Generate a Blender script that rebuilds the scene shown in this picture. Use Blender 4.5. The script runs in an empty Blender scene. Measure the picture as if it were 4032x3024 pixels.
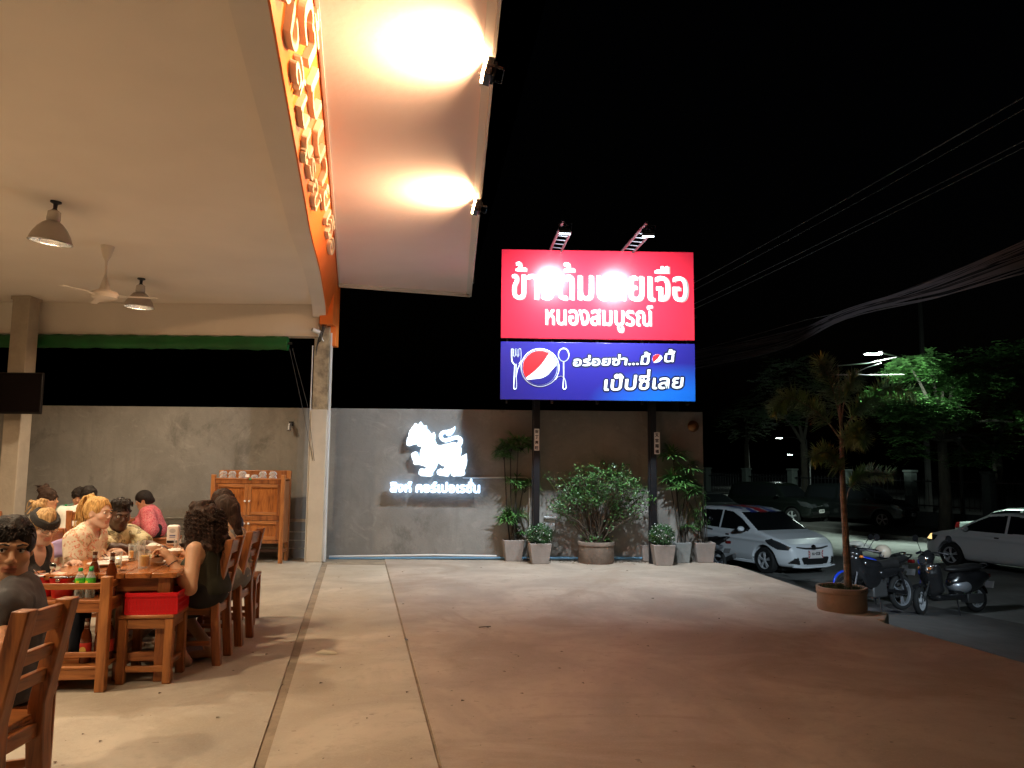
import bpy, bmesh, math, random
import numpy as np
from mathutils import Vector, Matrix, Euler
V = Vector
R = math.radians
random.seed(7)
RNG = np.random.RandomState(7)
SC = bpy.context.scene
COL = SC.collection
# ------------------------------------------------------------------ camera, sky, exposure
CAM_H = 1.5
FOC, CX, CY = 3028.0, 2016.0, 1512.0
PITCH, ROLL = R(5.94), R(0.55)
_X = V((1, 0, 0)); _U = V((0, -math.sin(PITCH), math.cos(PITCH))); _F = V((0, math.cos(PITCH), math.sin(PITCH)))
_r = _X * math.cos(ROLL) + _U * math.sin(ROLL)
_u = -_X * math.sin(ROLL) + _U * math.cos(ROLL)
cam_data = bpy.data.cameras.new("camera")
cam = bpy.data.objects.new("camera", cam_data)
COL.objects.link(cam)
cam.matrix_world = Matrix(((_r.x, _u.x, -_F.x, 0), (_r.y, _u.y, -_F.y, 0), (_r.z, _u.z, -_F.z, CAM_H), (0, 0, 0, 1)))
cam_data.sensor_width = 36.0
cam_data.lens = 36.0 * FOC / 4032.0
cam_data.clip_start = 0.05
cam_data.clip_end = 2000
SC.camera = cam
world = bpy.data.worlds.new("World")
SC.world = world
world.use_nodes = True
_nt = world.node_tree
_bg = _nt.nodes['Background']
_sky = _nt.nodes.new('ShaderNodeTexSky')
_sky.sky_type = 'NISHITA'; _sky.sun_disc = False
_sky.sun_elevation = R(-4); _sky.sun_rotation = R(120)
_nt.links.new(_sky.outputs[0], _bg.inputs[0])
_bg.inputs[1].default_value = 0.02          # moonless night: the sky is all but black
SC.view_settings.view_transform = 'Standard'
SC.view_settings.look = 'None'
SC.view_settings.exposure = 0.0
SC.view_settings.gamma = 1.0
SC.cycles.max_bounces = 8
SC.cycles.diffuse_bounces = 4
SC.cycles.glossy_bounces = 4
SC.cycles.transmission_bounces = 8
SC.cycles.transparent_max_bounces = 12
SC.cycles.caustics_reflective = False
SC.cycles.caustics_refractive = False
SC.cycles.sample_clamp_indirect = 4.0

# survey helpers: sight lines from the surveyed camera station to real distances
def ray(px, py):
    return (_r * ((px - CX) / FOC) + _u * (-(py - CY) / FOC) + _F)
def W(px, py, d):                 # point at world y = d
    v = ray(px, py); t = d / v.y
    return V((v.x * t, d, CAM_H + v.z * t))
def G(px, py, z=0.0):             # point at height z
    v = ray(px, py); t = (z - CAM_H) / v.z
    return V((v.x * t, v.y * t, z))
PHI = R(11.3)
AX = V((-math.sin(PHI), math.cos(PHI), 0)); RX = V((math.cos(PHI), math.sin(PHI), 0))

# ------------------------------------------------------------------ materials
MATS = {}
def M(name, col, rough=0.6, metal=0.0, var=0.0, scale=6.0, stretch=(1, 1, 1), bump=0.0, bscale=60.0, spec=0.5, emit=None, estr=0.0,
      trans=0.0, coat=0.0, col2=None, detail=4.0, world_co=False, ior=1.45, rvar=0.0):
    if name in MATS: return MATS[name]
    m = bpy.data.materials.new(name); m.use_nodes = True
    nt = m.node_tree; b = nt.nodes['Principled BSDF']; N = nt.nodes; L = nt.links
    c = (col[0], col[1], col[2], 1)
    b.inputs['Base Color'].default_value = c
    b.inputs['Roughness'].default_value = rough
    b.inputs['Metallic'].default_value = metal
    b.inputs['Specular IOR Level'].default_value = spec
    b.inputs['IOR'].default_value = ior
    if trans: b.inputs['Transmission Weight'].default_value = trans
    if coat:
        b.inputs['Coat Weight'].default_value = coat; b.inputs['Coat Roughness'].default_value = 0.06
    if emit is not None:
        b.inputs['Emission Color'].default_value = (*emit, 1); b.inputs['Emission Strength'].default_value = estr
    if var or bump or col2 or rvar:
        tc = N.new('ShaderNodeTexCoord'); mp = N.new('ShaderNodeMapping')
        if world_co:
            g = N.new('ShaderNodeNewGeometry'); L.new(g.outputs['Position'], mp.inputs[0])
        else:
            L.new(tc.outputs['Object'], mp.inputs[0])
        mp.inputs['Scale'].default_value = stretch
        if var or col2 or rvar:
            n = N.new('ShaderNodeTexNoise'); n.inputs['Scale'].default_value = scale; n.inputs['Detail'].default_value = detail
            n.inputs['Roughness'].default_value = 0.6
            L.new(mp.outputs[0], n.inputs['Vector'])
            rp = N.new('ShaderNodeValToRGB')
            lo = tuple(max(0, x * (1 - var)) for x in col); hi = tuple(min(1, x * (1 + var)) for x in (col2 or col))
            rp.color_ramp.elements[0].position = 0.32; rp.color_ramp.elements[1].position = 0.68
            rp.color_ramp.elements[0].color = (*lo, 1); rp.color_ramp.elements[1].color = (*hi, 1)
            L.new(n.outputs[0], rp.inputs[0]); L.new(rp.outputs[0], b.inputs['Base Color'])
            if rvar:
                mr = N.new('ShaderNodeMapRange'); mr.inputs[3].default_value = rough - rvar; mr.inputs[4].default_value = rough + rvar
                L.new(n.outputs[0], mr.inputs[0]); L.new(mr.outputs[0], b.inputs['Roughness'])
        if bump:
            n2 = N.new('ShaderNodeTexNoise'); n2.inputs['Scale'].default_value = bscale; n2.inputs['Detail'].default_value = 3
            L.new(mp.outputs[0], n2.inputs['Vector'])
            bp = N.new('ShaderNodeBump'); bp.inputs['Strength'].default_value = bump; bp.inputs['Distance'].default_value = 0.02
            L.new(n2.outputs[0], bp.inputs['Height']); L.new(bp.outputs[0], b.inputs['Normal'])
    MATS[name] = m
    return m

def thin_glass(name, col=(1, 1, 1), clear=.86, rough=.04):
    """clear glass or plastic wall: lets light straight through and mirrors at grazing angles"""
    if name in MATS: return MATS[name]
    m = bpy.data.materials.new(name); m.use_nodes = True; nt = m.node_tree; N = nt.nodes; L = nt.links; b = N['Principled BSDF']
    b.inputs['Base Color'].default_value = (*[.75 * c for c in col], 1); b.inputs['Roughness'].default_value = rough; b.inputs['Coat Weight'].default_value = .6
    tr = N.new('ShaderNodeBsdfTransparent'); tr.inputs[0].default_value = (*col, 1); mx = N.new('ShaderNodeMixShader'); lw = N.new('ShaderNodeLayerWeight'); lw.inputs[0].default_value = .35
    mr = N.new('ShaderNodeMapRange'); mr.inputs[3].default_value = 1 - clear; mr.inputs[4].default_value = .75; L.new(lw.outputs[1], mr.inputs[0]); L.new(mr.outputs[0], mx.inputs[0])
    L.new(tr.outputs[0], mx.inputs[1]); L.new(b.outputs[0], mx.inputs[2]); L.new(mx.outputs[0], N['Material Output'].inputs[0]); MATS[name] = m
    return m
def wood(name, dark, light, stretch, rough=0.38, seed=0.0):
    """teak: streaky grain running along the short axis of `stretch`"""
    if name in MATS: return MATS[name]
    m = bpy.data.materials.new(name); m.use_nodes = True
    nt = m.node_tree; b = nt.nodes['Principled BSDF']; N = nt.nodes; L = nt.links
    tc = N.new('ShaderNodeTexCoord'); mp = N.new('ShaderNodeMapping')
    L.new(tc.outputs['Object'], mp.inputs[0]); mp.inputs['Scale'].default_value = stretch
    mp.inputs['Location'].default_value = (seed, seed * 1.7, seed * 0.6)
    n1 = N.new('ShaderNodeTexNoise'); n1.inputs['Scale'].default_value = 5; n1.inputs['Detail'].default_value = 5; n1.inputs['Distortion'].default_value = 1.2
    n2 = N.new('ShaderNodeTexNoise'); n2.inputs['Scale'].default_value = 26; n2.inputs['Detail'].default_value = 3
    L.new(mp.outputs[0], n1.inputs['Vector']); L.new(mp.outputs[0], n2.inputs['Vector'])
    mx = N.new('ShaderNodeMath'); mx.operation = 'MULTIPLY_ADD'; mx.inputs[1].default_value = 0.35
    L.new(n2.outputs[0], mx.inputs[0])
    sub = N.new('ShaderNodeMath'); sub.operation = 'SUBTRACT'; sub.inputs[1].default_value = 0.17
    L.new(n1.outputs[0], sub.inputs[0]); L.new(sub.outputs[0], mx.inputs[2])
    rp = N.new('ShaderNodeValToRGB'); e = rp.color_ramp.elements
    e[0].position = 0.30; e[0].color = (*dark, 1); e[1].position = 0.66; e[1].color = (*light, 1)
    k = e.new(0.45); k.color = tuple(dark[i] * 0.45 + light[i] * 0.55 for i in range(3)) + (1,)
    L.new(mx.outputs[0], rp.inputs[0]); L.new(rp.outputs[0], b.inputs['Base Color'])
    b.inputs['Roughness'].default_value = rough
    bp = N.new('ShaderNodeBump'); bp.inputs['Strength'].default_value = 0.12; bp.inputs['Distance'].default_value = 0.01
    L.new(n2.outputs[0], bp.inputs['Height']); L.new(bp.outputs[0], b.inputs['Normal'])
    MATS[name] = m
    return m

# ------------------------------------------------------------------ mesh builder
def link(o, parent=None):
    COL.objects.link(o)
    if parent is not None: o.parent = parent
    return o
def tag(o, label=None, cat=None, group=None, kind=None):
    if label: o['label'] = label
    if cat: o['category'] = cat
    if group: o['group'] = group
    if kind: o['kind'] = kind
    return o
def thing(name, label, cat, loc=(0, 0, 0), rz=0.0, group=None):
    o = bpy.data.objects.new(name, None); COL.objects.link(o)
    o.empty_display_size = 0.1
    o.location = loc; o.rotation_euler = (0, 0, rz)
    return tag(o, label, cat, group)
def copy_tree(o, parent=None):
    c = o.copy(); COL.objects.link(c)
    if parent is not None: c.parent = parent
    for ch in [x for x in o.children]: copy_tree(ch, c)
    return c

class MB:
    def __init__(self): self.v = []; self.f = []; self.m = []; self.cur = 0
    def mat(self, i): self.cur = i; return self
    def add(self, vs, fs):
        o = len(self.v); self.v += [tuple(p) for p in vs]; self.f += [tuple(i + o for i in f) for f in fs]; self.m += [self.cur] * len(fs)
        return self
    def box(self, c, s, rot=None, taper=None):
        x, y, z = s[0] / 2, s[1] / 2, s[2] / 2; t = taper or (1, 1)
        vs = [(-x, -y, -z), (x, -y, -z), (x, y, -z), (-x, y, -z), (-x * t[0], -y * t[1], z), (x * t[0], -y * t[1], z), (x * t[0], y * t[1], z), (-x * t[0], y * t[1], z)]
        if rot is not None:
            q = rot if isinstance(rot, Matrix) else Euler(rot).to_matrix()
            vs = [q @ V(p) for p in vs]
        vs = [(p[0] + c[0], p[1] + c[1], p[2] + c[2]) for p in vs]
        return self.add(vs, [(0, 3, 2, 1), (4, 5, 6, 7), (0, 1, 5, 4), (1, 2, 6, 5), (2, 3, 7, 6), (3, 0, 4, 7)])
    def beam(self, p0, p1, w, h, up=(0, 0, 1)):
        p0 = V(p0); p1 = V(p1); d = (p1 - p0); l = d.length; d.normalize(); u = V(up)
        s = d.cross(u)
        if s.length < 1e-4: s = d.cross(V((1, 0, 0)))
        s.normalize(); u = s.cross(d)
        q = Matrix((s, d, u)).transposed()
        return self.box((p0 + p1) / 2, (w, l, h), q)
    def tube(self, pts, r, n=8, caps=True, flat=1.0):
        pts = [V(p) for p in pts]; k = len(pts)
        rs = r if isinstance(r, (list, tuple)) else [r] * k
        vs = []; prev = None
        for i, p in enumerate(pts):
            d = (pts[min(i + 1, k - 1)] - pts[max(i - 1, 0)])
            if d.length < 1e-9: d = V((0, 0, 1))
            d.normalize()
            if prev is None:
                a = d.orthogonal().normalized()
            else:
                a = prev - d * prev.dot(d)
                if a.length < 1e-6: a = d.orthogonal()
                a.normalize()
            b = d.cross(a); prev = a
            for j in range(n):
                t = 2 * math.pi * j / n
                vs.append(p + a * (math.cos(t) * rs[i]) + b * (math.sin(t) * rs[i] * flat))
        fs = []
        for i in range(k - 1):
            for j in range(n):
                fs.append((i * n + j, i * n + (j + 1) % n, (i + 1) * n + (j + 1) % n, (i + 1) * n + j))
        if caps:
            fs.append(tuple(range(n - 1, -1, -1))); fs.append(tuple((k - 1) * n + j for j in range(n)))
        return self.add(vs, fs)
    def lathe(self, prof, c=(0, 0, 0), n=24, rot=None, sx=1.0, caps=False):
        vs = []; fs = []; k = len(prof)
        for (r, z) in prof:
            for j in range(n):
                t = 2 * math.pi * j / n
                vs.append(V((r * math.cos(t) * sx, r * math.sin(t), z)))
        if rot is not None:
            q = rot if isinstance(rot, Matrix) else Euler(rot).to_matrix()
            vs = [q @ p for p in vs]
        vs = [p + V(c) for p in vs]
        for i in range(k - 1):
            for j in range(n):
                fs.append((i * n + j, i * n + (j + 1) % n, (i + 1) * n + (j + 1) % n, (i + 1) * n + j))
        if caps and prof[0][0] > 1e-6: fs.append(tuple(range(n - 1, -1, -1)))
        if caps and prof[-1][0] > 1e-6: fs.append(tuple((k - 1) * n + j for j in range(n)))
        return self.add(vs, fs)
    def prism(self, poly, h, q=None, c=(0, 0, 0)):
        """polygon in local xy extruded +z by h; q = 3x3 matrix (columns = local axes)"""
        n = len(poly); vs = [V((p[0], p[1], 0)) for p in poly] + [V((p[0], p[1], h)) for p in poly]
        a = sum(poly[i][0] * poly[(i + 1) % n][1] - poly[(i + 1) % n][0] * poly[i][1] for i in range(n))
        if q is not None: vs = [q @ p for p in vs]
        vs = [p + V(c) for p in vs]
        fs = [tuple(range(n - 1, -1, -1)), tuple(range(n, 2 * n))] + [(i, (i + 1) % n, n + (i + 1) % n, n + i) for i in range(n)]
        if a < 0: fs = [tuple(reversed(f)) for f in fs]
        return self.add(vs, fs)
    def sphere(self, c, r, n=12, m=8, q=None):
        r = r if isinstance(r, (tuple, list)) else (r, r, r)
        vs = []; fs = []
        for i in range(m + 1):
            th = math.pi * i / m
            for j in range(n):
                t = 2 * math.pi * j / n
                vs.append(V((r[0] * math.sin(th) * math.cos(t), r[1] * math.sin(th) * math.sin(t), r[2] * math.cos(th))))
        if q is not None: vs = [q @ p for p in vs]
        vs = [p + V(c) for p in vs]
        for i in range(m):
            for j in range(n):
                fs.append((i * n + j, (i + 1) * n + j, (i + 1) * n + (j + 1) % n, i * n + (j + 1) % n))
        return self.add(vs, fs)
    def build(self, name, mats, parent=None, bevel=0.0, smooth=False, seg=2, angle=40):
        me = bpy.data.meshes.new(name); me.from_pydata(self.v, [], self.f)
        mats = mats if isinstance(mats, (list, tuple)) else [mats]
        for m in mats: me.materials.append(m)
        if len(mats) > 1: me.polygons.foreach_set('material_index', self.m)
        if smooth or bevel: me.polygons.foreach_set('use_smooth', [True] * len(me.polygons))
        me.validate(); me.update()
        o = bpy.data.objects.new(name, me); link(o, parent)
        if smooth or bevel:
            try: me.set_sharp_from_angle(angle=R(angle))
            except Exception: pass
        if bevel:
            b = o.modifiers.new('bevel', 'BEVEL'); b.width = bevel; b.segments = seg; b.limit_method = 'ANGLE'; b.angle_limit = R(35); b.harden_normals = False
        return o

def mesh_obj(name, v, f, mats, parent=None, midx=None, smooth=True):
    me = bpy.data.meshes.new(name)
    me.vertices.add(len(v)); me.vertices.foreach_set('co', np.asarray(v, dtype=np.float32).ravel())
    f = np.asarray(f, dtype=np.int32); k = f.shape[1]
    me.loops.add(f.size); me.loops.foreach_set('vertex_index', f.ravel())
    me.polygons.add(len(f)); me.polygons.foreach_set('loop_start', np.arange(0, f.size, k, dtype=np.int32))
    mats = mats if isinstance(mats, (list, tuple)) else [mats]
    for m in mats: me.materials.append(m)
    if midx is not None: me.polygons.foreach_set('material_index', np.asarray(midx, dtype=np.int32))
    me.polygons.foreach_set('use_smooth', [smooth] * len(f))
    me.update(calc_edges=True); me.validate()
    return link(bpy.data.objects.new(name, me), parent)

# ------------------------------------------------------------------ lettering
_adv = {}
def _txt_mesh(s):
    c = bpy.data.curves.new('t', 'FONT'); c.body = s; c.size = 1.0; c.resolution_u = 3
    o = bpy.data.objects.new('t', c); COL.objects.link(o)
    dg = bpy.context.evaluated_depsgraph_get(); me = bpy.data.meshes.new_from_object(o.evaluated_get(dg))
    v = [(p.co.x, p.co.y) for p in me.vertices]; f = [tuple(p.vertices) for p in me.polygons]
    bpy.data.meshes.remove(me); bpy.data.objects.remove(o); bpy.data.curves.remove(c)
    return v, f
def advance(s):
    if s == '': return 0.0
    if s not in _adv:
        a = max(p[0] for p in _txt_mesh(s + 'l')[0]); b = max(p[0] for p in _txt_mesh('l')[0]); _adv[s] = a - b
    return _adv[s]
UPV = '\u0e31\u0e34\u0e35\u0e36\u0e37'; TONE = '\u0e48\u0e49\u0e4a\u0e4b'
def text_flat(s):
    """2-D glyph faces; a tone mark over an upper vowel is raised clear of it"""
    base = ''; extra = []
    for i, ch in enumerate(s):
        if ch in TONE and i and s[i - 1] in UPV: extra.append((base, ch))
        else: base += ch
    v, f = _txt_mesh(base)
    for pre, ch in extra:
        ev, ef = _txt_mesh(ch); dx = advance(pre); o = len(v)
        v = v + [(p[0] + dx, p[1] + 0.17) for p in ev]; f = f + [tuple(i + o for i in t) for t in ef]
    return v, f
def text_mb(mb, s, width, height, org, ux, uy, bold=0.0, depth=0.004, shear=0.0, n=8, zstep=0.0003, nrm=None):
    """lettering scaled to width x height (of the whole string), lower left at org, axes ux/uy; bold thickens every stroke"""
    v, f = text_flat(s)
    x0 = min(p[0] for p in v); x1 = max(p[0] for p in v); y0 = min(p[1] for p in v); y1 = max(p[1] for p in v)
    sx = width / (x1 - x0); sy = height / (y1 - y0)
    ux = V(ux).normalized(); uy = V(uy).normalized(); nz = V(nrm) if nrm is not None else ux.cross(uy)
    offs = [(0, 0)] + ([(math.cos(2 * math.pi * k / n) * bold, math.sin(2 * math.pi * k / n) * bold) for k in range(n)] if bold else [])
    # boundary edges for the side walls
    cnt = {}
    for t in f:
        for i in range(len(t)):
            a, b = t[i], t[(i + 1) % len(t)]; cnt[(a, b)] = 1
    edges = [(a, b) for (a, b) in cnt if (b, a) not in cnt]
    for k, (ox, oy) in enumerate(offs):
        z = depth - k * zstep
        P = [((p[0] - x0) * sx + ox + ((p[1] - y0) * sy) * shear, (p[1] - y0) * sy + oy) for p in v]
        front = [V(org) + ux * p[0] + uy * p[1] + nz * z for p in P]
        back = [V(org) + ux * p[0] + uy * p[1] - nz * 0.0005 for p in P]
        m = len(P)
        mb.add(front + back, [tuple(t) for t in f] + [(b, a, a + m, b + m) for a, b in edges])
    return mb
def fan_poly(mb, pts, org, ux, uy, z):
    ux = V(ux); uy = V(uy); nz = ux.cross(uy)
    mb.add([V(org) + ux * p[0] + uy * p[1] + nz * z for p in pts], [tuple(range(len(pts)))])

# ------------------------------------------------------------------ smooth implicit solids (surface nets)
class SDF:
    def __init__(self, lo, hi, h):
        self.h = h; self.lo = np.array(lo, float); n = np.ceil((np.array(hi) - self.lo) / h).astype(int) + 1
        self.n = n; self.D = np.full(tuple(n), 1.0, np.float32)
        self.ax = [self.lo[i] + h * np.arange(n[i]) for i in range(3)]
    def _sub(self, lo, hi):
        sl = []
        for i in range(3):
            a = max(0, int((lo[i] - self.lo[i]) / self.h)); b = min(self.n[i], int((hi[i] - self.lo[i]) / self.h) + 2)
            if b <= a: return None
            sl.append(slice(a, b))
        return tuple(sl)
    def _grid(self, sl):
        return (self.ax[0][sl[0]][:, None, None], self.ax[1][sl[1]][None, :, None], self.ax[2][sl[2]][None, None, :])
    def _op(self, sl, d, k, op):
        a = self.D[sl]; d = d.astype(np.float32)
        if op == 'u':
            if k > 0:
                hh = np.clip(0.5 + 0.5 * (a - d) / k, 0, 1); self.D[sl] = a * (1 - hh) + d * hh - k * hh * (1 - hh)
            else: self.D[sl] = np.minimum(a, d)
        else:
            d = -d
            if k > 0:
                hh = np.clip(0.5 - 0.5 * (a - d) / k, 0, 1); self.D[sl] = a * (1 - hh) + d * hh + k * hh * (1 - hh)
            else: self.D[sl] = np.maximum(a, d)
    def cap(self, p0, p1, r0, r1=None, k=0.02, op='u'):
        r1 = r0 if r1 is None else r1; p0 = np.array(p0, float); p1 = np.array(p1, float); m = max(r0, r1) + k + 2 * self.h
        sl = self._sub(np.minimum(p0, p1) - m, np.maximum(p0, p1) + m)
        if sl is None: return self
        x, y, z = self._grid(sl); d = p1 - p0; dd = max(float(d @ d), 1e-9)
        t = np.clip(((x - p0[0]) * d[0] + (y - p0[1]) * d[1] + (z - p0[2]) * d[2]) / dd, 0, 1)
        q = np.sqrt((x - p0[0] - t * d[0]) ** 2 + (y - p0[1] - t * d[1]) ** 2 + (z - p0[2] - t * d[2]) ** 2) - (r0 + (r1 - r0) * t)
        self._op(sl, q, k, op); return self
    def chain(self, pts, rs, k=0.02, op='u'):
        for i in range(len(pts) - 1): self.cap(pts[i], pts[i + 1], rs[i], rs[i + 1], k, op)
        return self
    def ell(self, c, r, k=0.02, op='u', q=None):
        c = np.array(c, float); r = np.array(r, float); m = r.max() + k + 2 * self.h
        sl = self._sub(c - m, c + m)
        if sl is None: return self
        x, y, z = self._grid(sl); x = x - c[0]; y = y - c[1]; z = z - c[2]
        if q is not None:
            q = np.array(q); x, y, z = (q[0, 0] * x + q[1, 0] * y + q[2, 0] * z, q[0, 1] * x + q[1, 1] * y + q[2, 1] * z, q[0, 2] * x + q[1, 2] * y + q[2, 2] * z)
        k0 = np.sqrt((x / r[0]) ** 2 + (y / r[1]) ** 2 + (z / r[2]) ** 2) + 1e-6
        k1 = np.sqrt((x / r[0] ** 2) ** 2 + (y / r[1] ** 2) ** 2 + (z / r[2] ** 2) ** 2) + 1e-6
        self._op(sl, k0 * (k0 - 1) / k1, k, op); return self
    def box(self, c, s, rr=0.02, k=0.02, op='u', q=None):
        c = np.array(c, float); s = np.array(s, float) / 2 - rr; m = np.linalg.norm(s) + rr + k + 2 * self.h
        sl = self._sub(c - m, c + m)
        if sl is None: return self
        x, y, z = self._grid(sl); x = x - c[0]; y = y - c[1]; z = z - c[2]
        if q is not None:
            q = np.array(q); x, y, z = (q[0, 0] * x + q[1, 0] * y + q[2, 0] * z, q[0, 1] * x + q[1, 1] * y + q[2, 1] * z, q[0, 2] * x + q[1, 2] * y + q[2, 2] * z)
        ax_, ay, az = np.abs(x) - s[0], np.abs(y) - s[1], np.abs(z) - s[2]
        d = np.sqrt(np.maximum(ax_, 0) ** 2 + np.maximum(ay, 0) ** 2 + np.maximum(az, 0) ** 2) + np.minimum(np.maximum(ax_, np.maximum(ay, az)), 0) - rr
        self._op(sl, d, k, op); return self
    def plane(self, p, n, k=0.0):                    # cut away everything on the side n points to
        x, y, z = self._grid((slice(None),) * 3); n = np.array(n, float); n /= np.linalg.norm(n)
        d = -((x - p[0]) * n[0] + (y - p[1]) * n[1] + (z - p[2]) * n[2])
        self._op((slice(None),) * 3, d, k, 's'); return self
    def noise(self, amp, freq, seed=0, stretch=(1, 1, 1), oct=2):
        rs = np.random.RandomState(seed); x, y, z = self._grid((slice(None),) * 3)
        for o in range(oct):
            for _ in range(4):
                d = rs.randn(3); d /= np.linalg.norm(d); f = freq * (2 ** o); ph = rs.rand() * 6.28
                w = x * (d[0] * f * stretch[0]) + y * (d[1] * f * stretch[1]) + z * (d[2] * f * stretch[2]) + ph
                d2 = rs.randn(3); d2 /= np.linalg.norm(d2)
                w2 = x * (d2[0] * f * .7 * stretch[0]) + y * (d2[1] * f * .7 * stretch[1]) + z * (d2[2] * f * .7 * stretch[2])
                self.D = (self.D + (amp / (2 ** o) / 2) * np.sin(w + 1.5 * np.sin(w2))).astype(np.float32)
        return self
    def mesh(self):
        D = self.D.copy(); D[0] = D[-1] = 1; D[:, 0] = D[:, -1] = 1; D[:, :, 0] = D[:, :, -1] = 1
        n = np.array(D.shape); ins = D < 0
        cn = n - 1
        acc = np.zeros((*cn, 3), np.float32); cnt = np.zeros(tuple(cn), np.float32)
        corner = lambda i, j, k: (slice(i, i + cn[0]), slice(j, j + cn[1]), slice(k, k + cn[2]))
        for a in range(3):
            b, c = [(1, 2), (0, 2), (0, 1)][a]
            for u in (0, 1):
                for w in (0, 1):
                    o0 = [0, 0, 0]; o0[b] = u; o0[c] = w; o1 = list(o0); o1[a] = 1
                    d0 = D[corner(*o0)]; d1 = D[corner(*o1)]; x = (ins[corner(*o0)] != ins[corner(*o1)])
                    t = np.where(x, d0 / np.where(np.abs(d0 - d1) < 1e-9, 1e-9, d0 - d1), 0)
                    for e in range(3):
                        acc[..., e] += np.where(x, t if e == a else o0[e], 0)
                    cnt += x
        act = cnt > 0
        idx = np.full(tuple(cn), -1, np.int64); idx[act] = np.arange(act.sum())
        ijk = np.argwhere(act)
        v = (ijk + acc[act] / cnt[act][:, None]) * self.h + self.lo
        fs = []
        for a in range(3):
            b, c = [(1, 2), (2, 0), (0, 1)][a]
            s0 = [slice(1, cn[i]) for i in range(3)]; s0[a] = slice(0, cn[a])
            s1 = list(s0); s1[a] = slice(1, cn[a] + 1)
            x = ins[tuple(s0)] != ins[tuple(s1)]; p = np.argwhere(x); fl = ins[tuple(s0)][x]
            off = np.array([1, 1, 1]); off[a] = 0; p = p + off
            eb = np.zeros(3, int); eb[b] = 1; ec = np.zeros(3, int); ec[c] = 1
            g = lambda q: idx[q[:, 0], q[:, 1], q[:, 2]]
            quad = np.stack([g(p - eb - ec), g(p - ec), g(p), g(p - eb)], 1)
            quad[~fl] = quad[~fl][:, ::-1]
            fs.append(quad)
        f = np.concatenate(fs); f = f[(f >= 0).all(1)]
        return v, f
    def build(self, name, mats, parent=None, label=None):
        v, f = self.mesh()
        mi = label(v[f].mean(1)) if label else None
        return mesh_obj(name, v, f, mats, parent, mi)
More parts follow.
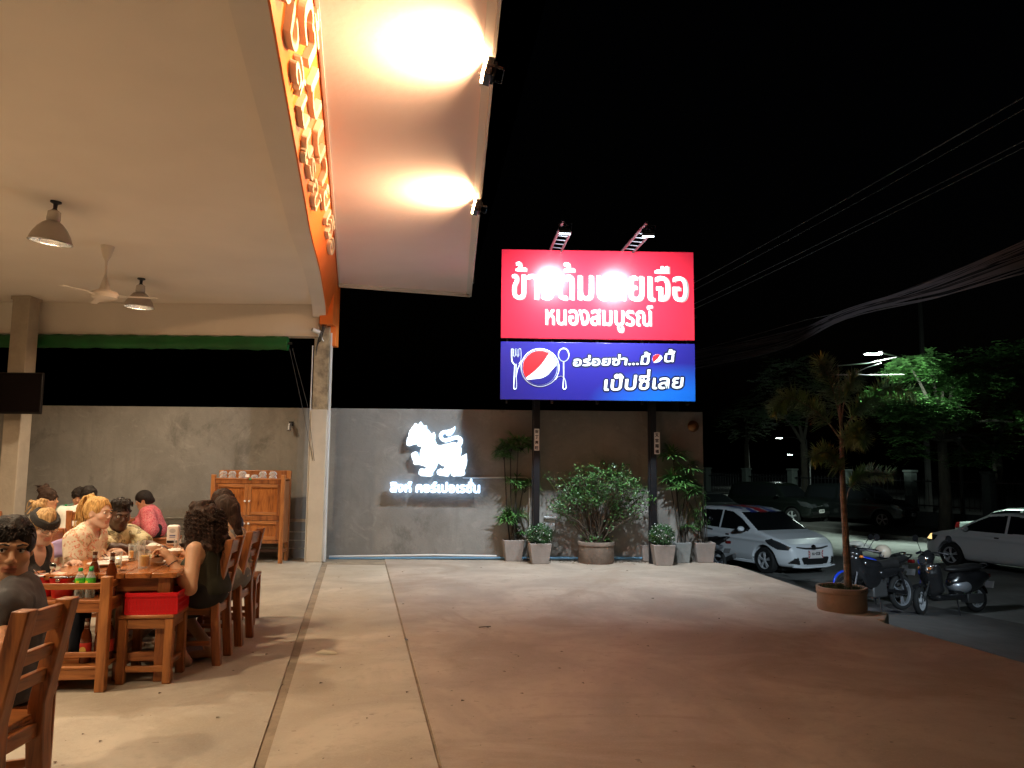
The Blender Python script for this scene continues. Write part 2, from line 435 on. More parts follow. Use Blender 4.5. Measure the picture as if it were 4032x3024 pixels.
# ================================================================== THE GROUND
def concrete_mat(name, base, stain, warm=0.0, rough=0.62, scale=1.0, speck=True, wall=False):
    m = bpy.data.materials.new(name); m.use_nodes = True
    nt = m.node_tree; b = nt.nodes['Principled BSDF']; N = nt.nodes; L = nt.links
    tc = N.new('ShaderNodeNewGeometry'); mp = N.new('ShaderNodeMapping'); L.new(tc.outputs['Position'], mp.inputs[0])
    mp.inputs['Scale'].default_value = (scale, scale, scale)
    def noise(s, d=4, ro=0.6, dist=0.0, st=None):
        n = N.new('ShaderNodeTexNoise'); n.inputs['Scale'].default_value = s; n.inputs['Detail'].default_value = d
        n.inputs['Roughness'].default_value = ro; n.inputs['Distortion'].default_value = dist
        if st:
            q = N.new('ShaderNodeMapping'); q.inputs['Scale'].default_value = st; L.new(mp.outputs[0], q.inputs[0]); L.new(q.outputs[0], n.inputs['Vector'])
        else: L.new(mp.outputs[0], n.inputs['Vector'])
        return n.outputs[0]
    def ramp(src, p0, c0, p1, c1):
        r = N.new('ShaderNodeValToRGB'); e = r.color_ramp.elements
        e[0].position = p0; e[0].color = (c0, c0, c0, 1); e[1].position = p1; e[1].color = (c1, c1, c1, 1); L.new(src, r.inputs[0]); return r.outputs[0]
    def mix(a, bc, fac, mode='MIX'):
        x = N.new('ShaderNodeMix'); x.data_type = 'RGBA'; x.blend_type = mode
        for s, i in ((a, 6), (bc, 7)):
            if isinstance(s, tuple): x.inputs[i].default_value = (*s, 1)
            else: L.new(s, x.inputs[i])
        if isinstance(fac, float): x.inputs[0].default_value = fac
        else: L.new(fac, x.inputs[0])
        return x.outputs[2]
    c = mix(tuple(x * 0.76 for x in base), tuple(min(1, x * 1.15) for x in base), ramp(noise(0.9, 5, 0.62, 0.8), 0.36, 0, 0.64, 1))
    c = mix(c, stain, ramp(noise(0.55, 6, 0.68, 1.5), 0.50, 0, 0.64, 0.85))
    c = mix(c, tuple(min(1, x * 1.22) for x in base), ramp(noise(2.3, 7, 0.7, 2.0, (1, 2.2, 1) if not wall else (1, 1, 1.6)), 0.60, 0, 0.74, 0.55))
    c = mix(c, tuple(x * 0.75 for x in base), ramp(noise(7, 6, 0.75), 0.52, 0, 0.70, 0.75))
    c = mix(c, tuple(x * 1.12 for x in base), ramp(noise(70, 2, 0.5), 0.5, 0, 0.9, 0.6))
    if speck:
        c = mix(c, tuple(x * 0.35 for x in stain), ramp(noise(13.0, 2, 0.5, 0.0, (1, 1.6, 1)), 0.715, 0, 0.74, 0.55))
        c = mix(c, tuple(x * 0.5 for x in stain), ramp(noise(2.1, 7, 0.8, 1.0, (1, 1.5, 1)), 0.60, 0, 0.74, 0.45))
    if wall:                                    # damp patches, trowel runs and drips in the render coat
        c = mix(c, tuple(x * 0.45 for x in stain), ramp(noise(0.8, 8, 0.75, 0.6, (1, 1, 0.8)), 0.56, 0, 0.66, 0.85))
        c = mix(c, tuple(x * 0.7 for x in base), ramp(noise(3.0, 5, 0.7, 0.2, (2.4, 1, 0.22)), 0.52, 0, 0.70, 0.7))
        c = mix(c, tuple(min(1, x * 1.4) for x in base), ramp(noise(1.6, 9, 0.72, 2.5, (1, 1, 1.4)), 0.56, 0, 0.66, 0.6))
        sp0 = N.new('ShaderNodeSeparateXYZ'); L.new(tc.outputs['Position'], sp0.inputs[0])     # lower lift of render, laid later and darker
        ad = N.new('ShaderNodeMath'); ad.operation = 'MULTIPLY_ADD'; ad.inputs[1].default_value = .16; L.new(noise(1.7, 6, .7), ad.inputs[0]); L.new(sp0.outputs[2], ad.inputs[2])
        c = mix(tuple(x * .70 for x in base), c, ramp(ad.outputs[0], 1.455, .30, 1.470, 1.0)) if False else mix(c, tuple(x * .62 for x in base), ramp(ad.outputs[0], 1.40, .5, 1.415, 0.0))
    L.new(c, b.inputs['Base Color'])
    rr = N.new('ShaderNodeMapRange'); rr.inputs[3].default_value = rough - 0.1; rr.inputs[4].default_value = rough + 0.12
    L.new(noise(3.1, 4), rr.inputs[0]); L.new(rr.outputs[0], b.inputs['Roughness'])
    bp = N.new('ShaderNodeBump'); bp.inputs['Strength'].default_value = 0.35 if wall else 0.22; bp.inputs['Distance'].default_value = 0.012
    L.new(noise(14 if wall else 22, 7, 0.7), bp.inputs['Height']); L.new(bp.outputs[0], b.inputs['Normal'])
    MATS[name] = m; return m
m_floor = concrete_mat('dining_concrete', (0.40, 0.35, 0.28), (0.33, 0.28, 0.21))
m_strip = concrete_mat('strip_concrete', (0.43, 0.37, 0.29), (0.37, 0.31, 0.23))
m_fore = concrete_mat('forecourt_concrete', (0.36, 0.29, 0.225), (0.255, 0.19, 0.135))
m_wall = concrete_mat('wall_render', (0.285, 0.268, 0.240), (0.165, 0.148, 0.128), rough=0.8, speck=False, wall=True)
m_joint = concrete_mat('joint_dirt', (0.27, 0.215, 0.15), (0.19, 0.145, 0.10), rough=0.9, scale=4)
m_asph = concrete_mat('asphalt', (0.075, 0.07, 0.065), (0.05, 0.047, 0.045), rough=0.85, scale=1.6)
m_road = concrete_mat('road_concrete', (0.16, 0.16, 0.15), (0.11, 0.11, 0.10), rough=0.8)

WALL_Y = 12.32
def along(p, q, t): return p + (q - p) * t
LI0, LI1 = G(1269, 2211), G(995, 3024)           # joint beside the column, inner edge
LO0, LO1 = G(1288, 2226), G(1042, 3024)
RI0, RI1 = G(1516, 2224), G(1727, 3024)          # joint at the forecourt
RO0, RO1 = G(1521, 2224), G(1744, 3024)
EDGE = [G(2800, 2212), G(2905, 2230), G(3130, 2305), G(3290, 2362), G(3480, 2452), G(4032, 2610)]
EDGE.append(along(EDGE[-2], EDGE[-1], 6.0))
def slab(name, poly, top, thick, mat):
    mb = MB(); mb.prism([(p.x, p.y) for p in poly], thick, None, (0, 0, top - thick))
    return tag(mb.build(name, mat), kind='structure')
def at_y(p0, p1, y):
    t = (y - p0.y) / (p1.y - p0.y); return p0 + (p1 - p0) * t
slab('dining_floor', [V((-16, WALL_Y, 0)), at_y(LI0, LI1, WALL_Y), at_y(LI0, LI1, -5), V((-16, -5, 0))], 0.0, 0.5, m_floor)
slab('concrete_strip', [at_y(LO0, LO1, 11.55), at_y(RI0, RI1, 11.55), at_y(RI0, RI1, -5), at_y(LO0, LO1, -5)], 0.0, 0.5, m_strip)
slab('forecourt', [at_y(RO0, RO1, 12.33)] + [V((EDGE[0].x - .05, 12.33, 0))] + EDGE + [at_y(RO0, RO1, EDGE[-1].y)], 0.0, 0.5, m_fore)
# dirt in the joints and along the foot of the wall
slab('joint_bed', [V((-3, 12.33, 0)), V((0.8, 12.33, 0)), V((1.9, -5, 0)), V((-6, -5, 0))], -0.009, 0.2, m_joint)
# the ground falls away to the road beyond the forecourt
UN = V((-0.4, 0.917, 0)); NN = V((0.917, 0.4, 0))
ROAD_Z = -1.03
def ground_z(s):
    if s < 5.0: return -0.25
    if s < 12.2: return -0.25 + (ROAD_Z + 0.25) * (s - 5.0) / 7.2
    return ROAD_Z
def at_sn(s, t, z=None):
    p = NN * s + UN * t; return V((p.x, p.y, ground_z(s) if z is None else z))
def sheet(name, ss, ts, mat, zf=ground_z):
    vs = []; fs = []
    for s in ss:
        for t in ts: p = at_sn(s, t, zf(s)); vs.append(p)
    n = len(ts)
    for i in range(len(ss) - 1):
        for j in range(n - 1): fs.append((i * n + j, (i + 1) * n + j, (i + 1) * n + j + 1, i * n + j + 1))
    mb = MB(); mb.add(vs, fs); return tag(mb.build(name, mat, smooth=True), kind='structure')
sheet('ground', [-400, 2, 4.9], [-200, -10, 0, 10, 40, 90, 400], m_asph, lambda s: -0.55)
sheet('road_verge', [4.9, 5.0, 6.5, 8, 9.5, 11, 12.2, 12.9], [-60, -20, -8, -4, 0, 4, 8, 12, 16, 20, 24, 30, 40, 90, 200], m_asph)
sheet('road', [12.9, 18, 23.6], [-60, -20, 0, 10, 20, 30, 40, 60, 90, 200], m_road)
sheet('far_pavement', [23.6, 23.62, 26, 30, 300], [-60, -20, 0, 10, 20, 30, 40, 60, 90, 300], m_asph, lambda s: ROAD_Z if s < 23.61 else ROAD_Z + 0.14)

# grit, crumbs and bits of leaf blown over the paving
mb = MB(); rng = random.Random(77)
for k in range(320):
    d_ = rng.uniform(2.6, 12.0); x_ = rng.uniform(-.62 * d_, .3 * d_ + .8) ; a = rng.uniform(0, 6.28); l = rng.choice((.003, .004, .005, .007, .010, .016)); c_ = V((x_, d_, .003)); dx = V((math.cos(a), math.sin(a), 0)) * l; dy = V((-dx.y, dx.x, 0)) * rng.uniform(.3, .9)
    mb.add([c_ - dx, c_ - dy + V((0, 0, l * .3)), c_ + dx, c_ + dy + V((0, 0, l * .2))], [(0, 1, 2, 3)])
tag(mb.build('floor_grit', M('grit', (.09, .065, .04), .9, var=.5, scale=3, world_co=True)), 'fine dark grit and crumbs scattered over the concrete paving', 'grit', None, 'stuff')
# step under the big pot at the kerb
pot_c = G(3358, 2418)
mb = MB(); q = Matrix.Rotation(R(-30), 3, 'Z')
mb.box((pot_c.x + 0.16, pot_c.y + 0.02, -0.09), (0.36, 0.44, 0.175), q)
tag(mb.build('kerb_step', m_fore, bevel=0.012), kind='structure')

# ================================================================== BACK WALL
wall_r = W(2771, 1900, WALL_Y).x
zt = W(1900, 1613, WALL_Y).z
mb = MB(); mb.box(((-16 + wall_r) / 2, WALL_Y + 0.09, (zt - 1.4) / 2), (wall_r + 16, 0.18, zt + 1.4))
tag(mb.build('boundary_wall', m_wall, bevel=0.008), 'long grey cement rendered wall, stained and unpainted, behind the forecourt and tables', 'wall')
m_steel = M('steel', (0.55, 0.54, 0.52), 0.3, 1.0)
m_dsteel = M('dark_steel', (0.05, 0.05, 0.055), 0.4, 0.9)
# rail fixed to the wall behind the tables
rt = thing('wall_railing', 'thin metal handrail with three wires along the grey wall by the cabinet', 'railing', (0, WALL_Y - 0.12, 0))
xa, xb = -9.5, W(1222, 2049, WALL_Y - .12).x
zz = [W(1180, y, WALL_Y - .12).z for y in (2049, 2094, 2127, 2159)]
mb = MB(); mb.box(((xa + xb) / 2, 0, zz[0]), (xb - xa, 0.03, 0.045)); mb.build('handrail', m_steel, rt, bevel=0.004)
for z in zz[1:]:
    mb = MB(); mb.tube([(xa, 0, z), (xb, 0, z)], 0.007, 6); mb.build('wire', m_steel, rt)
mb = MB()
for k in range(7):
    mb.box((xa + 0.3 + k * .95, 0.045, zz[0] / 2), (0.03, 0.03, zz[0]))
mb.build('post', m_steel, rt)
# small bracket light on the wall above the cabinet
sp = W(1143, 1680, WALL_Y - .06)
t = thing('wall_spotlight', 'small grey spotlight fixed high on the wall between cabinet and column', 'spotlight', sp)
mb = MB(); mb.tube([(0, .05, .05), (0, -.03, .03), (0, -.06, -.06)], [.012, .03, .034], 10); mb.build('housing', M('grey_metal', (.35, .35, .36), .4, .6), t, smooth=True)
mb = MB(); mb.box((0, .05, .05), (.07, .012, .07)); mb.build('bracket', m_dsteel, t)
# bronze bulkhead on the right end
bp_ = W(2728, 1679, WALL_Y - .02)
t = thing('wall_light', 'round bronze bulkhead fitting near the top right end of the wall', 'lamp', bp_)
qr = Euler((R(90), 0, 0)).to_matrix()
mb = MB(); mb.lathe([(.085, 0), (.09, .02), (.075, .04), (.06, .045)], (0, 0, 0), 24, qr); mb.build('rim', M('bronze', (.25, .12, .05), .3, .9), t, smooth=True)
mb = MB(); mb.sphere((0, -.03, 0), (.062, .03, .062), 20, 10); mb.build('lens', M('amber_glass', (.35, .16, .06), .12, .4), t, smooth=True)
# pipes along the wall
m_pipeb = M('blue_pvc', (.10, .22, .33), .4); m_pipew = M('white_pvc', (.6, .58, .55), .4)
mb = MB(); mb.tube([W(1296, 2192, 12.28), W(1500, 2189, 12.28), W(1700, 2186, 12.28), W(1955, 2190, 12.28)], .018, 8)
tag(mb.build('white_pipe', m_pipew, smooth=True), 'white plastic pipe lying along the foot of the wall, above the blue one', 'pipe')
mb = MB(); mb.tube([W(1296, 2200, 12.27), W(1700, 2198, 12.27), W(2000, 2198, 12.27), W(2400, 2198, 12.27), W(2600, 2199, 12.27)], .022, 8)
tag(mb.build('blue_pipe', m_pipeb, smooth=True), 'blue water pipe running along the foot of the wall', 'pipe')
mb = MB(); mb.tube([W(1822, 1881, 12.30), W(2068, 1880, 12.30), W(2078, 1884, 12.30), W(2084, 1896, 12.30), W(2085, 2090, 12.30), W(2076, 2190, 12.30)], .012, 8)
tag(mb.build('conduit', m_pipew, smooth=True), 'thin white electrical conduit running right from the lit lion then down the wall', 'conduit')
# socket box behind the small round bush
bx = W(2166, 2062, 12.26)
mb = MB(); mb.box((0, 0, 0), (.16, .09, .18)); mb.box((0, -.02, .1), (.19, .13, .03))
o = mb.build('meter_box', M('grey_plastic', (.45, .46, .46), .5), bevel=.006); o.location = bx
tag(o, 'grey covered switch box on the wall just behind the white flowered round bush', 'box')

# ================================================================== THE BUILDING
CEIL_Z = W(600, 1196, 11.8).z
m_ceil = M('ceiling_paint', (.86, .79, .72), .75, var=.05, scale=.5, bump=.05, bscale=30)
m_beam = M('beam_paint', (.80, .74, .68), .7, var=.05, scale=.8, bump=.08, bscale=40)
m_soff = M('soffit_paint', (.88, .75, .76), .7, var=.04, scale=.6, bump=.06, bscale=18)
m_orange = M('orange_paint', (.80, .20, .035), .5, var=.06, scale=1.2)
m_cream = M('letter_cream', (.78, .70, .55), .55)
ZB = CEIL_Z - 0.10
C0 = W(1284, 1262, 11.8)
B1 = G(1055, 0, ZB); B2 = G(1221, 920, ZB)
B0 = along(B2, B1, 3.6)
ZS = W(1330, 1118, 11.85).z
SI_f = G(1333, 1118, ZS); SI_n = along(SI_f, G(1237, 0, ZS), 3.0)
SO_f = G(1851, 1157, ZS); SO_n = along(SO_f, G(1957, 0, ZS), 3.0)
bt = thing('restaurant_roof', 'open front restaurant roof with beige ceiling, orange fascia and pale overhanging soffit', 'building', (0, 0, 0))
# ceiling
mb = MB()
poly = [V((-16, 12.3, 0)), V((C0.x + .02, 12.3, 0)), V((B2.x, B2.y, 0)), V((B0.x, B0.y, 0)), V((-16, B0.y, 0))]
mb.prism([(p.x - .08 if i in (1, 2, 3) else p.x, p.y) for i, p in enumerate(poly)], .12, None, (0, 0, CEIL_Z))
mb.build('ceiling', m_ceil, bt)
# edge beam, straight then swept down to the column top
bw = V((math.cos(PHI), math.sin(PHI), 0)) * -0.2
prof = [B0, B1, B2]
for px, py in ((1258, 1058), (1272, 1140), (1282, 1205), (1284, 1250)):
    k = {1058: 9.5, 1140: 10.6, 1205: 11.35, 1250: 11.7}[py]
    prof.append(W(px, py, k))
mb = MB(); n = len(prof)
vs = []
for p in prof:
    vs += [p, p + bw, V((p.x + bw.x, p.y + bw.y, CEIL_Z + .1)), V((p.x, p.y, CEIL_Z + .1))]
fs = []
for i in range(n - 1):
    for j in range(4): fs.append((i * 4 + j, (i + 1) * 4 + j, (i + 1) * 4 + (j + 1) % 4, i * 4 + (j + 1) % 4))
fs += [(3, 2, 1, 0), tuple((n - 1) * 4 + j for j in range(4))]
mb.add(vs, fs); mb.build('edge_beam', m_beam, bt)
# beam along the back of the dining room
zbb = W(600, 1319, 11.75).z
mb = MB(); mb.box(((-16 + C0.x - .1) / 2, 11.85, (zbb + CEIL_Z) / 2), (16 + C0.x - .1, .2, CEIL_Z - zbb - .004)); mb.build('back_beam', m_beam, bt)
# fascia board: from the beam foot up to the soffit
def fas(t, h):            # t along (0 near .. 1 far), h 0 bottom 1 top
    if t <= 0.86: lo = along(B0, B2, t / 0.86)
    else:
        u = (t - .86) / .14 * (n - 3); i = min(int(u), n - 4); lo = along(prof[2 + i], prof[3 + i], u - i)
    yb = lo.y; hi = SI_f + (SI_n - SI_f) * ((SI_f.y - yb) / (SI_f.y - SI_n.y))
    hi = V((hi.x, yb, ZS + .02)); lo = lo + V((.012, .003, -.008))
    return along(lo, hi, h)
mb = MB(); vs = []; fs = []; K = 60
for i in range(K + 1):
    t = i / K; a = fas(t, 0); b = fas(t, 1); vs += [a, b, b + V((-.014, 0, 0)), a + V((-.014, 0, .0))]
for i in range(K):
    for j in range(4): fs.append((i * 4 + j, i * 4 + (j + 1) % 4, (i + 1) * 4 + (j + 1) % 4, (i + 1) * 4 + j))
mb.add(vs, fs); mb.build('fascia', m_orange, bt)
# raised letters on the fascia, two rows
def fascia_text(s, y0, y1, h0, h1, name):
    v, f = text_flat(s); X0 = min(p[0] for p in v); X1 = max(p[0] for p in v); Y0 = min(p[1] for p in v); Y1 = max(p[1] for p in v)
    def tpar(y):          # invert fas() in y
        a, b = 0.0, 1.0
        for _ in range(30):
            m_ = (a + b) / 2
            if fas(m_, 0).y < y: a = m_
            else: b = m_
        return a
    e = {}
    for t in f:
        for i in range(len(t)): e[(t[i], t[(i + 1) % len(t)])] = 1
    edges = [(a, b) for (a, b) in e if (b, a) not in e]
    mb = MB(); F = []; Bk = []
    cache = {}
    for p in v:
        y = y0 + (y1 - y0) * (p[0] - X0) / (X1 - X0); h = h0 + (h1 - h0) * (p[1] - Y0) / (Y1 - Y0)
        k = round(y, 3)
        if k not in cache: cache[k] = tpar(y)
        q = fas(cache[k], h); nrm = V((.93, .18, -.32)).normalized()
        F.append(q + nrm * .045); Bk.append(q + nrm * .001)
    m_ = len(F)
    mb.add(F + Bk, [tuple(t) for t in f] + [(b, a, a + m_, b + m_) for a, b in edges])
    return mb.build(name, m_cream, bt)
fascia_text('ข้าวต้มนายเจือ', 2.2, 9.6, .50, .90, 'raised_lettering')
fascia_text('หนองสมบูรณ์', 2.4, 7.2, .06, .42, 'raised_lettering')
# soffit
mb = MB(); mb.prism([(p.x, p.y) for p in (SI_f, SO_f, SO_n, SI_n)], .16, None, (0, 0, ZS)); mb.build('soffit', m_soff, bt)
mb = MB()
for a, b in ((SO_f, SO_n), (SI_f, SO_f)):
    d = (b - a).normalized(); o = d.cross(V((0, 0, 1))) * (-1 if a is SO_f else 1)
    side = V((1, 0, 0)) if a is SO_f else V((0, 1, 0))
    mb.beam(a - side * .03 + V((0, 0, -.012)), b - side * .03 + V((0, 0, -.012)), .06, .024)
    mb.beam(a + side * .012 + V((0, 0, .07)), b + side * .012 + V((0, 0, .07)), .022, .24)
d_ = along(SI_f, SI_n, .0); mb.beam(SI_f + V((.02, 0, -.008)), SI_n + V((.02, 0, -.008)), .02, .016)
mb.build('eave_trim', M('trim_white', (.72, .70, .68), .5), bt)
mb = MB()
mb.prism([(SI_f.x - 2, SI_f.y + .4), (SO_f.x + .05, SO_f.y + .3), (SO_n.x + .05, SO_n.y), (SI_n.x - 3, SI_n.y)], .05, None, (0, 0, ZS + .24))
mb.build('roof_sheet', M('roof_sheet', (.25, .25, .26), .5, .4), bt)
# orange boxed end of the fascia
mb = MB()
e0 = W(1256, 1275, 11.62); e1 = W(1318, 1017, 11.62)
mb.box(((e0.x + e1.x) / 2, 11.74, (e0.z + e1.z) / 2), (e1.x - e0.x, .22, e1.z - e0.z))
e2 = W(1327, 1340, 11.95)
mb.box(((e0.x + e2.x) / 2 + .02, 11.96, (e2.z + ZS) / 2), (e2.x - e0.x - .04, .2, ZS - e2.z + .2))
mb.build('fascia_end', m_orange, bt, bevel=.006)

# columns
m_colp = M('column_paint', (.52, .45, .36), .7, var=.10, scale=2.2, bump=.08, bscale=30)
m_colr = M('column_raw', (.40, .31, .20), .85, var=.5, scale=5, col2=(.36, .28, .17), bump=.5, bscale=24)
ca, cb = W(1226, 1700, 11.8), W(1291, 1700, 11.8); cxm = (ca.x + cb.x) / 2 - .02; cw = cb.x - ca.x
t = thing('concrete_column', 'beige concrete column with a raw unpainted top at the edge of the dining floor', 'column', (cxm, 11.8, 0))
zs_ = W(1250, 1612, 11.8).z
mb = MB(); mb.box((0, .13, zs_ / 2), (cw, .26, zs_)); mb.build('painted_shaft', m_colp, t, bevel=.012)
mb = MB(); mb.box((.004, .135, (zs_ + C0.z) / 2 + .02), (cw - .02, .25, C0.z - zs_ + .1)); mb.build('raw_shaft', m_colr, t, bevel=.008)
mb = MB(); mb.box((cw / 2 + .014, .07, zs_ / 2 + .6), (.024, .05, zs_ + 1.2)); mb.build('trim_strip', M('trim_white', (.72, .70, .68), .5), t)
mb = MB(); mb.tube([(-cw / 2 - .012, .02, 0.0), (-cw / 2 - .012, .02, 3.3)], .010, 8); mb.build('conduit', m_pipew, t)
# CCTV camera and cables
cc = W(1250, 1309, 11.72)
t = thing('security_camera', 'white bullet security camera clamped to the top of the right column', 'camera', cc)
mw = M('white_plastic', (.75, .75, .72), .4)
mb = MB(); mb.tube([(-.06, -.08, .03), (.06, .0, -.012)], .032, 14); mb.build('body', mw, t, smooth=True)
mb = MB(); mb.tube([(.05, 0, -.02), (.07, .03, -.10), (.08, .07, -.12)], .010, 8); mb.build('arm', mw, t, smooth=True)
mb = MB(); mb.lathe([(.026, 0), (.024, .004)], (-.062, -.082, .0305), 14, V((-.12, -.08, .042)).to_track_quat('Z', 'Y').to_matrix()); mb.build('lens', M('black_glass', (.01, .01, .012), .08), t)
mb = MB()
for k in range(4):
    r_ = random.random
    p = [W(1262 + 10 * k, 1262, 11.7), W(1290 - 8 * k, 1282 + 10 * k, 11.62), W(1246 + 6 * k, 1310 + 18 * k, 11.7), W(1244 + 3 * k, 1400 - 20 * k, 11.76)]
    pts = [];
    for i in range(13):
        u = i / 12; a = along(p[0], p[1], u); b = along(p[1], p[2], u); c = along(p[2], p[3], u); pts.append(along(along(a, b, u), along(b, c, u), u))
    mb.tube(pts, .006, 6)
tag(mb.build('loose_cable', M('cable_black', (.03, .03, .03), .6), smooth=True), 'tangle of loose cables hanging at the top of the right column', 'cable')
# left column with a television
la, lb = W(22, 1300, 11.2), W(80, 1300, 11.2)
zc2 = CEIL_Z
t = thing('concrete_column', 'plain concrete column at the left, carrying the television', 'column', ((la.x + lb.x) / 2 + .03, 11.3, 0))
mb = MB(); mb.box((0, .12, zc2 / 2), (.26, .26, zc2 - .004)); mb.build('shaft', M('column_left', (.42, .36, .29), .8, var=.12, scale=3, bump=.15, bscale=25), t, bevel=.012)
mb = MB(); mb.box((0, .12, zc2 - .03), (.29, .29, .05)); mb.build('cap', M('column_left'   , (.42, .36, .29)), t)
tv0 = W(-60, 1628, 11.0); tv1 = W(167, 1467, 11.0)
t = thing('television', 'black flat television hung on the left column, switched off', 'television', ((tv0.x + tv1.x) / 2, 11.02, (tv0.z + tv1.z) / 2))
w_, h_ = tv1.x - tv0.x, tv1.z - tv0.z
mb = MB(); mb.box((0, .02, 0), (w_, .05, h_)); mb.build('casing', M('tv_black', (.008, .006, .006), .45, spec=.3), t, bevel=.006)
mb = MB(); mb.box((0, -.008, .008), (w_ - .03, .004, h_ - .05)); mb.build('screen', M('tv_screen', (.006, .004, .004), .25, spec=.25), t)
mb = MB(); mb.box((0, .10, 0), (.2, .12, .12)); mb.build('wall_mount', m_dsteel, t)
# rolled green tarpaulin under the back beam
ga, gb = -10.5, W(1133, 1345, 11.7).x; gz = W(600, 1346, 11.7).z
mb = MB(); vs = []; fs = []; K = 90; Q = 14
for i in range(K + 1):
    x = ga + (gb - ga) * i / K
    for j in range(Q):
        a = 2 * math.pi * j / Q; rr = .105 * (1 + .06 * math.sin(i * .9 + j * 1.3) + .05 * math.sin(i * 2.1 - j))
        vs.append((x, 11.72 + rr * .7 * math.cos(a), gz + rr * math.sin(a)))
for i in range(K):
    for j in range(Q): fs.append((i * Q + j, (i + 1) * Q + j, (i + 1) * Q + (j + 1) % Q, i * Q + (j + 1) % Q))
fs += [tuple(range(Q)), tuple(K * Q + j for j in reversed(range(Q)))]
mb.add(vs, fs)
t = thing('rolled_tarpaulin', 'green tarpaulin blind rolled up under the beam behind the tables', 'blind', (0, 0, 0))
mb.build('green_sheet', M('green_tarp', (.010, .11, .026), .45, var=.2, scale=3), t, smooth=True)
mb = MB(); mb.tube([(ga, 11.72, gz - .0), (gb + .06, 11.72, gz)], .02, 8); mb.build('roller_tube', m_dsteel, t)
mb = MB()
for dx in (0, 22): mb.tube([W(1140 + dx * .5, 1372, 11.7), W(1190 + dx, 1600, 11.75), W(1232 + dx * .25, 1815, 11.8)], .0035, 5)
mb.build('pull_cord', M('cord_dark', (.06, .055, .05), .8), t)
# ---------------------------------------------------------------- ceiling lamps and fan
m_shade = M('lamp_shade_metal', (.45, .40, .36), .4, .4); m_refl = M('lamp_reflector', (.8, .78, .75), .22, .9)
m_bulb = M('bulb_glow', (1, .9, .75), .4, emit=(1, .80, .55), estr=60.0)
LAMP_W = 285.0
LAMP_COL = (1.0, .78, .52)
def pendant(loc, label, tilt=(0, 0), power=LAMP_W):
    t = thing('ceiling_lamp', label, 'lamp', loc, 0, 'metal reflector lamps under the restaurant ceiling')
    t.rotation_euler = (tilt[0], tilt[1], 0)
    mb = MB(); mb.lathe([(.05, 0), (.05, -.015), (.02, -.03), (.018, -.07), (.03, -.09)], (0, 0, 0), 16); mb.build('ceiling_rose', m_dsteel, t, smooth=True)
    mb = MB(); mb.lathe([(.03, -.085), (.055, -.10), (.06, -.17), (.055, -.20)], (0, 0, 0), 20); mb.build('lamp_holder', M('holder_clear', (.6, .55, .5), .25, .3), t, smooth=True)
    prof = [(.055, -.195), (.085, -.215), (.125, -.26), (.16, -.32), (.185, -.385), (.188, -.39)]
    mb = MB(); mb.lathe(prof, (0, 0, 0), 40); s = mb.build('shade', m_shade, t, smooth=True); s.modifiers.new('s', 'SOLIDIFY').thickness = .003
    # fluted inner reflector
    mb = MB(); vs = []; fs = []; n = 64
    ip = [(.045, -.205), (.078, -.222), (.118, -.266), (.152, -.325), (.178, -.385)]
    for r_, z in ip:
        for j in range(n): rr = r_ * (1 - .03 * (j % 4 == 0)); vs.append((rr * math.cos(2 * math.pi * j / n), rr * math.sin(2 * math.pi * j / n), z))
    for i in range(len(ip) - 1):
        for j in range(n): fs.append((i * n + j, (i + 1) * n + j, (i + 1) * n + (j + 1) % n, i * n + (j + 1) % n))
    mb.add(vs, fs); mb.build('reflector', m_refl, t)
    mb = MB(); mb.lathe([(.178, -.387), (.192, -.389), (.192, -.395), (.178, -.394), (.178, -.387)], (0, 0, 0), 40); mb.build('rim', m_refl, t, smooth=True)
    mb = MB(); mb.lathe([(.0, -.345), (.03, -.335), (.042, -.30), (.03, -.255), (.018, -.22)], (0, 0, 0), 18); mb.build('bulb', m_bulb, t, smooth=True)
    ld = bpy.data.lights.new('lamp_light', 'SPOT'); ld.energy = power; ld.color = LAMP_COL; ld.spot_size = R(155); ld.spot_blend = .6; ld.shadow_soft_size = .06
    lo = bpy.data.objects.new('lamp_light', ld); COL.objects.link(lo); lo.parent = t; lo.location = (0, 0, -.36)
    return t
lp1 = G(221, 793, CEIL_Z); lp2 = G(557, 1096, CEIL_Z)
pendant(lp1, 'larger metal reflector lamp under the ceiling, upper left of the fan', (R(3), R(6)))
pendant(lp2, 'metal reflector lamp under the ceiling, to the right of the fan', (R(1), R(2)))
step = (lp2 - lp1)
# the same lamps carry on over the tables out of the picture
dl = AX * 2.35
for k, (base, lab) in enumerate(((lp1 - AX * 2.6, 'reflector lamp over the nearest tables, first behind the larger lamp'), (lp1 - AX * 5.2, 'reflector lamp over the entrance, furthest out towards the street side of the room'),
                                  (lp1 - RX * 2.6, 'reflector lamp over the inner row of tables'), (lp1 - RX * 2.6 - AX * 3.0, 'reflector lamp over the inner row, nearest the front'))):
    pendant(V((base.x, base.y, CEIL_Z)), lab, (0, 0))
fp = G(424, 970, CEIL_Z)
t = thing('ceiling_fan', 'white ceiling fan motor on its rod between the two lamps', 'fan', fp)
mf = M('fan_white', (.80, .73, .66), .6)
mb = MB(); mb.lathe([(.075, 0), (.07, -.03), (.045, -.12), (.018, -.17)], n=20); mb.build('ceiling_cone', mf, t, smooth=True)
mb = MB(); mb.tube([(0, 0, -.15), (0, 0, -.42)], .012, 8); mb.build('rod', mf, t)
mb = MB(); mb.lathe([(.015, -.34), (.03, -.40), (.06, -.50), (.065, -.52)], n=20); mb.build('lower_cone', mf, t, smooth=True)
mb = MB(); mb.lathe([(.06, -.515), (.13, -.53), (.15, -.56), (.13, -.60), (.06, -.615), (0, -.618)], n=28); mb.build('motor', mf, t, smooth=True)
